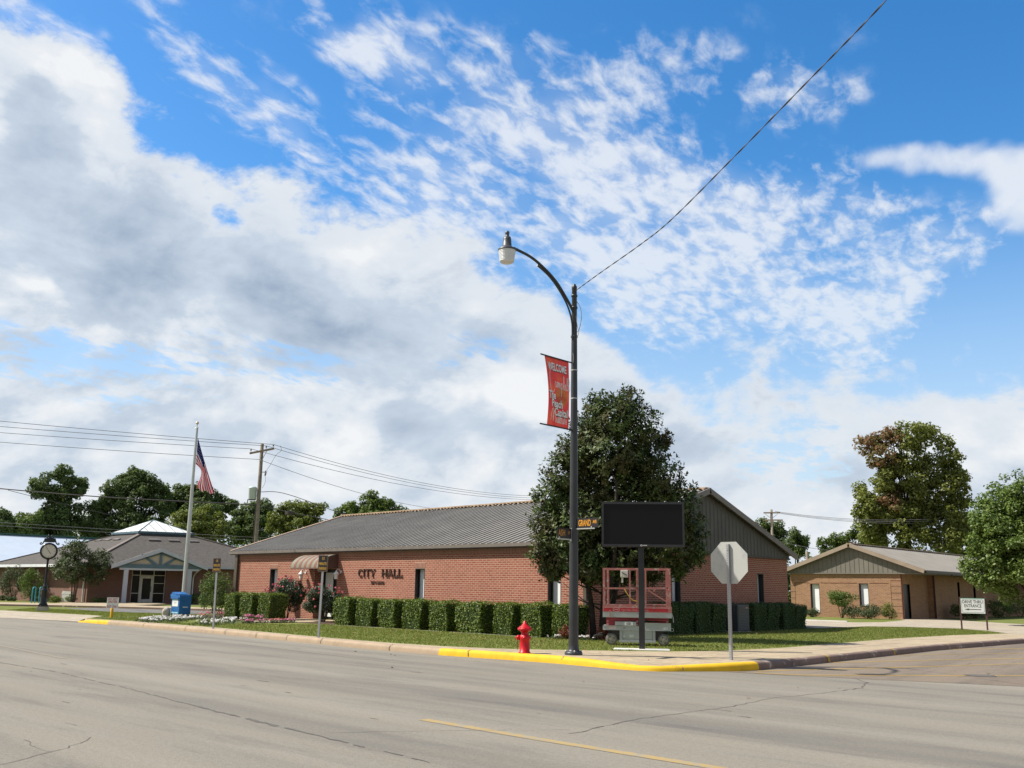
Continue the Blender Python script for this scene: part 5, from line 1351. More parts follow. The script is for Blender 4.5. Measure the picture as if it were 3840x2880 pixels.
b = MB(); b.box((-.80, D0 - .003, .43), (-.58, D0 - .001, .485), Ml); b.build('label', plain('pink white label', (.66, .50, .48), .6), lift)
# guard rails
def rail(y, parts):
    for (x0, z0, x1, z1, w) in parts:
        pass
for y, yy in ((D0 + .01, -1), (D1 - .01, 1)):
    b = MB(); w = .022
    def bar(x0, z0, x1, z1, t=.045):
        d = Vector((x1 - x0, z1 - z0)).normalized(); n_ = Vector((-d.y, d.x)) * t / 2
        b.prism([(x0 + n_.x, z0 + n_.y), (x0 - n_.x, z0 - n_.y), (x1 - n_.x, z1 - n_.y), (x1 + n_.x, z1 + n_.y)], (y - w, y + w), Ml)
    for x in (-.905, -.80, .0, .035, .235, .815, .885): bar(x, 1.036, x, 2.01)
    bar(-.93, 2.03, .91, 2.04); bar(-.905, 1.505, .03, 1.515); bar(.235, 1.52, .885, 1.53); bar(-.905, 1.06, .0, 1.065, .03); bar(.235, 1.08, .885, 1.085, .03)
    bar(.30, 1.47, .88, 1.12, .03); bar(.45, 1.44, .53, 1.53, .025)
    if yy > 0: bar(-.2, 2.0, -.2, 1.06)
    b.build('guard_rail', MT['lift_red'], lift)
b = MB()
for x in (-.905, .885):
    for z in (2.03, 1.51): b.box((x - .022, D0 + .035, z - .02), (x + .022, D1 - .035, z + .02), Ml)
b.build('guard_rail', MT['lift_red'], lift)
b = MB(); b.bbox((-.44, D0 - .10, 1.80), (-.235, D0 - .012, 2.0), Ml, .02); b.box((-.42, D0 - .06, 1.66), (-.37, D0 - .02, 1.80), Ml); cbx = b.build('control_box', plain('grimy white control box', (.62, .60, .55), .6, 0, .2), lift)
b = MB(); b.box((-.42, D0 - .103, 1.89), (-.26, D0 - .1005, 1.91), Ml @ Matrix.Translation((-.34, 0, 1.9)) @ Matrix.Rotation(.5, 4, 'Y') @ Matrix.Translation((.34, 0, -1.9))); b.build('joystick', MT['lift_dark'], cbx)
b = MB(); b.tube(smooth_path([(-.33, D0 - .02, 1.49), (-.27, D0 - .03, 1.38), (-.16, D0 - .03, 1.24), (-.05, D0 - .02, 1.175), (.1, D0 - .0, 1.165), (.2, D0 + .1, 1.19)]), .014, 7, True, Ml); b.build('hose', MT['hose'], lift)
b = MB(); b.tube([(-.95, D0 + .1, .25), (-1.1, D0 + .05, .26), (-1.18, D0 - .02, .22)], .025, 7, True, Ml); b.tube([(-.95, D0 + .2, .3), (-1.05, D0 + .12, .28)], .03, 7, True, Ml); b.build('tow_bar', MT['lift_dark'], lift)
b = MB(); b.tube(smooth_path([(.92, D0 + .05, .87), (.96, D0 + .05, .75), (.97, D0 + .05, .62)]), .014, 6, True, Ml); b.tube([Vector((.93 + .04 * math.cos(a), D0 + .03, .43 + .04 * math.sin(a))) for a in [2 * math.pi * k / 14 for k in range(15)]], .008, 5, False, Ml); b.build('cable', MT['galv'], lift)
# ---------------------------------------------------------------- street clock
KX, KY = -52.51, 23.12; Mk = frame((KX, KY, GZ), (.42, .9075, 0))
clk = thing('street_clock', (KX, KY, GZ), 'black ornamental street clock with round cream face on a concrete plinth', 'clock')
b = MB(); b.bbox((-.29, -.29, -.02), (.29, .29, .21), Mk, .02); b.build('plinth', MT['stone'], clk)
b = MB(); b.bbox((-.24, -.24, .212), (.24, .24, .30), Mk, .015); b.lathe([(.20, .30), (.21, .34), (.165, .40), (.15, .95), (.17, 1.0), (.17, 1.05), (.12, 1.1), (.105, 1.16), (.13, 1.20), (.12, 1.24), (.075, 1.28), (.062, 1.4), (.052, 2.5), (.06, 2.55), (.085, 2.6), (.06, 2.66)], (0, 0, 0), 12, Mk)
b.build('column', MT['clock_black'], clk)
for y, s in ((-1, -1), (1, 1)):
    pass
Mc = Mk @ Matrix.Translation((0, 0, 3.02)) @ Matrix.Rotation(math.pi / 2, 4, 'X')
b = MB(); b.lathe([(.02, -.14), (.345, -.14), (.40, -.13), (.43, -.08), (.43, .08), (.40, .13), (.345, .14), (.335, .125), (.335, .12), (.02, .12)], (0, 0, 0), 32, Mc); hd_ = b.build('clock_head', MT['clock_black'], clk)
b = MB(); b.lathe([(.335, .1215), (.001, .1225)], (0, 0, 0), 32, Mc, False, False); fce = b.build('clock_face', MT['clock_face'], hd_)
b = MB()
for k in range(12):
    a = math.pi * k / 6; L_ = .07 if k % 3 == 0 else .045; b.box((-.008, .315 - L_, .1235), (.008, .315, .1245), Mc @ Matrix.Rotation(a, 4, 'Z'))
b.box((-.014, -.04, .1255), (.014, .18, .1265), Mc @ Matrix.Rotation(math.radians(-145), 4, 'Z')); b.box((-.009, -.05, .1270), (.009, .25, .128), Mc @ Matrix.Rotation(math.radians(35), 4, 'Z'))
b.build('clock_hand', plain('dark maroon hands', (.16, .05, .05), .5), fce)
b = MB(); b.bbox((-.28, -.08, 3.47), (.28, .08, 3.68), Mk, .07)
b.tube([Vector((.30 * math.cos(a), 0, 3.44 + .24 * math.sin(a))) for a in [math.pi * k / 16 for k in range(17)]], .03, 7, True, Mk)
for s in (-1, 1):
    b.tube(smooth_path([(s * .30, 0, 3.45), (s * .36, 0, 3.38), (s * .42, 0, 3.36), (s * .45, 0, 3.41), (s * .41, 0, 3.45), (s * .37, 0, 3.42)]), .026, 6, True, Mk)
    b.tube(smooth_path([(0, 0, 3.68), (s * .05, 0, 3.74), (s * .13, 0, 3.77), (s * .15, 0, 3.71), (s * .10, 0, 3.69)]), .024, 6, True, Mk)
    b.tube(smooth_path([(0, 0, 3.74), (s * .03, 0, 3.82), (s * .09, 0, 3.85), (s * .10, 0, 3.80)]), .02, 6, True, Mk)
b.build('scrollwork', MT['clock_black'], clk)
# ---------------------------------------------------------------- do not enter sign
DX, DY = -41.41, 21.17; Md = frame((DX, DY, GZ), (.45, .893, 0))
dne = thing('notice_sign', (DX, DY, GZ), 'white do not enter sign with red letters on a yellow post', 'sign')
b = MB(); b.lathe([(.062, -.02), (.062, .44), (.045, .46)], (0, 0, 0), 14, Md); b.build('post', MT['yellow'], dne)
b = MB(); b.bbox((-.235, -.078, .40), (.235, -.07, .85), Md, .003); p = b.build('plate', MT['sign_white'], dne)
b = MB(); b.text('DO NOT', .135, face_frame(Md, 0, -.0795, .775), .003, 1, 0, 'CENTER', 0, .38); b.cut(); b.text('ENTER', .135, face_frame(Md, 0, -.0795, .66), .003, 1, 0, 'CENTER', 0, .35); b.cut(); b.text('-', .12, face_frame(Md, 0, -.0795, .565), .002, 1, 0); b.cut(); b.text('EXIT ONLY', .135, face_frame(Md, 0, -.0795, .465), .003, 1, 0, 'CENTER', 0, .42); b.build_each('lettering', MT['sign_red'], p)
# ---------------------------------------------------------------- drive thru sign
TX, TY = -14.29, 46.66; Mt = frame((TX, TY, .155), (.955, .297, 0))
drv = thing('entrance_sign', (TX, TY, .155), 'white drive thru entrance sign with black arrow on two brown posts', 'sign')
for x in (-.50, .515):
    b = MB(); b.bbox((x - .035, -.03, -.1), (x + .035, .03, 1.40 + (.04 if x > 0 else 0)), Mt, .006); b.build('post', MT['post_brown'], drv)
b = MB(); b.bbox((-.47, -.055, .70), (.48, -.032, 1.33), Mt, .004); p = b.build('board', MT['sign_white'], drv)
b = MB()
for xa, xb, za, zb in ((-.40, .41, 1.29, 1.302), (-.40, .41, .735, .747), (-.445, -.433, .79, 1.24), (.443, .455, .79, 1.24)): b.box((xa, -.0565, za), (xb, -.0552, zb), Mt)
for sx, sz in ((-1, -1), (-1, 1), (1, -1), (1, 1)):
    cx_, cz_ = .005 + sx * .435, 1.0185 + sz * .27
    b.prism([(cx_ + .0, cz_ - sz * .045), (cx_ + sx * .012, cz_ - sz * .045), (cx_ - sx * .03, cz_ + sz * .012), (cx_ - sx * .042, cz_ + sz * .012)], (-.0565, -.0552), Mt)
b.build('border', MT['sign_green'], p)
b = MB(); b.box((-.48, -.05, 1.335), (.50, .0, 1.36), Mt); b.build('top_rail', MT['sign_green'], p)
b = MB(); b.text('DRIVE THRU', .19, face_frame(Mt, 0, -.0565, 1.19), .003, 1, 0, 'CENTER', 0, .80); b.cut(); b.text('ENTRANCE', .19, face_frame(Mt, 0, -.0565, 1.02), .003, 1, 0, 'CENTER', 0, .68); b.cut()
b.prism([(-.20, .862), (.32, .862), (.32, .888), (-.20, .888)], (-.058, -.0555), Mt); b.prism([(-.34, .875), (-.15, .835), (-.19, .875), (-.15, .915)], (-.058, -.0553), Mt); b.build_each('lettering', MT['sign_ink'], p)
# ---------------------------------------------------------------- blue drop box, flagpole, flag
mb_ = thing('drop_box', (-41.35, 24.55, GZ), 'blue steel drop box with a white notice beside the flagpole', 'drop box')
Mm = frame((-41.72, 24.1, GZ), (1, 0, 0))
b = MB(); b.box((.02, .02, -.02), (.64, .56, .14), Mm); b.build('base', MT['mail_base'], mb_)
b = MB(); b.prism([(0, .14), (.66, .14), (.66, .93), (.62, .985), (.30, .985), (0.0, .80)], (0.0, .58), Mm); bd = b.build('body', MT['mail_blue'], mb_)
b = MB(); b.prism([(-.07, 1.02), (.0, .80), (.30, .985), (.34, 1.0), (.02, 1.10)], (0.0, .58), Mm)
b.prism([(-.07, 1.0), (.62, .86), (.62, .80), (.0, .80)], (-.05, -.001), Mm)
b.build('hood', MT['mail_blue'], mb_)
b = MB(); b.box((.07, -.006, .47), (.55, -.001, .78), Mm); nb_ = b.build('notice', MT['sign_white'], bd)
b = MB(); b.box((.07, -.009, .72), (.55, -.0065, .78), Mm); b.build('notice_band', MT['decal_blue'], nb_)
b = MB()
for xa, xb, z in ((.17, .27, .655), (.30, .45, .655), (.22, .40, .61)): b.box((xa, -.009, z), (xb, -.0065, z + .018), Mm)
b.build('notice_print', MT['mail_base'], nb_)
b = MB(); b.box((.05, -.006, .165), (.60, -.001, .225), Mm); b.build('decal', MT['decal_blue'], bd)
b = MB(); b.box((.661, .18, .42), (.667, .42, .46), Mm); b.build('label', MT['white_metal'], bd)
FX_, FY_ = -42.42, 25.08
fp = thing('flagpole', (FX_, FY_, GZ), 'tall satin aluminium flagpole with a gold ball beside the drop box', 'flagpole')
b = MB(); b.lathe([(.105, -.05), (.10, .5), (.092, 3.5), (.062, 7.5), (.05, 8.80), (.035, 8.83)], (FX_, FY_, GZ), 18); b.build('pole', MT['flagpole'], fp)
b = MB(); b.lathe([(.02, 8.83), (.02, 8.95)] , (FX_, FY_, GZ), 8); b.lathe([(.005, 8.94)] + [(.075 * math.sin(math.pi * k / 10), 9.02 - .075 * math.cos(math.pi * k / 10)) for k in range(1, 10)] + [(.004, 9.095)], (FX_, FY_, GZ), 14); b.build('finial', plain('dull gold ball', (.62, .50, .38), .35, .5), fp)
b = MB(); b.tube([(FX_ - .09, FY_ - .05, 8.75 + GZ), (FX_ + .06, FY_ + .03, 8.8 + GZ)], .03, 6); b.tube([(FX_ + .075, FY_ + .02, 8.75 + GZ), (FX_ + .10, FY_ + .02, 1.4)], .006, 4); b.build('halyard', MT['alu'], fp)
flag = thing('flag', (FX_, FY_, 7.8), 'drooping flag with red and white stripes on the flagpole', 'flag')
# limp cloth hanging from the hoist: striped rows gathered into folds
def flag_pt(u, v):
    """u along the fly 0..1, v down the hoist 0..1"""
    h0 = Vector((FX_ + .05, FY_ + .06, 8.47)); h1 = Vector((FX_ + .05, FY_ + .06, 7.20))
    e0 = Vector((-41.90, 25.98, 5.80)); e1 = Vector((-42.30, 25.30, 6.02))
    t = h0.lerp(e0, u) + Vector((0, 0, -.10 * math.sin(math.pi * u))); q = h1.lerp(e1, u) + Vector((.10, .17, .10)) * math.sin(math.pi * min(1, u * 1.15))
    side = Vector((.86, -.5, 0)); w = min(1, u * 2.2)
    return t.lerp(q, v) + side * (.11 * math.sin(v * 13 + u * 3.5) * w + .05 * math.sin(v * 22 - u * 5) * w) + Vector((0, 0, .05 * math.sin(v * 13 + 1)) ) * w
def flag_part(name, mats_, u0, u1, v0, v1, nu, nv, parent=flag, off=0.0):
    b = MB(); vs = [flag_pt(u0 + (u1 - u0) * j / nu, v0 + (v1 - v0) * i / nv) + Vector((.004, -.006, 0)) * off for i in range(nv + 1) for j in range(nu + 1)]
    b.add(vs, [(i * (nu + 1) + j, i * (nu + 1) + j + 1, (i + 1) * (nu + 1) + j + 1, (i + 1) * (nu + 1) + j) for i in range(nv) for j in range(nu)], True)
    return b.build(name, mats_, parent)
fr = leaf('red flag cloth', (.46, .03, .05), (.50, .04, .06), .8, .2, .25); fwh = leaf('white flag cloth', (.70, .68, .68), (.74, .72, .72), .8, .2, .25); fbl = leaf('navy flag cloth', (.025, .03, .13), (.03, .035, .15), .8, .2, .15)
for k in range(13):
    v0, v1 = k / 13, (k + 1) / 13
    flag_part('stripe', fr if k % 2 == 0 else fwh, .42 if k < 7 else 0.0, 1.0, v0, v1, 22, 2)
cant = flag_part('canton', fbl, 0.0, .42, 0, 7 / 13, 12, 8)
b = MB()
for i in range(5):
    for j in range(6):
        u, v = .03 + .36 * (j + .5) / 6, (7 / 13) * (i + .5) / 5; c_ = flag_pt(u, v); du = (flag_pt(u + .01, v) - flag_pt(u - .01, v)).normalized(); dv = (flag_pt(u, v + .01) - flag_pt(u, v - .01)).normalized(); nn = du.cross(dv).normalized()
        for s in (1, -1):
            ring = []
            for k in range(10):
                a = 2 * math.pi * k / 10 + math.pi / 2; r = .032 if k % 2 == 0 else .013; ring.append(c_ + nn * .008 * s + du * r * math.cos(a) - dv * r * math.sin(a))
            b.add([c_ + nn * .008 * s] + ring, [(0, 1 + k, 1 + (k + 1) % 10) for k in range(10)])
b.build('star', MT['sign_white'], cant)
# ---------------------------------------------------------------- teal bike rack, stone, plaque, condenser
rk = thing('bike_rack', (-67.4, 29.2, GZ), 'teal hooped bike rack beside the street clock', 'bike rack')
for k in range(2):
    q = Vector((-67.5 + .22 * k, 29.05 + .36 * k, GZ + .1)); d = Vector((-.9, .42, 0)).normalized() * .16 + Vector((.1, .3, 0)) * .35
    b = MB(); b.tube([q - d * .8, q - d * .8 + Vector((0, 0, .88))] + [q + d * (-.8 * math.cos(math.pi * j / 8)) + Vector((0, 0, .88 + .13 * math.sin(math.pi * j / 8))) for j in range(1, 8)] + [q + d * .8 + Vector((0, 0, .88)), q + d * .8], .04, 8); b.build('hoop', MT['teal_rack'], rk)
def rock(name, c, r, m_, label, cat, group=None, seed=1, parent=None):
    rg = np.random.default_rng(seed); bm = bmesh.new(); bmesh.ops.create_icosphere(bm, subdivisions=3, radius=1.0)
    b = MB(); ph = rg.uniform(0, 6, 9)
    vs = []
    for v in bm.verts:
        n_ = v.co; k = 1 + .13 * math.sin(n_.x * 3.1 + ph[0]) + .12 * math.sin(n_.y * 3.7 + ph[1]) + .1 * math.sin(n_.z * 4.3 + ph[2]) + .05 * math.sin(n_.x * 9 + ph[3]) * math.sin(n_.y * 8 + ph[4])
        vs.append((c[0] + n_.x * r[0] * k, c[1] + n_.y * r[1] * k, c[2] + n_.z * r[2] * k))
    bm.verts.index_update(); b.add(vs, [[v.index for v in f.verts] for f in bm.faces], True); bm.free()
    return tag(b.build(name, m_, parent, (c[0], c[1], c[2])), label, cat, group)
rock('boulder', (-41.95, 23.98, GZ + .14), (.22, .2, .24), MT['stone'], 'small tan boulder in the grass left of the drop box', 'boulder', None, 3)
pq = MB(); Mq = frame((-71.3, 33.0, GZ), (.9, .25, 0)); pq.bbox((-.45, -.05, .1), (.45, .12, .62), Mq, .02)
pq.prism([(-.5, .62), (.5, .62), (.46, .80), (-.42, .84)], (-.06, .06), Mq)
tag(pq.build('stone_plaque', MT['pad'], None, (-71.3, 33.0, GZ)), 'pale stone plaque standing behind low hedges at the brown brick wall', 'plaque')
ac = thing('air_conditioner', (-19.35, 34.7, GZ), 'dark grey air conditioning condenser between dark hedges by the gable wall', 'air conditioner')
Ma = frame((-19.82, 34.25, GZ), (1, 0, 0))
b = MB(); b.bbox((.0, 0, .02), (.9, .9, 1.0), Ma, .04); b.build('case', MT['ac'], ac)
b = MB()
for k in range(15):
    z = .09 + k * .058
    b.box((.10, -.012, z), (.80, -.001, z + .026), Ma); b.box((.9005, .08, z), (.913, .82, z + .026), Ma)
b.build('louvre', plain('louvre grey', (.10, .105, .11), .5, .1), ac)
b = MB(); b.box((.912, .58, .86), (.917, .76, .90), Ma); b.build('badge', plain('orange badge', (.55, .2, .1), .5), ac)
b = MB(); b.box((-.05, -.05, -.02), (.95, .95, .018), Ma); b.build('pad', MT['pad'], ac)

# ---------------------------------------------------------------- utility poles and their wires
UX, UY = -57.9, 39.3
up_ = thing('utility_pole', (UX, UY, GZ), 'tall timber utility pole with crossarm and pale transformer behind the city hall roof', 'utility pole')
b = MB(); b.lathe([(.17, 0), (.155, 4), (.13, 8), (.115, 11.0), (.02, 11.03)], (UX, UY, GZ), 14); b.build('pole', MT['wood_pole'], up_)
Mu = frame((UX, UY, 0), (.58, .815, .0)); 
ca, cb_ = Vector((UX - .46, UY - .66, 10.50)), Vector((UX + .42, UY + .70, 10.92))
cd_ = (cb_ - ca); 
b = MB(); off_ = Vector((.13, -.10, 0)); beam(b, ca + off_, cb_ + off_, .11, .13); b.build('crossarm', MT['xarm'], up_)
b = MB(); q = ca.lerp(cb_, .72) + off_; b.tube([q + Vector((0, 0, -.12)), (UX + .1, UY - .05, 9.95)], .022, 5); b.build('brace', MT['galv'], up_)
INS = [ca.lerp(cb_, t) + off_ for t in (.06, .68, .97)]
for q in INS:
    b = MB(); b.lathe([(.015, 0), (.015, .10), (.055, .11), (.055, .15), (.03, .16), (.055, .18), (.055, .22), (.02, .24)], q, 10); b.build('insulator', plain('brown grey porcelain', (.18, .15, .14), .3) if 'brown grey porcelain' not in bpy.data.materials else bpy.data.materials['brown grey porcelain'], up_)
tr_c = Vector((UX - .33, UY - .28, 0))
b = MB(); b.lathe([(.24, 7.32), (.265, 7.36), (.27, 8.05), (.285, 8.07), (.285, 8.12), (.2, 8.2), (.02, 8.22)], tr_c, 18); b.box((UX - .25, UY - .22, 7.55), (UX - .05, UY - .02, 7.6)); b.box((UX - .25, UY - .22, 7.95), (UX - .05, UY - .02, 8.0)); tf = b.build('transformer', MT['transformer'], up_)
b = MB(); b.tube([tr_c + Vector((-.2, -.2, 7.34)), tr_c + Vector((-.24, -.2, 7.1))], .03, 6); b.lathe([(.245, 7.28), (.245, 7.325)], tr_c, 18); b.build('bushing', MT['trim_dark'], tf)
b = MB(); b.tube([(UX + .12, UY + .06, 9.2), (UX + .3, UY + .2, 9.2)], .025, 6); b.tube([(UX + .32, UY + .2, 9.3), (UX + .25, UY + .22, 8.95)], .035, 6); b.tube([(UX + .4, UY + .26, 9.28), (UX + .3, UY + .24, 8.97)], .018, 6); b.build('cutout', MT['trim_dark'], up_)
b = MB(); b.tube(smooth_path([(UX + .36, UY + .24, 9.3), (UX + .55, UY + .45, 9.8), (UX + .62, UY + .75, 10.4), (UX + .85, UY + 1.0, 10.75), INS[2] + Vector((.3, .35, .16))]), .012, 5); b.tube(smooth_path([(UX + .28, UY + .22, 8.95), (UX + .33, UY + .22, 8.5), (UX + .2, UY + .1, 8.1)]), .010, 5)
b.tube([(UX - .02, UY - .16, 6.95), (UX - .06, UY - .2, 0.2)], .022, 5); b.build('jumper', MT['wire'], up_)
def wire(pts, r, label, m_='wire', group='overhead wires', sag=0.0, n=18, cat='wire'):
    if len(pts) == 2 and sag:
        a, c = Vector(pts[0]), Vector(pts[1]); P = [a.lerp(c, k / n) - Vector((0, 0, sag * 4 * (k / n) * (1 - k / n))) for k in range(n + 1)]
    else: P = smooth_path(pts, 8)
    b = MB(); b.tube(P, r, 5); o = b.build('overhead_wire', MT[m_], None, tuple(P[0])); tag(o, label, cat, group); return o
tops = [q + Vector((0, 0, .23)) for q in INS]
# spans going left out of frame
for q, e, l in ((tops[0], (-70.5, 26.2, 11.5), 'thin power wire on the near end of the crossarm, lowest of three running left'), (tops[1], (-69.0, 25.2, 11.68), 'middle thin power wire of the three running left from the crossarm'), (tops[2], (-67.0, 24.3, 11.74), 'topmost thin power wire running left from the crossarm end')):
    wire([q, e], .016, l, 'wire', 'power wires left of the utility pole', .05)
wire([(UX, UY - .12, 10.06), (-69.5, 25.8, 10.72)], .016, 'single thin wire below the crossarm running left from the utility pole', 'wire', None, .05)
wire([(UX, UY - .14, 6.95), (-62.5, 30.6, 7.05), (-67.5, 24.4, 7.5)], .035, 'thick dark cable running left from the pole in front of the trees', 'wire', None)
wire([(-62.8, 24.8, 7.02), (-64.5, 28.5, 6.65), (-68.8, 34.5, 6.35)], .016, 'thin cable branching off the thick dark cable at far left', 'wire', None)
# spans going right behind the roof
for q, e, l in ((tops[2], (-66.0, 77.8, 11.0), 'topmost power wire running right from the crossarm behind the magnolia'), (tops[1], (-67.5, 79.5, 11.0), 'middle power wire of three running right from the crossarm'), (tops[0], (-68.7, 81.0, 10.98), 'lowest power wire of three running right from the crossarm')):
    wire([q, e], .016, l, 'wire', 'power wires right of the utility pole', .75)
wire([(UX, UY + .12, 10.0), (-74, 74, 9.55)], .016, 'single thin wire sloping right from below the crossarm to the roof ridge', 'wire', None, .55)
wire([(UX + .1, UY + .1, 7.85), (-56.6, 40.8, 7.72), (-52.9, 44.2, 6.0)], .022, 'service cable dropping right from the utility pole, upper of two', 'wire', None)
wire([(UX + .1, UY + .1, 6.95), (-56.9, 40.7, 6.6), (-53.2, 43.9, 5.75)], .022, 'service cable dropping right from the utility pole, lower of two', 'wire', None)
b = MB(); b.bbox((-56.75, 40.7, 6.35), (-56.35, 41.15, 6.58), None, .03); tag(b.build('cable_box', MT['trim_dark'], None, (-56.5, 40.9, 6.45)), 'small dark box hanging on the service cable right of the pole', 'cable box')
for y0, y1, l in ((6.05, 5.75, 'pale low wire crossing in front of the dark trees, upper of two'), (5.78, 5.45, 'pale low wire crossing in front of the dark trees, lower of two')):
    wire([(-91, 32, y0 + .6), (-70, 82, y1 + .15)], .016, l, 'wire_pale', 'low wires before the trees', .25)
# twisted service cable from the lamp out over the street
main_pts = smooth_path([(-14.31, 18.40, 8.77), (-12.86, 17.42, 8.67), (-10.82, 16.03, 8.5), (-9.5, 15.13, 8.45), (-7.44, 13.72, 8.57), (-5.42, 12.34, 8.72), (-3.93, 11.32, 8.84), (-2.2, 10.15, 9.1), (1.5, 7.6, 9.7), (6.5, 4.2, 10.6), (14, -1, 12.0)], 26)
b = MB(); tw = [[], []]
for i_, q in enumerate(main_pts):
    d = (main_pts[min(i_ + 1, len(main_pts) - 1)] - main_pts[max(i_ - 1, 0)]).normalized(); s_ = d.cross(Vector((0, 0, 1))).normalized(); u_ = s_.cross(d)
    for k in (0, 1):
        a = i_ * .62 + math.pi * k; tw[k].append(q + (s_ * math.cos(a) + u_ * math.sin(a)) * .0068)
b.tube(tw[0], .006, 6); b.tube(tw[1], .006, 6); b.tube(main_pts, .005, 5)
tag(b.build('service_cable', MT['wire'], None, (-14.31, 18.40, 8.77)), 'black twisted service cable rising from the lamp pole top across the sky', 'cable')


# ================================================================== VEGETATION
def leaf_quads(P, Nn, size, aspect=.5, flop=.55, rg=rng):
    """rhombic leaves at points P facing roughly along Nn"""
    n = len(P)
    Nn = Nn + rg.normal(0, flop, (n, 3)); Nn /= np.linalg.norm(Nn, axis=1)[:, None] + 1e-9
    r = rg.normal(0, 1, (n, 3)); t = np.cross(Nn, r); t /= np.linalg.norm(t, axis=1)[:, None] + 1e-9
    s = np.cross(Nn, t); L = (size * rg.uniform(.65, 1.35, n))[:, None]
    a = P - t * L * .5; c = P + t * L * .5; b1 = P + s * L * aspect * .5 + Nn * L * .06 - t * L * .05; d1 = P - s * L * aspect * .5 + Nn * L * .06 - t * L * .05
    V = np.stack([a, b1, c, d1], 1).reshape(-1, 3); F = np.arange(4 * n).reshape(n, 4)
    return V, F
def sphere_pts(n, rg=rng):
    v = rg.normal(0, 1, (n, 3)); return v / np.linalg.norm(v, axis=1)[:, None]
HV = np.array([.7495, .6619, 0]); DV = np.array([-.6619, .7495, 0])     # across and away, for laying out crowns
def crown_points(base, lobes, per_m2, rg, sub=.42, depth=.8, rough=.28, grow=1.12):
    """leaf positions: every lobe is a bunch of smaller leafy clumps over its shell"""
    P = []; Nn = []
    for (u, z, r) in lobes:
        r = r * grow; dj = rg.uniform(-depth, depth) * r
        c = np.array([base[0], base[1], 0]) + HV * u + DV * dj + np.array([0, 0, z])
        k = max(6, int(9 * (r / sub) ** 1.25)); dirs = sphere_pts(k, rg); rad = r * rg.uniform(.55, 1.05, k)
        cc = c + dirs * rad[:, None] * np.array([1, 1, .92])
        rs = sub * rg.uniform(.6, 1.25, k) * min(1.0, .55 + r * .35)
        for j in range(k):
            m = max(6, int(per_m2 * 4 * rs[j] ** 2 * 2.6)); d = sphere_pts(m, rg)
            q = cc[j] + d * (rs[j] * rg.uniform(.35, 1.0, m) ** .6)[:, None] * np.array([1, 1, .8]) + rg.normal(0, rough * .12, (m, 3))
            P.append(q); Nn.append(d * .6 + np.array([0, 0, .55]) + dirs[j] * .3)
    return np.concatenate(P), np.concatenate(Nn)
def limb_mesh(base, lobes, r0, rg, lean=(0, 0), split=.35, trunks=1):
    b = MB(); bx, by = base
    top = max(l[1] for l in lobes); low = min(l[1] - l[2] for l in lobes)
    sp = GZ + (top - GZ) * split
    for k in range(trunks):
        ang = 2 * math.pi * k / max(trunks, 1) + .6
        o = Vector((bx, by, GZ - .05)) + (Vector((math.cos(ang), math.sin(ang), 0)) * r0 * 1.6 if trunks > 1 else Vector((0, 0, 0)))
        f = Vector((bx + lean[0], by + lean[1], sp)) + (Vector((math.cos(ang), math.sin(ang), 0)) * r0 * 5 if trunks > 1 else Vector((0, 0, 0)))
        b.tube([o, o.lerp(f, .3) + Vector((rg.uniform(-1, 1), rg.uniform(-1, 1), 0)) * r0 * .3, o.lerp(f, .7) + Vector((rg.uniform(-1, 1), rg.uniform(-1, 1), 0)) * r0 * .4, f], [r0 * 1.25, r0, r0 * .85, r0 * .7], 9)
        for (u, z, r) in (lobes if trunks == 1 else lobes[k::trunks]):
            if z < sp + .1: continue
            e = Vector((bx, by, z)) + Vector(tuple(HV * u)); m = f.lerp(e, .5) + Vector((rg.uniform(-.2, .2), rg.uniform(-.2, .2), r * .1))
            b.tube([f - Vector((0, 0, .1)), m, e], [r0 * .45, r0 * .26, r0 * .08], 6)
    return b
def tree(name, base, lobes, m_leaf, label, lsize, dens_, r0=.22, seed=1, cat='tree', group=None, sub=.6, aspect=.6, trunks=1, split=.35, bark='bark_dark', extra=None, depth=.8, bare=None):
    rg = np.random.default_rng(seed); dens = dens_ * 2.5
    t = thing(name, (base[0], base[1], GZ), label, cat, group)
    b = limb_mesh(base, lobes + (extra[0] if extra else []), r0, rg, split=split, trunks=trunks); b.build('trunk', MT[bark], t)
    P, Nn = crown_points(base, lobes, dens, rg, sub, depth); V, F = leaf_quads(P, Nn, lsize, aspect, .6, rg)
    fast_mesh('crown', V, F, MT[m_leaf], t)
    if extra:
        P, Nn = crown_points(base, extra[0], dens, rg, sub, depth); V, F = leaf_quads(P, Nn, lsize, aspect, .6, rg); fast_mesh('autumn_foliage', V, F, MT[extra[1]], t)
    return t
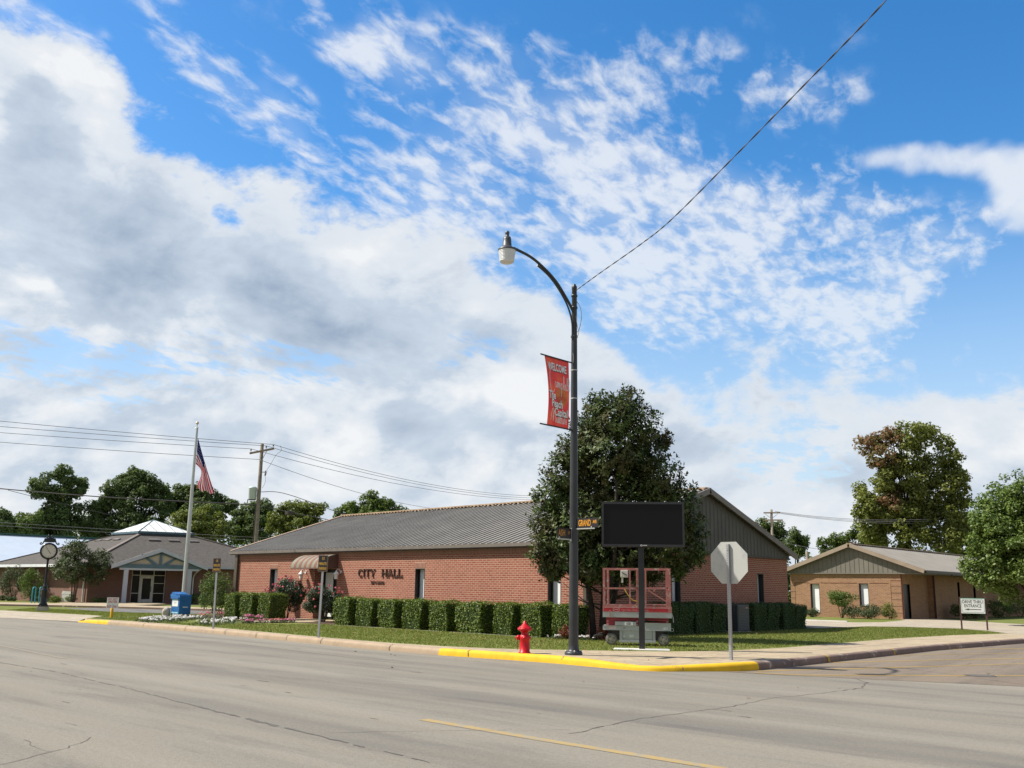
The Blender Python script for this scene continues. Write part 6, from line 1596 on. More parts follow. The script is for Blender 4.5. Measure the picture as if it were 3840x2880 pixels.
T = {
'pecanA':(-109.34,49.44,[(-0.99,13.26,1.12),(0.62,11.96,1.06),(-2.6,11.76,1.18),(-1.06,11.2,1.32),(-0.83,9.01,1.7),(-2.65,8.25,1.32),(0.68,8.59,1.46),(-0.79,7.27,2.04)]),
'pecanB':(-106.02,56.22,[(-1.54,13.38,1.15),(-0.34,13.55,0.91),(-2.33,12.16,1.27),(0.51,12.5,1.21),(1.8,11.62,1.27),(-0.71,10.98,1.96),(-3.69,10.63,1.05),(-4.76,9.27,1.14),(-2.35,9.15,1.8),(1.26,9.21,1.95),(2.98,10.13,1.05),(-0.39,7.54,2.7),(-5.53,7.91,1.35),(-3.98,7.49,1.8)]),
'pecanC':(-106.64,65.21,[(-2.89,12.3,1.12),(-1.62,12.48,1.12),(0.04,11.87,1.28),(1.7,11.09,1.12),(2.69,10.63,0.8),(-1.16,10.73,1.92),(-3.08,10.7,1.44),(0.84,9.81,1.76),(-1.01,8.83,2.55),(-4.41,11.32,1.12)]),
'lightA':(-89.65,54.67,[(-1.8,7.92,1.07),(0.06,8.08,1.21),(-0.66,7.0,1.74),(1.47,7.17,1.07),(-1.97,6.72,1.2)]),
'greenA':(-97.63,66.27,[(-1.97,9.04,1.07),(-0.5,9.82,1.22),(1.02,10.0,1.07),(-0.97,7.84,1.68),(0.83,8.17,1.53),(-2.49,7.67,1.07)]),
'lightB':(-86.71,64.39,[(-0.94,9.26,1.27),(0.49,9.0,1.27),(1.58,9.72,0.71),(-2.02,8.4,1.13),(-0.29,7.73,1.83),(1.68,7.76,0.99),(-1.95,7.29,1.27)]),
'greenB':(-87.10,75.09,[(-2.57,10.42,0.98),(-0.76,11.06,1.04),(1.08,10.93,1.04),(2.65,9.74,0.91),(-3.76,9.8,0.76),(-1.62,9.68,1.37),(0.52,9.71,1.37),(-0.35,8.49,2.43)]),
'lowA':(-108.84,45.58,[(-1.19,7.88,0.99),(-0.08,8.04,0.99),(-2.51,7.02,1.13),(-1.35,6.76,1.42),(0.05,6.92,1.13)]),
'edgeA':(-107.87,42.65,[(-0.61,8.51,0.69),(-0.77,7.54,1.1),(-0.28,6.87,0.97)]),
'rA':(-56.99,111.25,[(-0.32,9.79,0.71),(0.63,9.16,0.97),(-0.37,8.35,1.13),(1.42,8.69,0.81),(0.23,7.08,1.45)]),
'rB':(-52.21,108.05,[(-0.01,8.08,0.68),(1.05,7.64,0.68),(0.25,6.87,1.08)]),
'rC':(-46.30,108.54,[(-2.38,6.9,0.83),(-0.87,7.22,0.83),(0.64,7.68,0.75),(1.88,8.44,0.96),(2.44,7.71,1.19),(-0.02,6.5,1.19),(3.61,7.43,1.04)]),
'rD':(-32.79,105.00,[(1.13,9.09,0.67),(0.24,8.02,1.21),(1.29,7.77,1.2),(-0.15,6.42,1.6)]),
'mapleRed':(-35.75,98.73,[(-3.51,16.25,0.9),(-2.03,16.67,1.06),(-0.95,16.96,0.93),(-2.54,14.8,1.11),(-1.28,13.75,1.06),(-1.13,11.91,1.05),(-1.76,10.33,1.05)]),
'mapleGreen':(-35.75,98.73,[(0.51,16.98,1.33),(2.14,17.41,1.12),(2.84,17.95,0.74),(4.19,16.36,0.85),(4.61,14.9,1.11),(5.0,13.06,1.05),(5.12,11.22,1.0),(-2.4,12.68,1.05),(-0.46,14.3,1.32),(1.17,14.85,1.59),(2.94,13.82,1.58),(-4.1,10.56,0.79),(-4.42,9.51,0.78),(-2.82,10.05,1.31),(0.15,11.41,1.57),(1.7,11.17,1.57),(3.54,11.19,1.44),(-2.65,8.5,1.43),(-0.57,8.53,1.7),(1.52,8.56,1.7),(3.65,9.11,1.31),(-3.51,7.19,0.91),(-1.48,6.45,1.56),(0.84,6.23,1.82),(3.22,6.78,1.56)]),
'round':(-14.54,56.15,[(-1.73,5.33,0.83),(-0.55,6.18,1.11),(0.47,6.75,1.25),(-1.98,3.97,0.82),(-0.97,4.53,1.24),(0.29,4.82,1.52),(-1.36,3.16,0.82),(-0.12,3.32,1.23),(0.83,3.2,1.1),(1.46,5.52,1.52),(-2.05,3.15,0.96),(-1.69,2.49,0.82),(-0.73,2.57,1.09),(0.2,2.32,1.09),(-2.05,4.78,0.83),(-1.42,5.75,0.83),(0.28,6.19,1.25),(-0.63,3.72,1.37)]),
'myrtle':(-69.97,32.85,[(-0.63,3.89,0.6),(0.1,4.08,0.57),(-0.91,2.96,0.75),(0.21,3.06,0.94),(1.24,3.08,0.75),(1.85,2.63,0.56),(-0.29,2.41,0.84),(1.04,2.34,0.75),(-1.34,2.58,0.47)]),
'magnolia':(-18.17,25.12,[(-0.39,7.34,0.51),(0.54,7.44,0.55),(0.03,6.92,0.84),(-0.73,6.65,0.59),(0.95,6.67,0.67),(0.02,5.98,1.17),(-1.06,5.8,0.75),(1.19,5.83,0.75),(1.62,6.34,0.38),(-1.4,5.2,0.75),(0.1,4.98,1.41),(1.43,5.0,0.83),(-1.72,4.53,0.66),(-0.73,4.14,1.24),(0.92,4.16,1.32),(1.92,4.34,0.75),(-1.88,3.63,0.66),(-1.22,3.31,0.9),(2.24,3.53,0.66),(1.57,3.19,0.9),(0.09,3.17,1.4),(-1.96,2.81,0.57),(-1.47,2.58,0.65),(2.38,2.8,0.49),(2.05,2.47,0.57),(1.07,2.45,0.82),(-0.73,2.43,0.74),(0.09,2.36,0.74),(-1.71,2.25,0.49)]),
}
BG = 'trees behind the buildings'
def TR(key, *a, **k): x, y, l = T[key]; return tree(a[0], (x, y), l, *a[1:], **k)
TR('pecanA', 'shade_tree', 'leaf_dark', 'tall dark tree with a notched crown rising behind the street clock', .26, 15, seed=11, group=BG)
TR('pecanB', 'shade_tree', 'leaf_dark', 'broad tall dark tree behind the cupola left of the flagpole', .26, 13, seed=12, group=BG)
TR('pecanC', 'shade_tree', 'leaf_dark', 'dark tree behind the drooping flag between flagpole and utility pole', .26, 14, seed=13, group=BG)
TR('lightA', 'shade_tree', 'leaf_light', 'lower yellow green tree in front of the dark tree right of the flagpole', .24, 14, seed=14, group=BG)
TR('greenA', 'shade_tree', 'leaf_dark', 'dark tree directly behind the timber utility pole', .26, 14, seed=15, group=BG)
TR('lightB', 'shade_tree', 'leaf_light', 'bright yellow green tree above the city hall roof right of the utility pole', .24, 14, seed=16, group=BG)
TR('greenB', 'shade_tree', 'leaf_mid', 'rounded mid green tree standing alone above the city hall ridge', .26, 12, seed=17, group=BG)
TR('lowA', 'shade_tree', 'leaf_mid', 'low green tree above the pale shed left of the tall notched tree', .26, 14, seed=18, group=BG)
TR('edgeA', 'shade_tree', 'leaf_dark', 'small dark tree cut by the left edge above the pale shed', .26, 14, seed=19, group=BG)
TR('rA', 'shade_tree', 'leaf_dark', 'dark tree behind the small double crossarm pole right of the city hall gable', .24, 13, seed=20, group=BG)
TR('rB', 'shade_tree', 'leaf_dark', 'small dark tree just right of the double crossarm pole', .24, 13, seed=21, group=BG)
TR('rC', 'shade_tree', 'leaf_mid', 'low green trees peeking over the tan building ridge left of the big maple', .24, 12, seed=22, group=BG)
TR('rD', 'shade_tree', 'leaf_dark', 'dark tree in the gap between the big maple and the round tree', .24, 14, seed=23, group=BG)
mx, my, mg = T['mapleGreen']; mg = mg + [(-3.3, 8.2, 1.3), (4.4, 8.0, 1.2), (-3.6, 11.6, .9), (2.2, 9.9, 1.5), (-1.6, 9.3, 1.5), (4.6, 9.8, 1.2), (.6, 13.1, 1.5), (3.9, 12.3, 1.3)]
tree('maple_tree', (mx, my), mg, 'leaf_maple', 'tall maple with crown turning red on its upper left behind the tan building', .30, 5.4, .34, 31, sub=.62, extra=(T['mapleRed'][2], 'leaf_red'), split=.42)
TR('round', 'round_tree', 'leaf_round', 'dense rounded fresh green tree at the right edge before the tan building', .15, 26, .16, seed=41, sub=.42, split=.25, bark='bark', depth=.9)
TR('myrtle', 'ornamental_tree', 'leaf_shrub', 'small multi stemmed ornamental tree before the brown brick wall', .16, 16, .05, seed=42, sub=.34, trunks=3, split=.42, bark='bark')
# low dark growth closing the view under the far tree crowns
b_P = []; b_N = []
rg = np.random.default_rng(77)
for x0, y0, x1, y1, n_, hh in ((-126, 36, -122, 66, 130, 8.6), (-120, 62, -98, 90, 130, 8.2), (-95, 78, -60, 114, 100, 6.0), (-60, 114, -22, 114, 90, 5.6)):
    for i in range(n_):
        t_ = rg.uniform(0, 1); c = np.array([x0 + (x1 - x0) * t_ + rg.normal(0, 1), y0 + (y1 - y0) * t_ + rg.normal(0, 1), rg.uniform(.6, hh)]); r = rg.uniform(.8, 1.6)
        d = sphere_pts(150, rg); b_P.append(c + d * r * rg.uniform(.6, 1, 150)[:, None]); b_N.append(d + np.array([0, 0, .5]))
V, F = leaf_quads(np.concatenate(b_P), np.concatenate(b_N), .38, .6, .6, rg)
tag(fast_mesh('distant_undergrowth', V, F, MT['leaf_dark']), None, None, None, 'stuff')

# ---------------------------------------------------------------- magnolia with glossy leaves in whorls
gx, gy, gl = T['magnolia']
mag = thing('magnolia_tree', (gx, gy, GZ), 'large dark glossy leaved magnolia at the corner of city hall', 'tree')
rg = np.random.default_rng(5)
b = MB()
for (dx, dy, r) in ((-.55, -.28, .085), (-.2, .1, .11), (.15, .2, .10), (.3, -.2, .075), (-.35, .35, .06)):
    o = Vector((gx - .25 + dx * .5, gy + dy * .6, GZ - .05)); e = Vector((gx + dx * 1.3, gy + dy * 1.6, 2.6))
    b.tube([o, o.lerp(e, .4) + Vector((rg.uniform(-.08, .08), rg.uniform(-.08, .08), 0)), e, e + Vector((dx * .5, dy * .5, 2.2)), Vector((gx + dx * .5, gy + dy * .5, 5.2))], [r * 1.3, r, r * .85, r * .5, r * .15], 8)
for k in range(26):
    a = rg.uniform(0, 2 * math.pi); z0 = rg.uniform(.9, 3.2); o = Vector((gx - .15 + rg.uniform(-.25, .25), gy + rg.uniform(-.2, .2), z0)); L_ = rg.uniform(1.0, 2.1)
    e = o + Vector((math.cos(a) * L_, math.sin(a) * L_, rg.uniform(.3, .9)))
    b.tube([o, o.lerp(e, .5) + Vector((0, 0, -.08)), e], [.032, .022, .008], 6)
b.build('trunk', MT['bark_dark'], mag)
tips = []; tn = []
for (u, z, r) in gl:
    k = int(185 * r ** 1.7) + 34; d = sphere_pts(k, rg); dj = rg.uniform(-.75, .75) * r
    for sgn in ((1,) if r < .7 else (1, -1)):
        c = np.array([gx, gy, 0]) + HV * u * (1.06 if sgn > 0 else .8) + DV * (dj if sgn > 0 else rg.uniform(.5, 1.1) * r) + np.array([0, 0, z])
        q = c + d * (r * rg.uniform(.66, 1.06, k))[:, None]; tips.append(q); tn.append(d * .8 + np.array([0, 0, .45]))
tips = np.concatenate(tips); tn = np.concatenate(tn); tn /= np.linalg.norm(tn, axis=1)[:, None]
ok = tips[:, 2] > 1.55; tips = tips[ok]; tn = tn[ok]
Vs = []; nl = 10
for i in range(len(tips)):
    ax = tn[i]; r_ = rg.normal(0, 1, 3); e1 = np.cross(ax, r_); e1 /= np.linalg.norm(e1); e2 = np.cross(ax, e1); ph = rg.uniform(0, 6.28)
    for j in range(nl):
        a = ph + j * 2.4; back = rg.uniform(0, .26); o = tips[i] - ax * back
        out = e1 * math.cos(a) + e2 * math.sin(a); tilt = rg.uniform(.1, 1.1) if back < .08 else rg.uniform(-.4, .6)
        t = out * math.cos(tilt) + ax * math.sin(tilt); s = np.cross(t, ax); s /= np.linalg.norm(s) + 1e-9; nn = np.cross(s, t)
        L = rg.uniform(.09, .155); w = L * .24
        Vs.append((o, o + t * L * .45 + s * w + nn * .012, o + t * L, o + t * L * .45 - s * w + nn * .012))
V = np.array(Vs).reshape(-1, 3); F = np.arange(len(V)).reshape(-1, 4)
fast_mesh('crown', V, F, MT['magnolia'], mag)
print('magnolia leaves', len(F))

# ---------------------------------------------------------------- clipped hedges
def hedge_shape(name, w, d, h, taper, seed, m_leaf, n, lean=0.0, round_=.0):
    rg = np.random.default_rng(seed)
    t = thing(name, (0, 0, GZ), '', 'hedge')
    def shape(p):      # p in unit box coordinates -> metres, narrower at the foot
        k = 1 - taper * (1 - p[:, 2]) ** 1.6 - .075 * np.clip((p[:, 2] - .82) / .18, 0, 1) ** 2
        x = (p[:, 0] - .5) * w * k + w / 2; y = (p[:, 1] - .5) * d * k + d / 2
        z = p[:, 2] * h
        bul = .032 * np.sin(p[:, 0] * 6 + seed) * np.sin(p[:, 2] * 5 + seed * 2) + .024 * np.sin(p[:, 1] * 8 + seed)
        return np.stack([x + bul, y + bul * .7, z + (.026 * np.sin(p[:, 0] * 7 + seed * 3) + .02 * np.sin(p[:, 1] * 8 + seed)) * (p[:, 2] > .85) - .035 * (p[:, 2] > .97) * ((np.abs(p[:, 0] - .5) * 2) ** 5 + (np.abs(p[:, 1] - .5) * 2) ** 5)], 1)
    faces = [(0, 0, w * h * 0 + d * h), (0, 1, d * h), (1, 0, w * h), (1, 1, w * h), (2, 1, w * d)]; tot = sum(f[2] for f in faces)
    P = []; Nn = []
    for ax, sd, ar in faces:
        m = int(n * ar / tot); p = rg.uniform(0, 1, (m, 3)); p[:, ax] = sd; nn = np.zeros((m, 3)); nn[:, ax] = 1 if sd else -1
        if round_:
            pass
        q = shape(p) - nn * np.abs(rg.normal(0, .018, m))[:, None] + nn * (rg.uniform(0, 1, m) ** 9 * .075)[:, None]; P.append(q); Nn.append(nn * 1.1 + np.array([0, 0, .35]))
    P = np.concatenate(P) + np.array([0, 0, GZ]); Nn = np.concatenate(Nn)
    V, F = leaf_quads(P, Nn, .058, .62, .55, rg); fast_mesh('foliage', V, F, MT[m_leaf], t)
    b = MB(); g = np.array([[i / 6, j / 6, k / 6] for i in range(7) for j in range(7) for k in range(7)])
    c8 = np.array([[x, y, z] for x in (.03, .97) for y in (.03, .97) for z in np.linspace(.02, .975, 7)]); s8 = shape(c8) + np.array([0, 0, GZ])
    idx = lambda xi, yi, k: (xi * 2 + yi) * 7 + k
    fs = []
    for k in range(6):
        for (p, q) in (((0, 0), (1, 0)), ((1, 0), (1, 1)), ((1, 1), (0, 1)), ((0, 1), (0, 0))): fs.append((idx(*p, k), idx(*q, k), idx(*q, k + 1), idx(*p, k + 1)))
    fs.append((idx(0, 0, 6), idx(1, 0, 6), idx(1, 1, 6), idx(0, 1, 6))); b.add(s8.tolist(), fs); b.build('dark_core', MT['hedge_core'], t)  # plain core behind the leaves, inner shade put into its colour
    return t
HP = [hedge_shape('clipped_hedge', 1.04, 1.0, 1.0, tp, sd, 'hedge', 3900) for tp, sd in ((.05, 1), (.13, 2), (.10, 3))]
def put(proto_used, protos, k, loc, label, group, sc=None, rot=0.0):
    p = protos[k]
    if k not in proto_used:
        proto_used.add(k); p.location = loc; p['label'] = label; p['group'] = group; p.rotation_euler = (0, 0, rot); WPOS[p] = Vector(loc)
        if sc: p.scale = sc
        return p
    q = dup(p, loc, rot, label, sc); q['group'] = group; return q
used = set(); FG = 'clipped hedges along the front of city hall'
ordn = ['first', 'second', 'third', 'fourth', 'fifth', 'sixth', 'seventh', 'eighth', 'ninth']
fx = [-31.19, -29.77, -28.32, -26.97, -25.42, -24.02, -22.23, -20.91, -19.62, -18.45]
labs = ['box clipped green hedge right of the roses, leftmost of the long front row', 'box clipped hedge below the CITY HALL lettering, second of the long row', 'box clipped hedge third in the long row left of the white blind window', 'box clipped hedge in front of the white blind window, fourth of the long row', 'box clipped hedge just right of the white blind window, fifth of the long row',
        'widest box clipped hedge, sixth of the long front row', 'box clipped hedge left behind the fire hydrant, seventh of the long row', 'box clipped hedge right behind the fire hydrant, eighth of the long row', 'box clipped hedge behind the lamp pole by the magnolia, last of the long row']
for i in range(9):
    w = (fx[i + 1] - fx[i]) * .64; y = 24.86 - .075 * (fx[i] + 31.19)
    put(used, HP, [0, 1, 0, 1, 2, 0, 1, 2, 1][i], (fx[i], y, GZ), labs[i], FG, (w / 1.04, 1.0, [1.04, 1.0, 1.0, 1.02, 1.0, 1.0, 1.0, 1.03, 1.0][i]))
for i, (x, l) in enumerate(((-39.35, 'box clipped hedge at the left end of city hall, leftmost of three'), (-38.05, 'box clipped hedge left of the roses, middle one of three'), (-36.75, 'box clipped hedge touching the left rose bush, rightmost of three'))):
    put(used, HP, [2, 0, 1][i], (x, 25.25 - .03 * i, GZ), l, 'three clipped hedges left of the entrance', (.84, 1.0, 1.10))
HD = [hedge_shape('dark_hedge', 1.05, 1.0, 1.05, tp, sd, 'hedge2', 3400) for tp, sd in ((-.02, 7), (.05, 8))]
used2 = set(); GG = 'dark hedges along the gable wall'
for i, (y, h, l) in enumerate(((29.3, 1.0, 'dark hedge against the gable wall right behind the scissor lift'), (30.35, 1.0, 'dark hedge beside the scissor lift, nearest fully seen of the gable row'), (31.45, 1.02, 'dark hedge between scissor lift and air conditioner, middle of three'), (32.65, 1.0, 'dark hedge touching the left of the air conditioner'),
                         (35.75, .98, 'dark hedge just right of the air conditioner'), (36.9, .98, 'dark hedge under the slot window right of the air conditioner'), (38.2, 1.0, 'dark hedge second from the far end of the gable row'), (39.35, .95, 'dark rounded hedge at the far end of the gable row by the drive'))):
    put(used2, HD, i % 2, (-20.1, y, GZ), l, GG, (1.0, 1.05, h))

# ---------------------------------------------------------------- shrubs
def shrub(name, c, r, h, m_leaf, label, lsize, n, seed, cat='shrub', group=None, stems=0, foot=0.0, flat=.9):
    rg = np.random.default_rng(seed); t = thing(name, (c[0], c[1], GZ), label, cat, group)
    k = 26; d = sphere_pts(k, rg); zc = foot + (h - foot) / 2; rz = (h - foot) / 2
    cc = np.array([c[0], c[1], GZ + zc]) + d * np.array([r, r, rz]) * rg.uniform(.45, .82, k)[:, None]
    P = []; Nn = []
    for j in range(k):
        m = n // k; e = sphere_pts(m, rg); q = cc[j] + e * np.array([r, r, rz]) * (.34 * rg.uniform(.5, 1.05, m) ** .5)[:, None]; P.append(q); Nn.append(e + np.array([0, 0, .4]))
    P = np.concatenate(P); Nn = np.concatenate(Nn); ok = P[:, 2] > GZ + .02
    V, F = leaf_quads(P[ok], Nn[ok], lsize, .6, .6, rg); fast_mesh('foliage', V, F, MT[m_leaf], t)
    b = MB()
    for s in range(max(stems, 3)):
        a = rg.uniform(0, 6.28); b.tube([(c[0] + .06 * math.cos(a), c[1] + .06 * math.sin(a), GZ - .03), (c[0] + r * .25 * math.cos(a), c[1] + r * .25 * math.sin(a), GZ + zc * .6), (c[0] + r * .5 * math.cos(a), c[1] + r * .5 * math.sin(a), GZ + zc)], [.022, .016, .007], 5)
    b.build('stem', MT['bark'], t); return t
shrub('shrub', (-28.3, 60.6), .55, .60, 'leaf_shrub', 'small low shrub under the left window of the tan building', .07, 1600, 1)
shrub('tall_shrub', (-26.25, 60.5), 1.02, 1.72, 'leaf_mid', 'tall vase shaped shrub between the two windows of the tan building', .085, 3600, 2, stems=6, foot=.55)
shrub('shrub', (-25.45, 60.3), .72, .90, 'leaf_shrub', 'rounded shrub left of the widest one under the right window', .07, 2000, 3)
shrub('shrub', (-24.4, 60.2), 1.02, .92, 'leaf_shrub', 'widest rounded shrub under the right window of the tan building', .07, 3000, 4)
shrub('shrub', (-23.25, 60.4), .50, 1.0, 'leaf_light', 'upright yellow green shrub at the right corner of the tan wall', .07, 1600, 5)
shrub('shrub', (-21.7, 68.6), .8, 1.0, 'leaf_dark', 'dark low shrub along the shaded side of the tan building', .08, 2400, 6)
shrub('shrub', (-21.4, 70.2), .8, .9, 'leaf_dark', 'dark low shrub along the shaded tan wall behind the entrance sign', .08, 2000, 7)
for i, (x, y, r, h) in enumerate(((-21.2, 75, 1.1, 1.3), (-21.0, 79, 1.3, 1.5), (-20.6, 84, 1.5, 1.4))): shrub('shrub', (x, y), r, h, 'leaf_dark', ['dark shrub in deep shade right of the entrance sign', 'darkest shrub under the round tree against the tan wall', 'far dark shrub at the right edge under the round tree'][i], .1, 1800, 60 + i)
shrub('shrub', (-80.3, 33.0), 1.15, 2.75, 'leaf_shrub', 'large grey brown feathery shrub at the left edge by the brick wall', .10, 4200, 8)
shrub('shrub', (-77.6, 33.3), 1.12, 2.5, 'leaf_mid', 'large soft green shrub left of the street clock by the brick wall', .09, 4600, 9)
for i, (x, y, r, h, l) in enumerate(((-80.6, 32.3, .36, .42, 'small clipped ball shrub at far left edge, largest of three'), (-79.3, 32.3, .33, .36, 'small clipped ball shrub at far left, middle of three'), (-78.3, 32.2, .30, .34, 'small clipped ball shrub at far left, rightmost of three'), (-74.9, 32.7, .38, .42, 'lone small clipped ball shrub left of the bike rack'))):
    shrub('ball_shrub', (x, y), r, h, 'hedge2', l, .06, 1100, 70 + i, group='small ball shrubs by the brown brick wall')
shrub('ball_shrub', (-71.9, 32.5), .55, .55, 'hedge', 'low square clipped shrub before the pale plaque', .06, 1600, 80); shrub('ball_shrub', (-70.6, 33.0), .45, .68, 'hedge', 'upright clipped shrub at the foot of the ornamental tree', .06, 1500, 81)
shrub('shrub', (-66.4, 40.4), 1.0, .8, 'leaf_dark', 'dark low shrub under the white downspout of the porch', .08, 2200, 82); shrub('shrub', (-65.6, 42.4), 1.0, .85, 'leaf_dark', 'dark low shrub right of the porch against the shaded wall', .08, 2200, 83)
shrub('shrub', (-69.4, 34.6), .8, .45, 'leaf_dark', 'dark ground hugging shrub at the shaded wall left of the porch', .08, 1400, 84)
shrub('tall_shrub', (-45.0, 28.4), .95, 2.25, 'leaf_dark', 'dark loose shrub at the left corner of city hall', .09, 3600, 85)
# bare rusty bits by the mulch bed
for i, (x, y, r, h, l) in enumerate(((-19.0, 23.95, .24, .42, 'rusty red small shrub just left of the lamp pole foot'), (-18.1, 24.7, .36, .40, 'rusty red small shrub between lamp pole and scissor lift'))):
    shrub('rusty_shrub', (x, y), r, h, 'leaf_rust', l, .05, 700, 90 + i)
# ---------------------------------------------------------------- roses with pink blooms
def rose(c, r, h, label, seed, nb):
    rg = np.random.default_rng(seed); t = shrub('rose_bush', c, r, h, 'leaf_rose', label, .07, 9500, seed, 'rose bush', 'pink rose bushes at the entrance', 7, .25)
    P = []; Nn = []
    for k in range(nb):
        d = sphere_pts(1, rg)[0]; d[2] = abs(d[2]) * .9 + (.15 if rg.uniform() < .75 else -.6); d /= np.linalg.norm(d)
        if d[1] > .5 and rg.uniform() < .6: d[1] *= -1
        q = np.array([c[0], c[1], GZ + .25 + (h - .25) * .5]) + d * np.array([r, r, (h - .25) * .54]) * rg.uniform(.88, 1.12)
        m = 9; e = sphere_pts(m, rg); P.append(q + e * .035); Nn.append(e)
    V, F = leaf_quads(np.concatenate(P), np.concatenate(Nn), .065, .9, .3, rg); fast_mesh('bloom', V, F, MT['bloom'], t); return t
rose((-36.75, 26.75), .92, 1.80, 'rose bush with bright pink blooms left of the striped awning door', 101, 50)
rose((-33.85, 26.5), .92, 1.55, 'sparser pink rose bush right of the entrance door below the wall lamp', 102, 28)
# ---------------------------------------------------------------- flower beds
def flowers(name, outline, n, hts, m_bloom, label, seed, m_leaf='leaf_shrub', dens=1.0, group=None):
    rg = np.random.default_rng(seed); poly = np.array(outline); mn, mx_ = poly.min(0), poly.max(0); pts = []
    def inside(p):
        c = False; j = len(poly) - 1
        for i in range(len(poly)):
            if (poly[i][1] > p[1]) != (poly[j][1] > p[1]) and p[0] < (poly[j][0] - poly[i][0]) * (p[1] - poly[i][1]) / (poly[j][1] - poly[i][1]) + poly[i][0]: c = not c
            j = i
        return c
    while len(pts) < n:
        p = rg.uniform(mn, mx_)
        if inside(p): pts.append(p)
    pts = np.array(pts); cen = poly.mean(0)
    t = thing(name, (cen[0], cen[1], GZ), label, 'flower bed', group)
    m = 22; base = np.repeat(pts, m, 0) + rg.normal(0, .09, (n * m, 2)); z = GZ + np.abs(rg.normal(0, .5, n * m)) * hts * .8 + .01; z = np.minimum(z, GZ + hts)
    P = np.column_stack([base, z]); V, F = leaf_quads(P, np.tile([0, 0, 1.0], (len(P), 1)), .075, .5, .7, rg); fast_mesh('foliage', V, F, MT[m_leaf], t)
    k = int(n * 2.0 * dens); sel = pts[rg.integers(0, n, k)] + rg.normal(0, .1, (k, 2)); Q = []; Nn = []
    for s in sel:
        c = np.array([s[0], s[1], GZ + hts * rg.uniform(.75, 1.15)]); e = sphere_pts(6, rg); e[:, 2] = np.abs(e[:, 2]); Q.append(c + e * .035); Nn.append(e + np.array([0, 0, .5]))
    V, F = leaf_quads(np.concatenate(Q), np.concatenate(Nn), .05, .9, .3, rg); fast_mesh('bloom', V, F, MT[m_bloom], t)['kind'] = 'stuff'; return t
flowers('flower_bed', [(-37.2, 19.95), (-39.6, 22.3), (-40.6, 23.7), (-38.6, 23.9), (-36.9, 22.6), (-35.2, 20.9), (-35.2, 19.6)], 95, .12, 'bloom_white', 'bed of white and mauve petunias at the flagpole foot', 201)
flowers('flower_bed', [(-32.7, 19.7), (-34.8, 21.6), (-36.8, 23.9), (-35.6, 24.2), (-33.3, 21.9), (-32.0, 19.9)], 48, .13, 'bloom_white', 'smaller bed of white flowers behind the left parking sign post', 202)
flowers('flower_bed', [(-36.4, 22.6), (-37.4, 24.2), (-38.6, 24.6), (-38.2, 23.4)], 16, .30, 'bloom', 'small patch of red flowers behind the white beds', 203, 'leaf_rose')
flowers('flower_bed', [(-33.9, 22.4), (-33.5, 22.6), (-33.5, 25.0), (-33.9, 25.0)], 36, .13, 'bloom_pink', 'row of pink flowers edging the entrance path', 204, dens=1.0)
flowers('flower_bed', [(-36.9, 24.5), (-36.3, 24.4), (-35.6, 24.7), (-36.2, 24.9)], 22, .2, 'bloom_pink', 'small clump of pink flowers below the left hedges', 205, dens=1.5)
flowers('flower_bed', [(-19.6, 23.9), (-18.2, 24.3), (-18.1, 24.1), (-19.5, 23.7)], 14, .10, 'bloom_white', 'few white flowers in the mulch beside the lamp pole', 206)
b = MB()
for k in range(7):
    x = -35.8 + k * .13; b.tube([(x, 25.2 + .05 * k, GZ + .03), (x + .5, 25.05 + .07 * k, GZ + .09 + .02 * (k % 3))], .03, 5)
t = b.build('wood_scraps', plain('orange brown bark strips', (.36, .13, .03), .9, 0, .3), None, (-35.4, 25.3, GZ)); tag(t, 'scattered orange brown bark strips under the left rose bush', 'bark strips')

# ---------------------------------------------------------------- short grass on the lawns
def in_poly(P, poly):
    c = np.zeros(len(P), bool); j = len(poly) - 1
    for i in range(len(poly)):
        xi, yi = poly[i]; xj, yj = poly[j]
        hit = ((yi > P[:, 1]) != (yj > P[:, 1])) & (P[:, 0] < (xj - xi) * (P[:, 1] - yi) / (yj - yi + 1e-12) + xi); c ^= hit; j = i
    return c
rg = np.random.default_rng(9); pts = []
areas = [([(-37, 20.1), (-30.5, 19.6), (-26.5, 19.0), (-23.4, 18.6), (-20.3, 18.3), (-18.4, 18.4), (-17.1, 18.8), (-15.4, 20.05), (-14.0, 21.2), (-13.2, 22.7), (-12.95, 25.5), (-13.2, 34.4), (-12.95, 39.5), (-12.2, 43.5), (-15.2, 47.3), (-18.6, 45.8), (-18.9, 41), (-18.9, 28), (-19.5, 23.8), (-31.2, 24.7), (-33.2, 22.3), (-35, 20.8)], 62000),
         ([(-54, 21.9), (-45.7, 22.2), (-43.7, 22.1), (-41, 20.1), (-37.8, 20.1), (-38.5, 21.6), (-41.5, 24.8), (-44.5, 27.2), (-48, 25.6), (-50.6, 25.3), (-58, 25)], 16000)]
for poly, n in areas:
    a = np.array(poly); Q = rg.uniform(a.min(0), a.max(0), (n * 3, 2)); Q = Q[in_poly(Q, poly)][:n]; pts.append(Q)
Q = np.concatenate(pts); Q = Q[~((np.abs(Q[:, 0] + 14.6) < .75) & (np.abs(Q[:, 1] - 21.5) < .55))]; n = len(Q); hh = rg.uniform(.025, .06, n); ang = rg.uniform(0, 2 * math.pi, n); w = rg.uniform(.006, .013, n)
dx = np.cos(ang) * w; dy = np.sin(ang) * w; lx = rg.normal(0, .02, n); ly = rg.normal(0, .02, n)
V = np.stack([np.column_stack([Q[:, 0] - dx, Q[:, 1] - dy, np.full(n, GZ)]), np.column_stack([Q[:, 0] + dx, Q[:, 1] + dy, np.full(n, GZ)]), np.column_stack([Q[:, 0] + lx, Q[:, 1] + ly, GZ + hh])], 1).reshape(-1, 3)
tag(fast_mesh('grass', V, np.arange(3 * n).reshape(n, 3), MT['blade']), None, None, None, 'stuff')
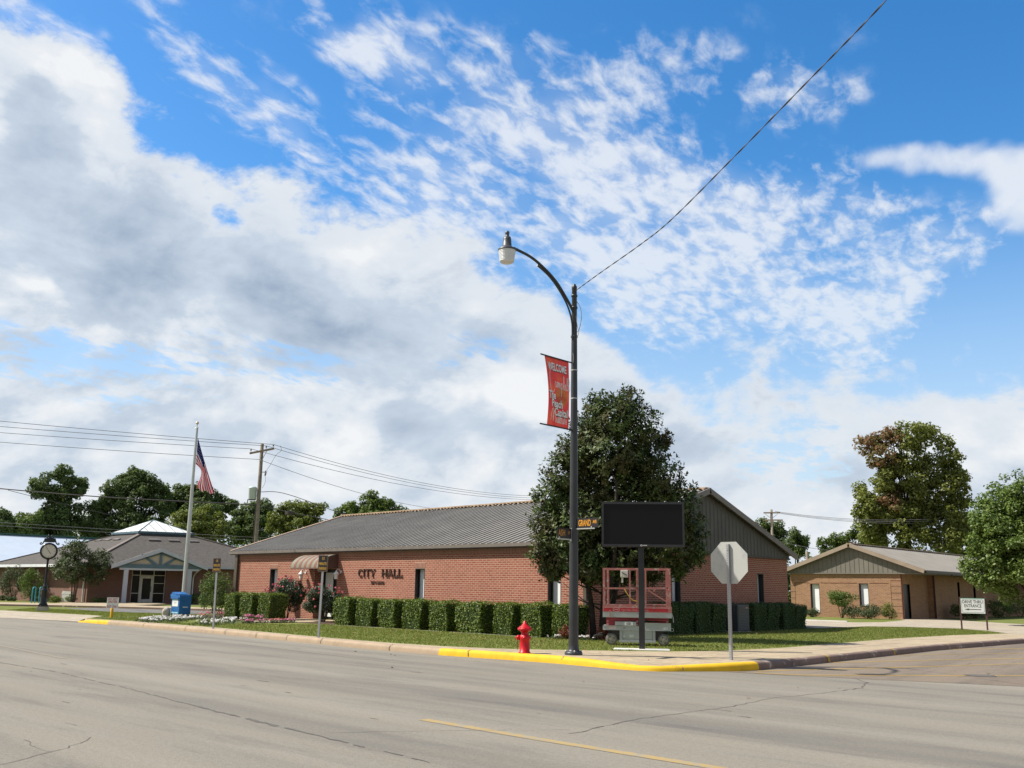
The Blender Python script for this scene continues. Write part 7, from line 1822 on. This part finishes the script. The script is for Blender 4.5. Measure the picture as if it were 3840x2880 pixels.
n = 260; Q = np.concatenate([rg.uniform((-31, 19.5), (-15, 24), (n, 2)), rg.uniform((-18.5, 23), (-13.5, 38), (n // 2, 2)), rg.uniform((-20, 14), (-6, 19), (14, 2))])
z = np.where(Q[:, 1] < 17.5, .012, GZ + .045); V, F = leaf_quads(np.column_stack([Q, z]), np.tile([0, 0, 1.0], (len(Q), 1)), .07, .6, .25, rg)
tag(fast_mesh('fallen_leaves', V, F, MT['dead_leaf']), None, None, None, 'stuff')

# ---------------------------------------------------------------- far pole behind the tan building
px_, py_ = -43.0, 84.7
fpo = thing('utility_pole', (px_, py_, GZ), 'far timber pole with two crossarms between city hall gable and tan building', 'utility pole')
b = MB(); b.lathe([(.15, 0), (.11, 9.0), (.02, 9.02)], (px_, py_, GZ), 10); b.build('pole', MT['wood_pole'], fpo)
for z0, a_, c_ in ((8.85, -.75, .75), (8.18, -.85, .95)):
    b = MB(); beam(b, (px_ + a_ * .88 + .1, py_ + a_ * .47 - .1, z0 + .05), (px_ + c_ * .88 + .1, py_ + c_ * .47 - .1, z0 + .05), .10, .12)
    b.build('crossarm', MT['xarm'], fpo)
b = MB()
for s in (-1, 1): b.tube([(px_ + s * .5, py_ + s * .26, 8.75), (px_, py_, 8.3)], .02, 5); b.tube([(px_ + s * .5, py_ + s * .26, 8.1), (px_, py_, 7.6)], .02, 5)
b.build('brace', MT['galv'], fpo)
for i, z in enumerate((8.95, 8.85, 8.75)):
    wire([(px_ + .3 + .2 * i, py_ + .1 + .15 * i, z + .03), (-33.5, 98 + i, 8.75 - .12 * i)], .018, ['top', 'middle', 'lowest'][i] + ' thin wire from the far double crossarm pole into the maple', 'wire_pale', 'wires right of the far pole', .35, 12)
wire([(px_ + .1, py_, 6.4), (-38, 90, 5.4)], .018, 'sloping thin wire right of the far pole above the tan building', 'wire_pale', None, .2, 10)
b = MB(); b.lathe([(.11, 0), (.10, 4.6), (.02, 4.62)], (-33.9, 72.3, GZ), 10); t = b.build('timber_post', MT['wood_pole'], None, (-33.9, 72.3, GZ)); tag(t, 'short pale timber post behind the left roof edge of the tan building', 'post')
b = MB(); b.tube([(-37.5, 68.5, 3.62), (-33.9, 72.3, 3.62), (-31, 75.2, 3.62)], .03, 6); t = b.build('metal_bar', MT['white_metal'], None, (-33.9, 72.3, 3.62)); tag(t, 'pale horizontal bar crossing the short post behind the tan building', 'bar')
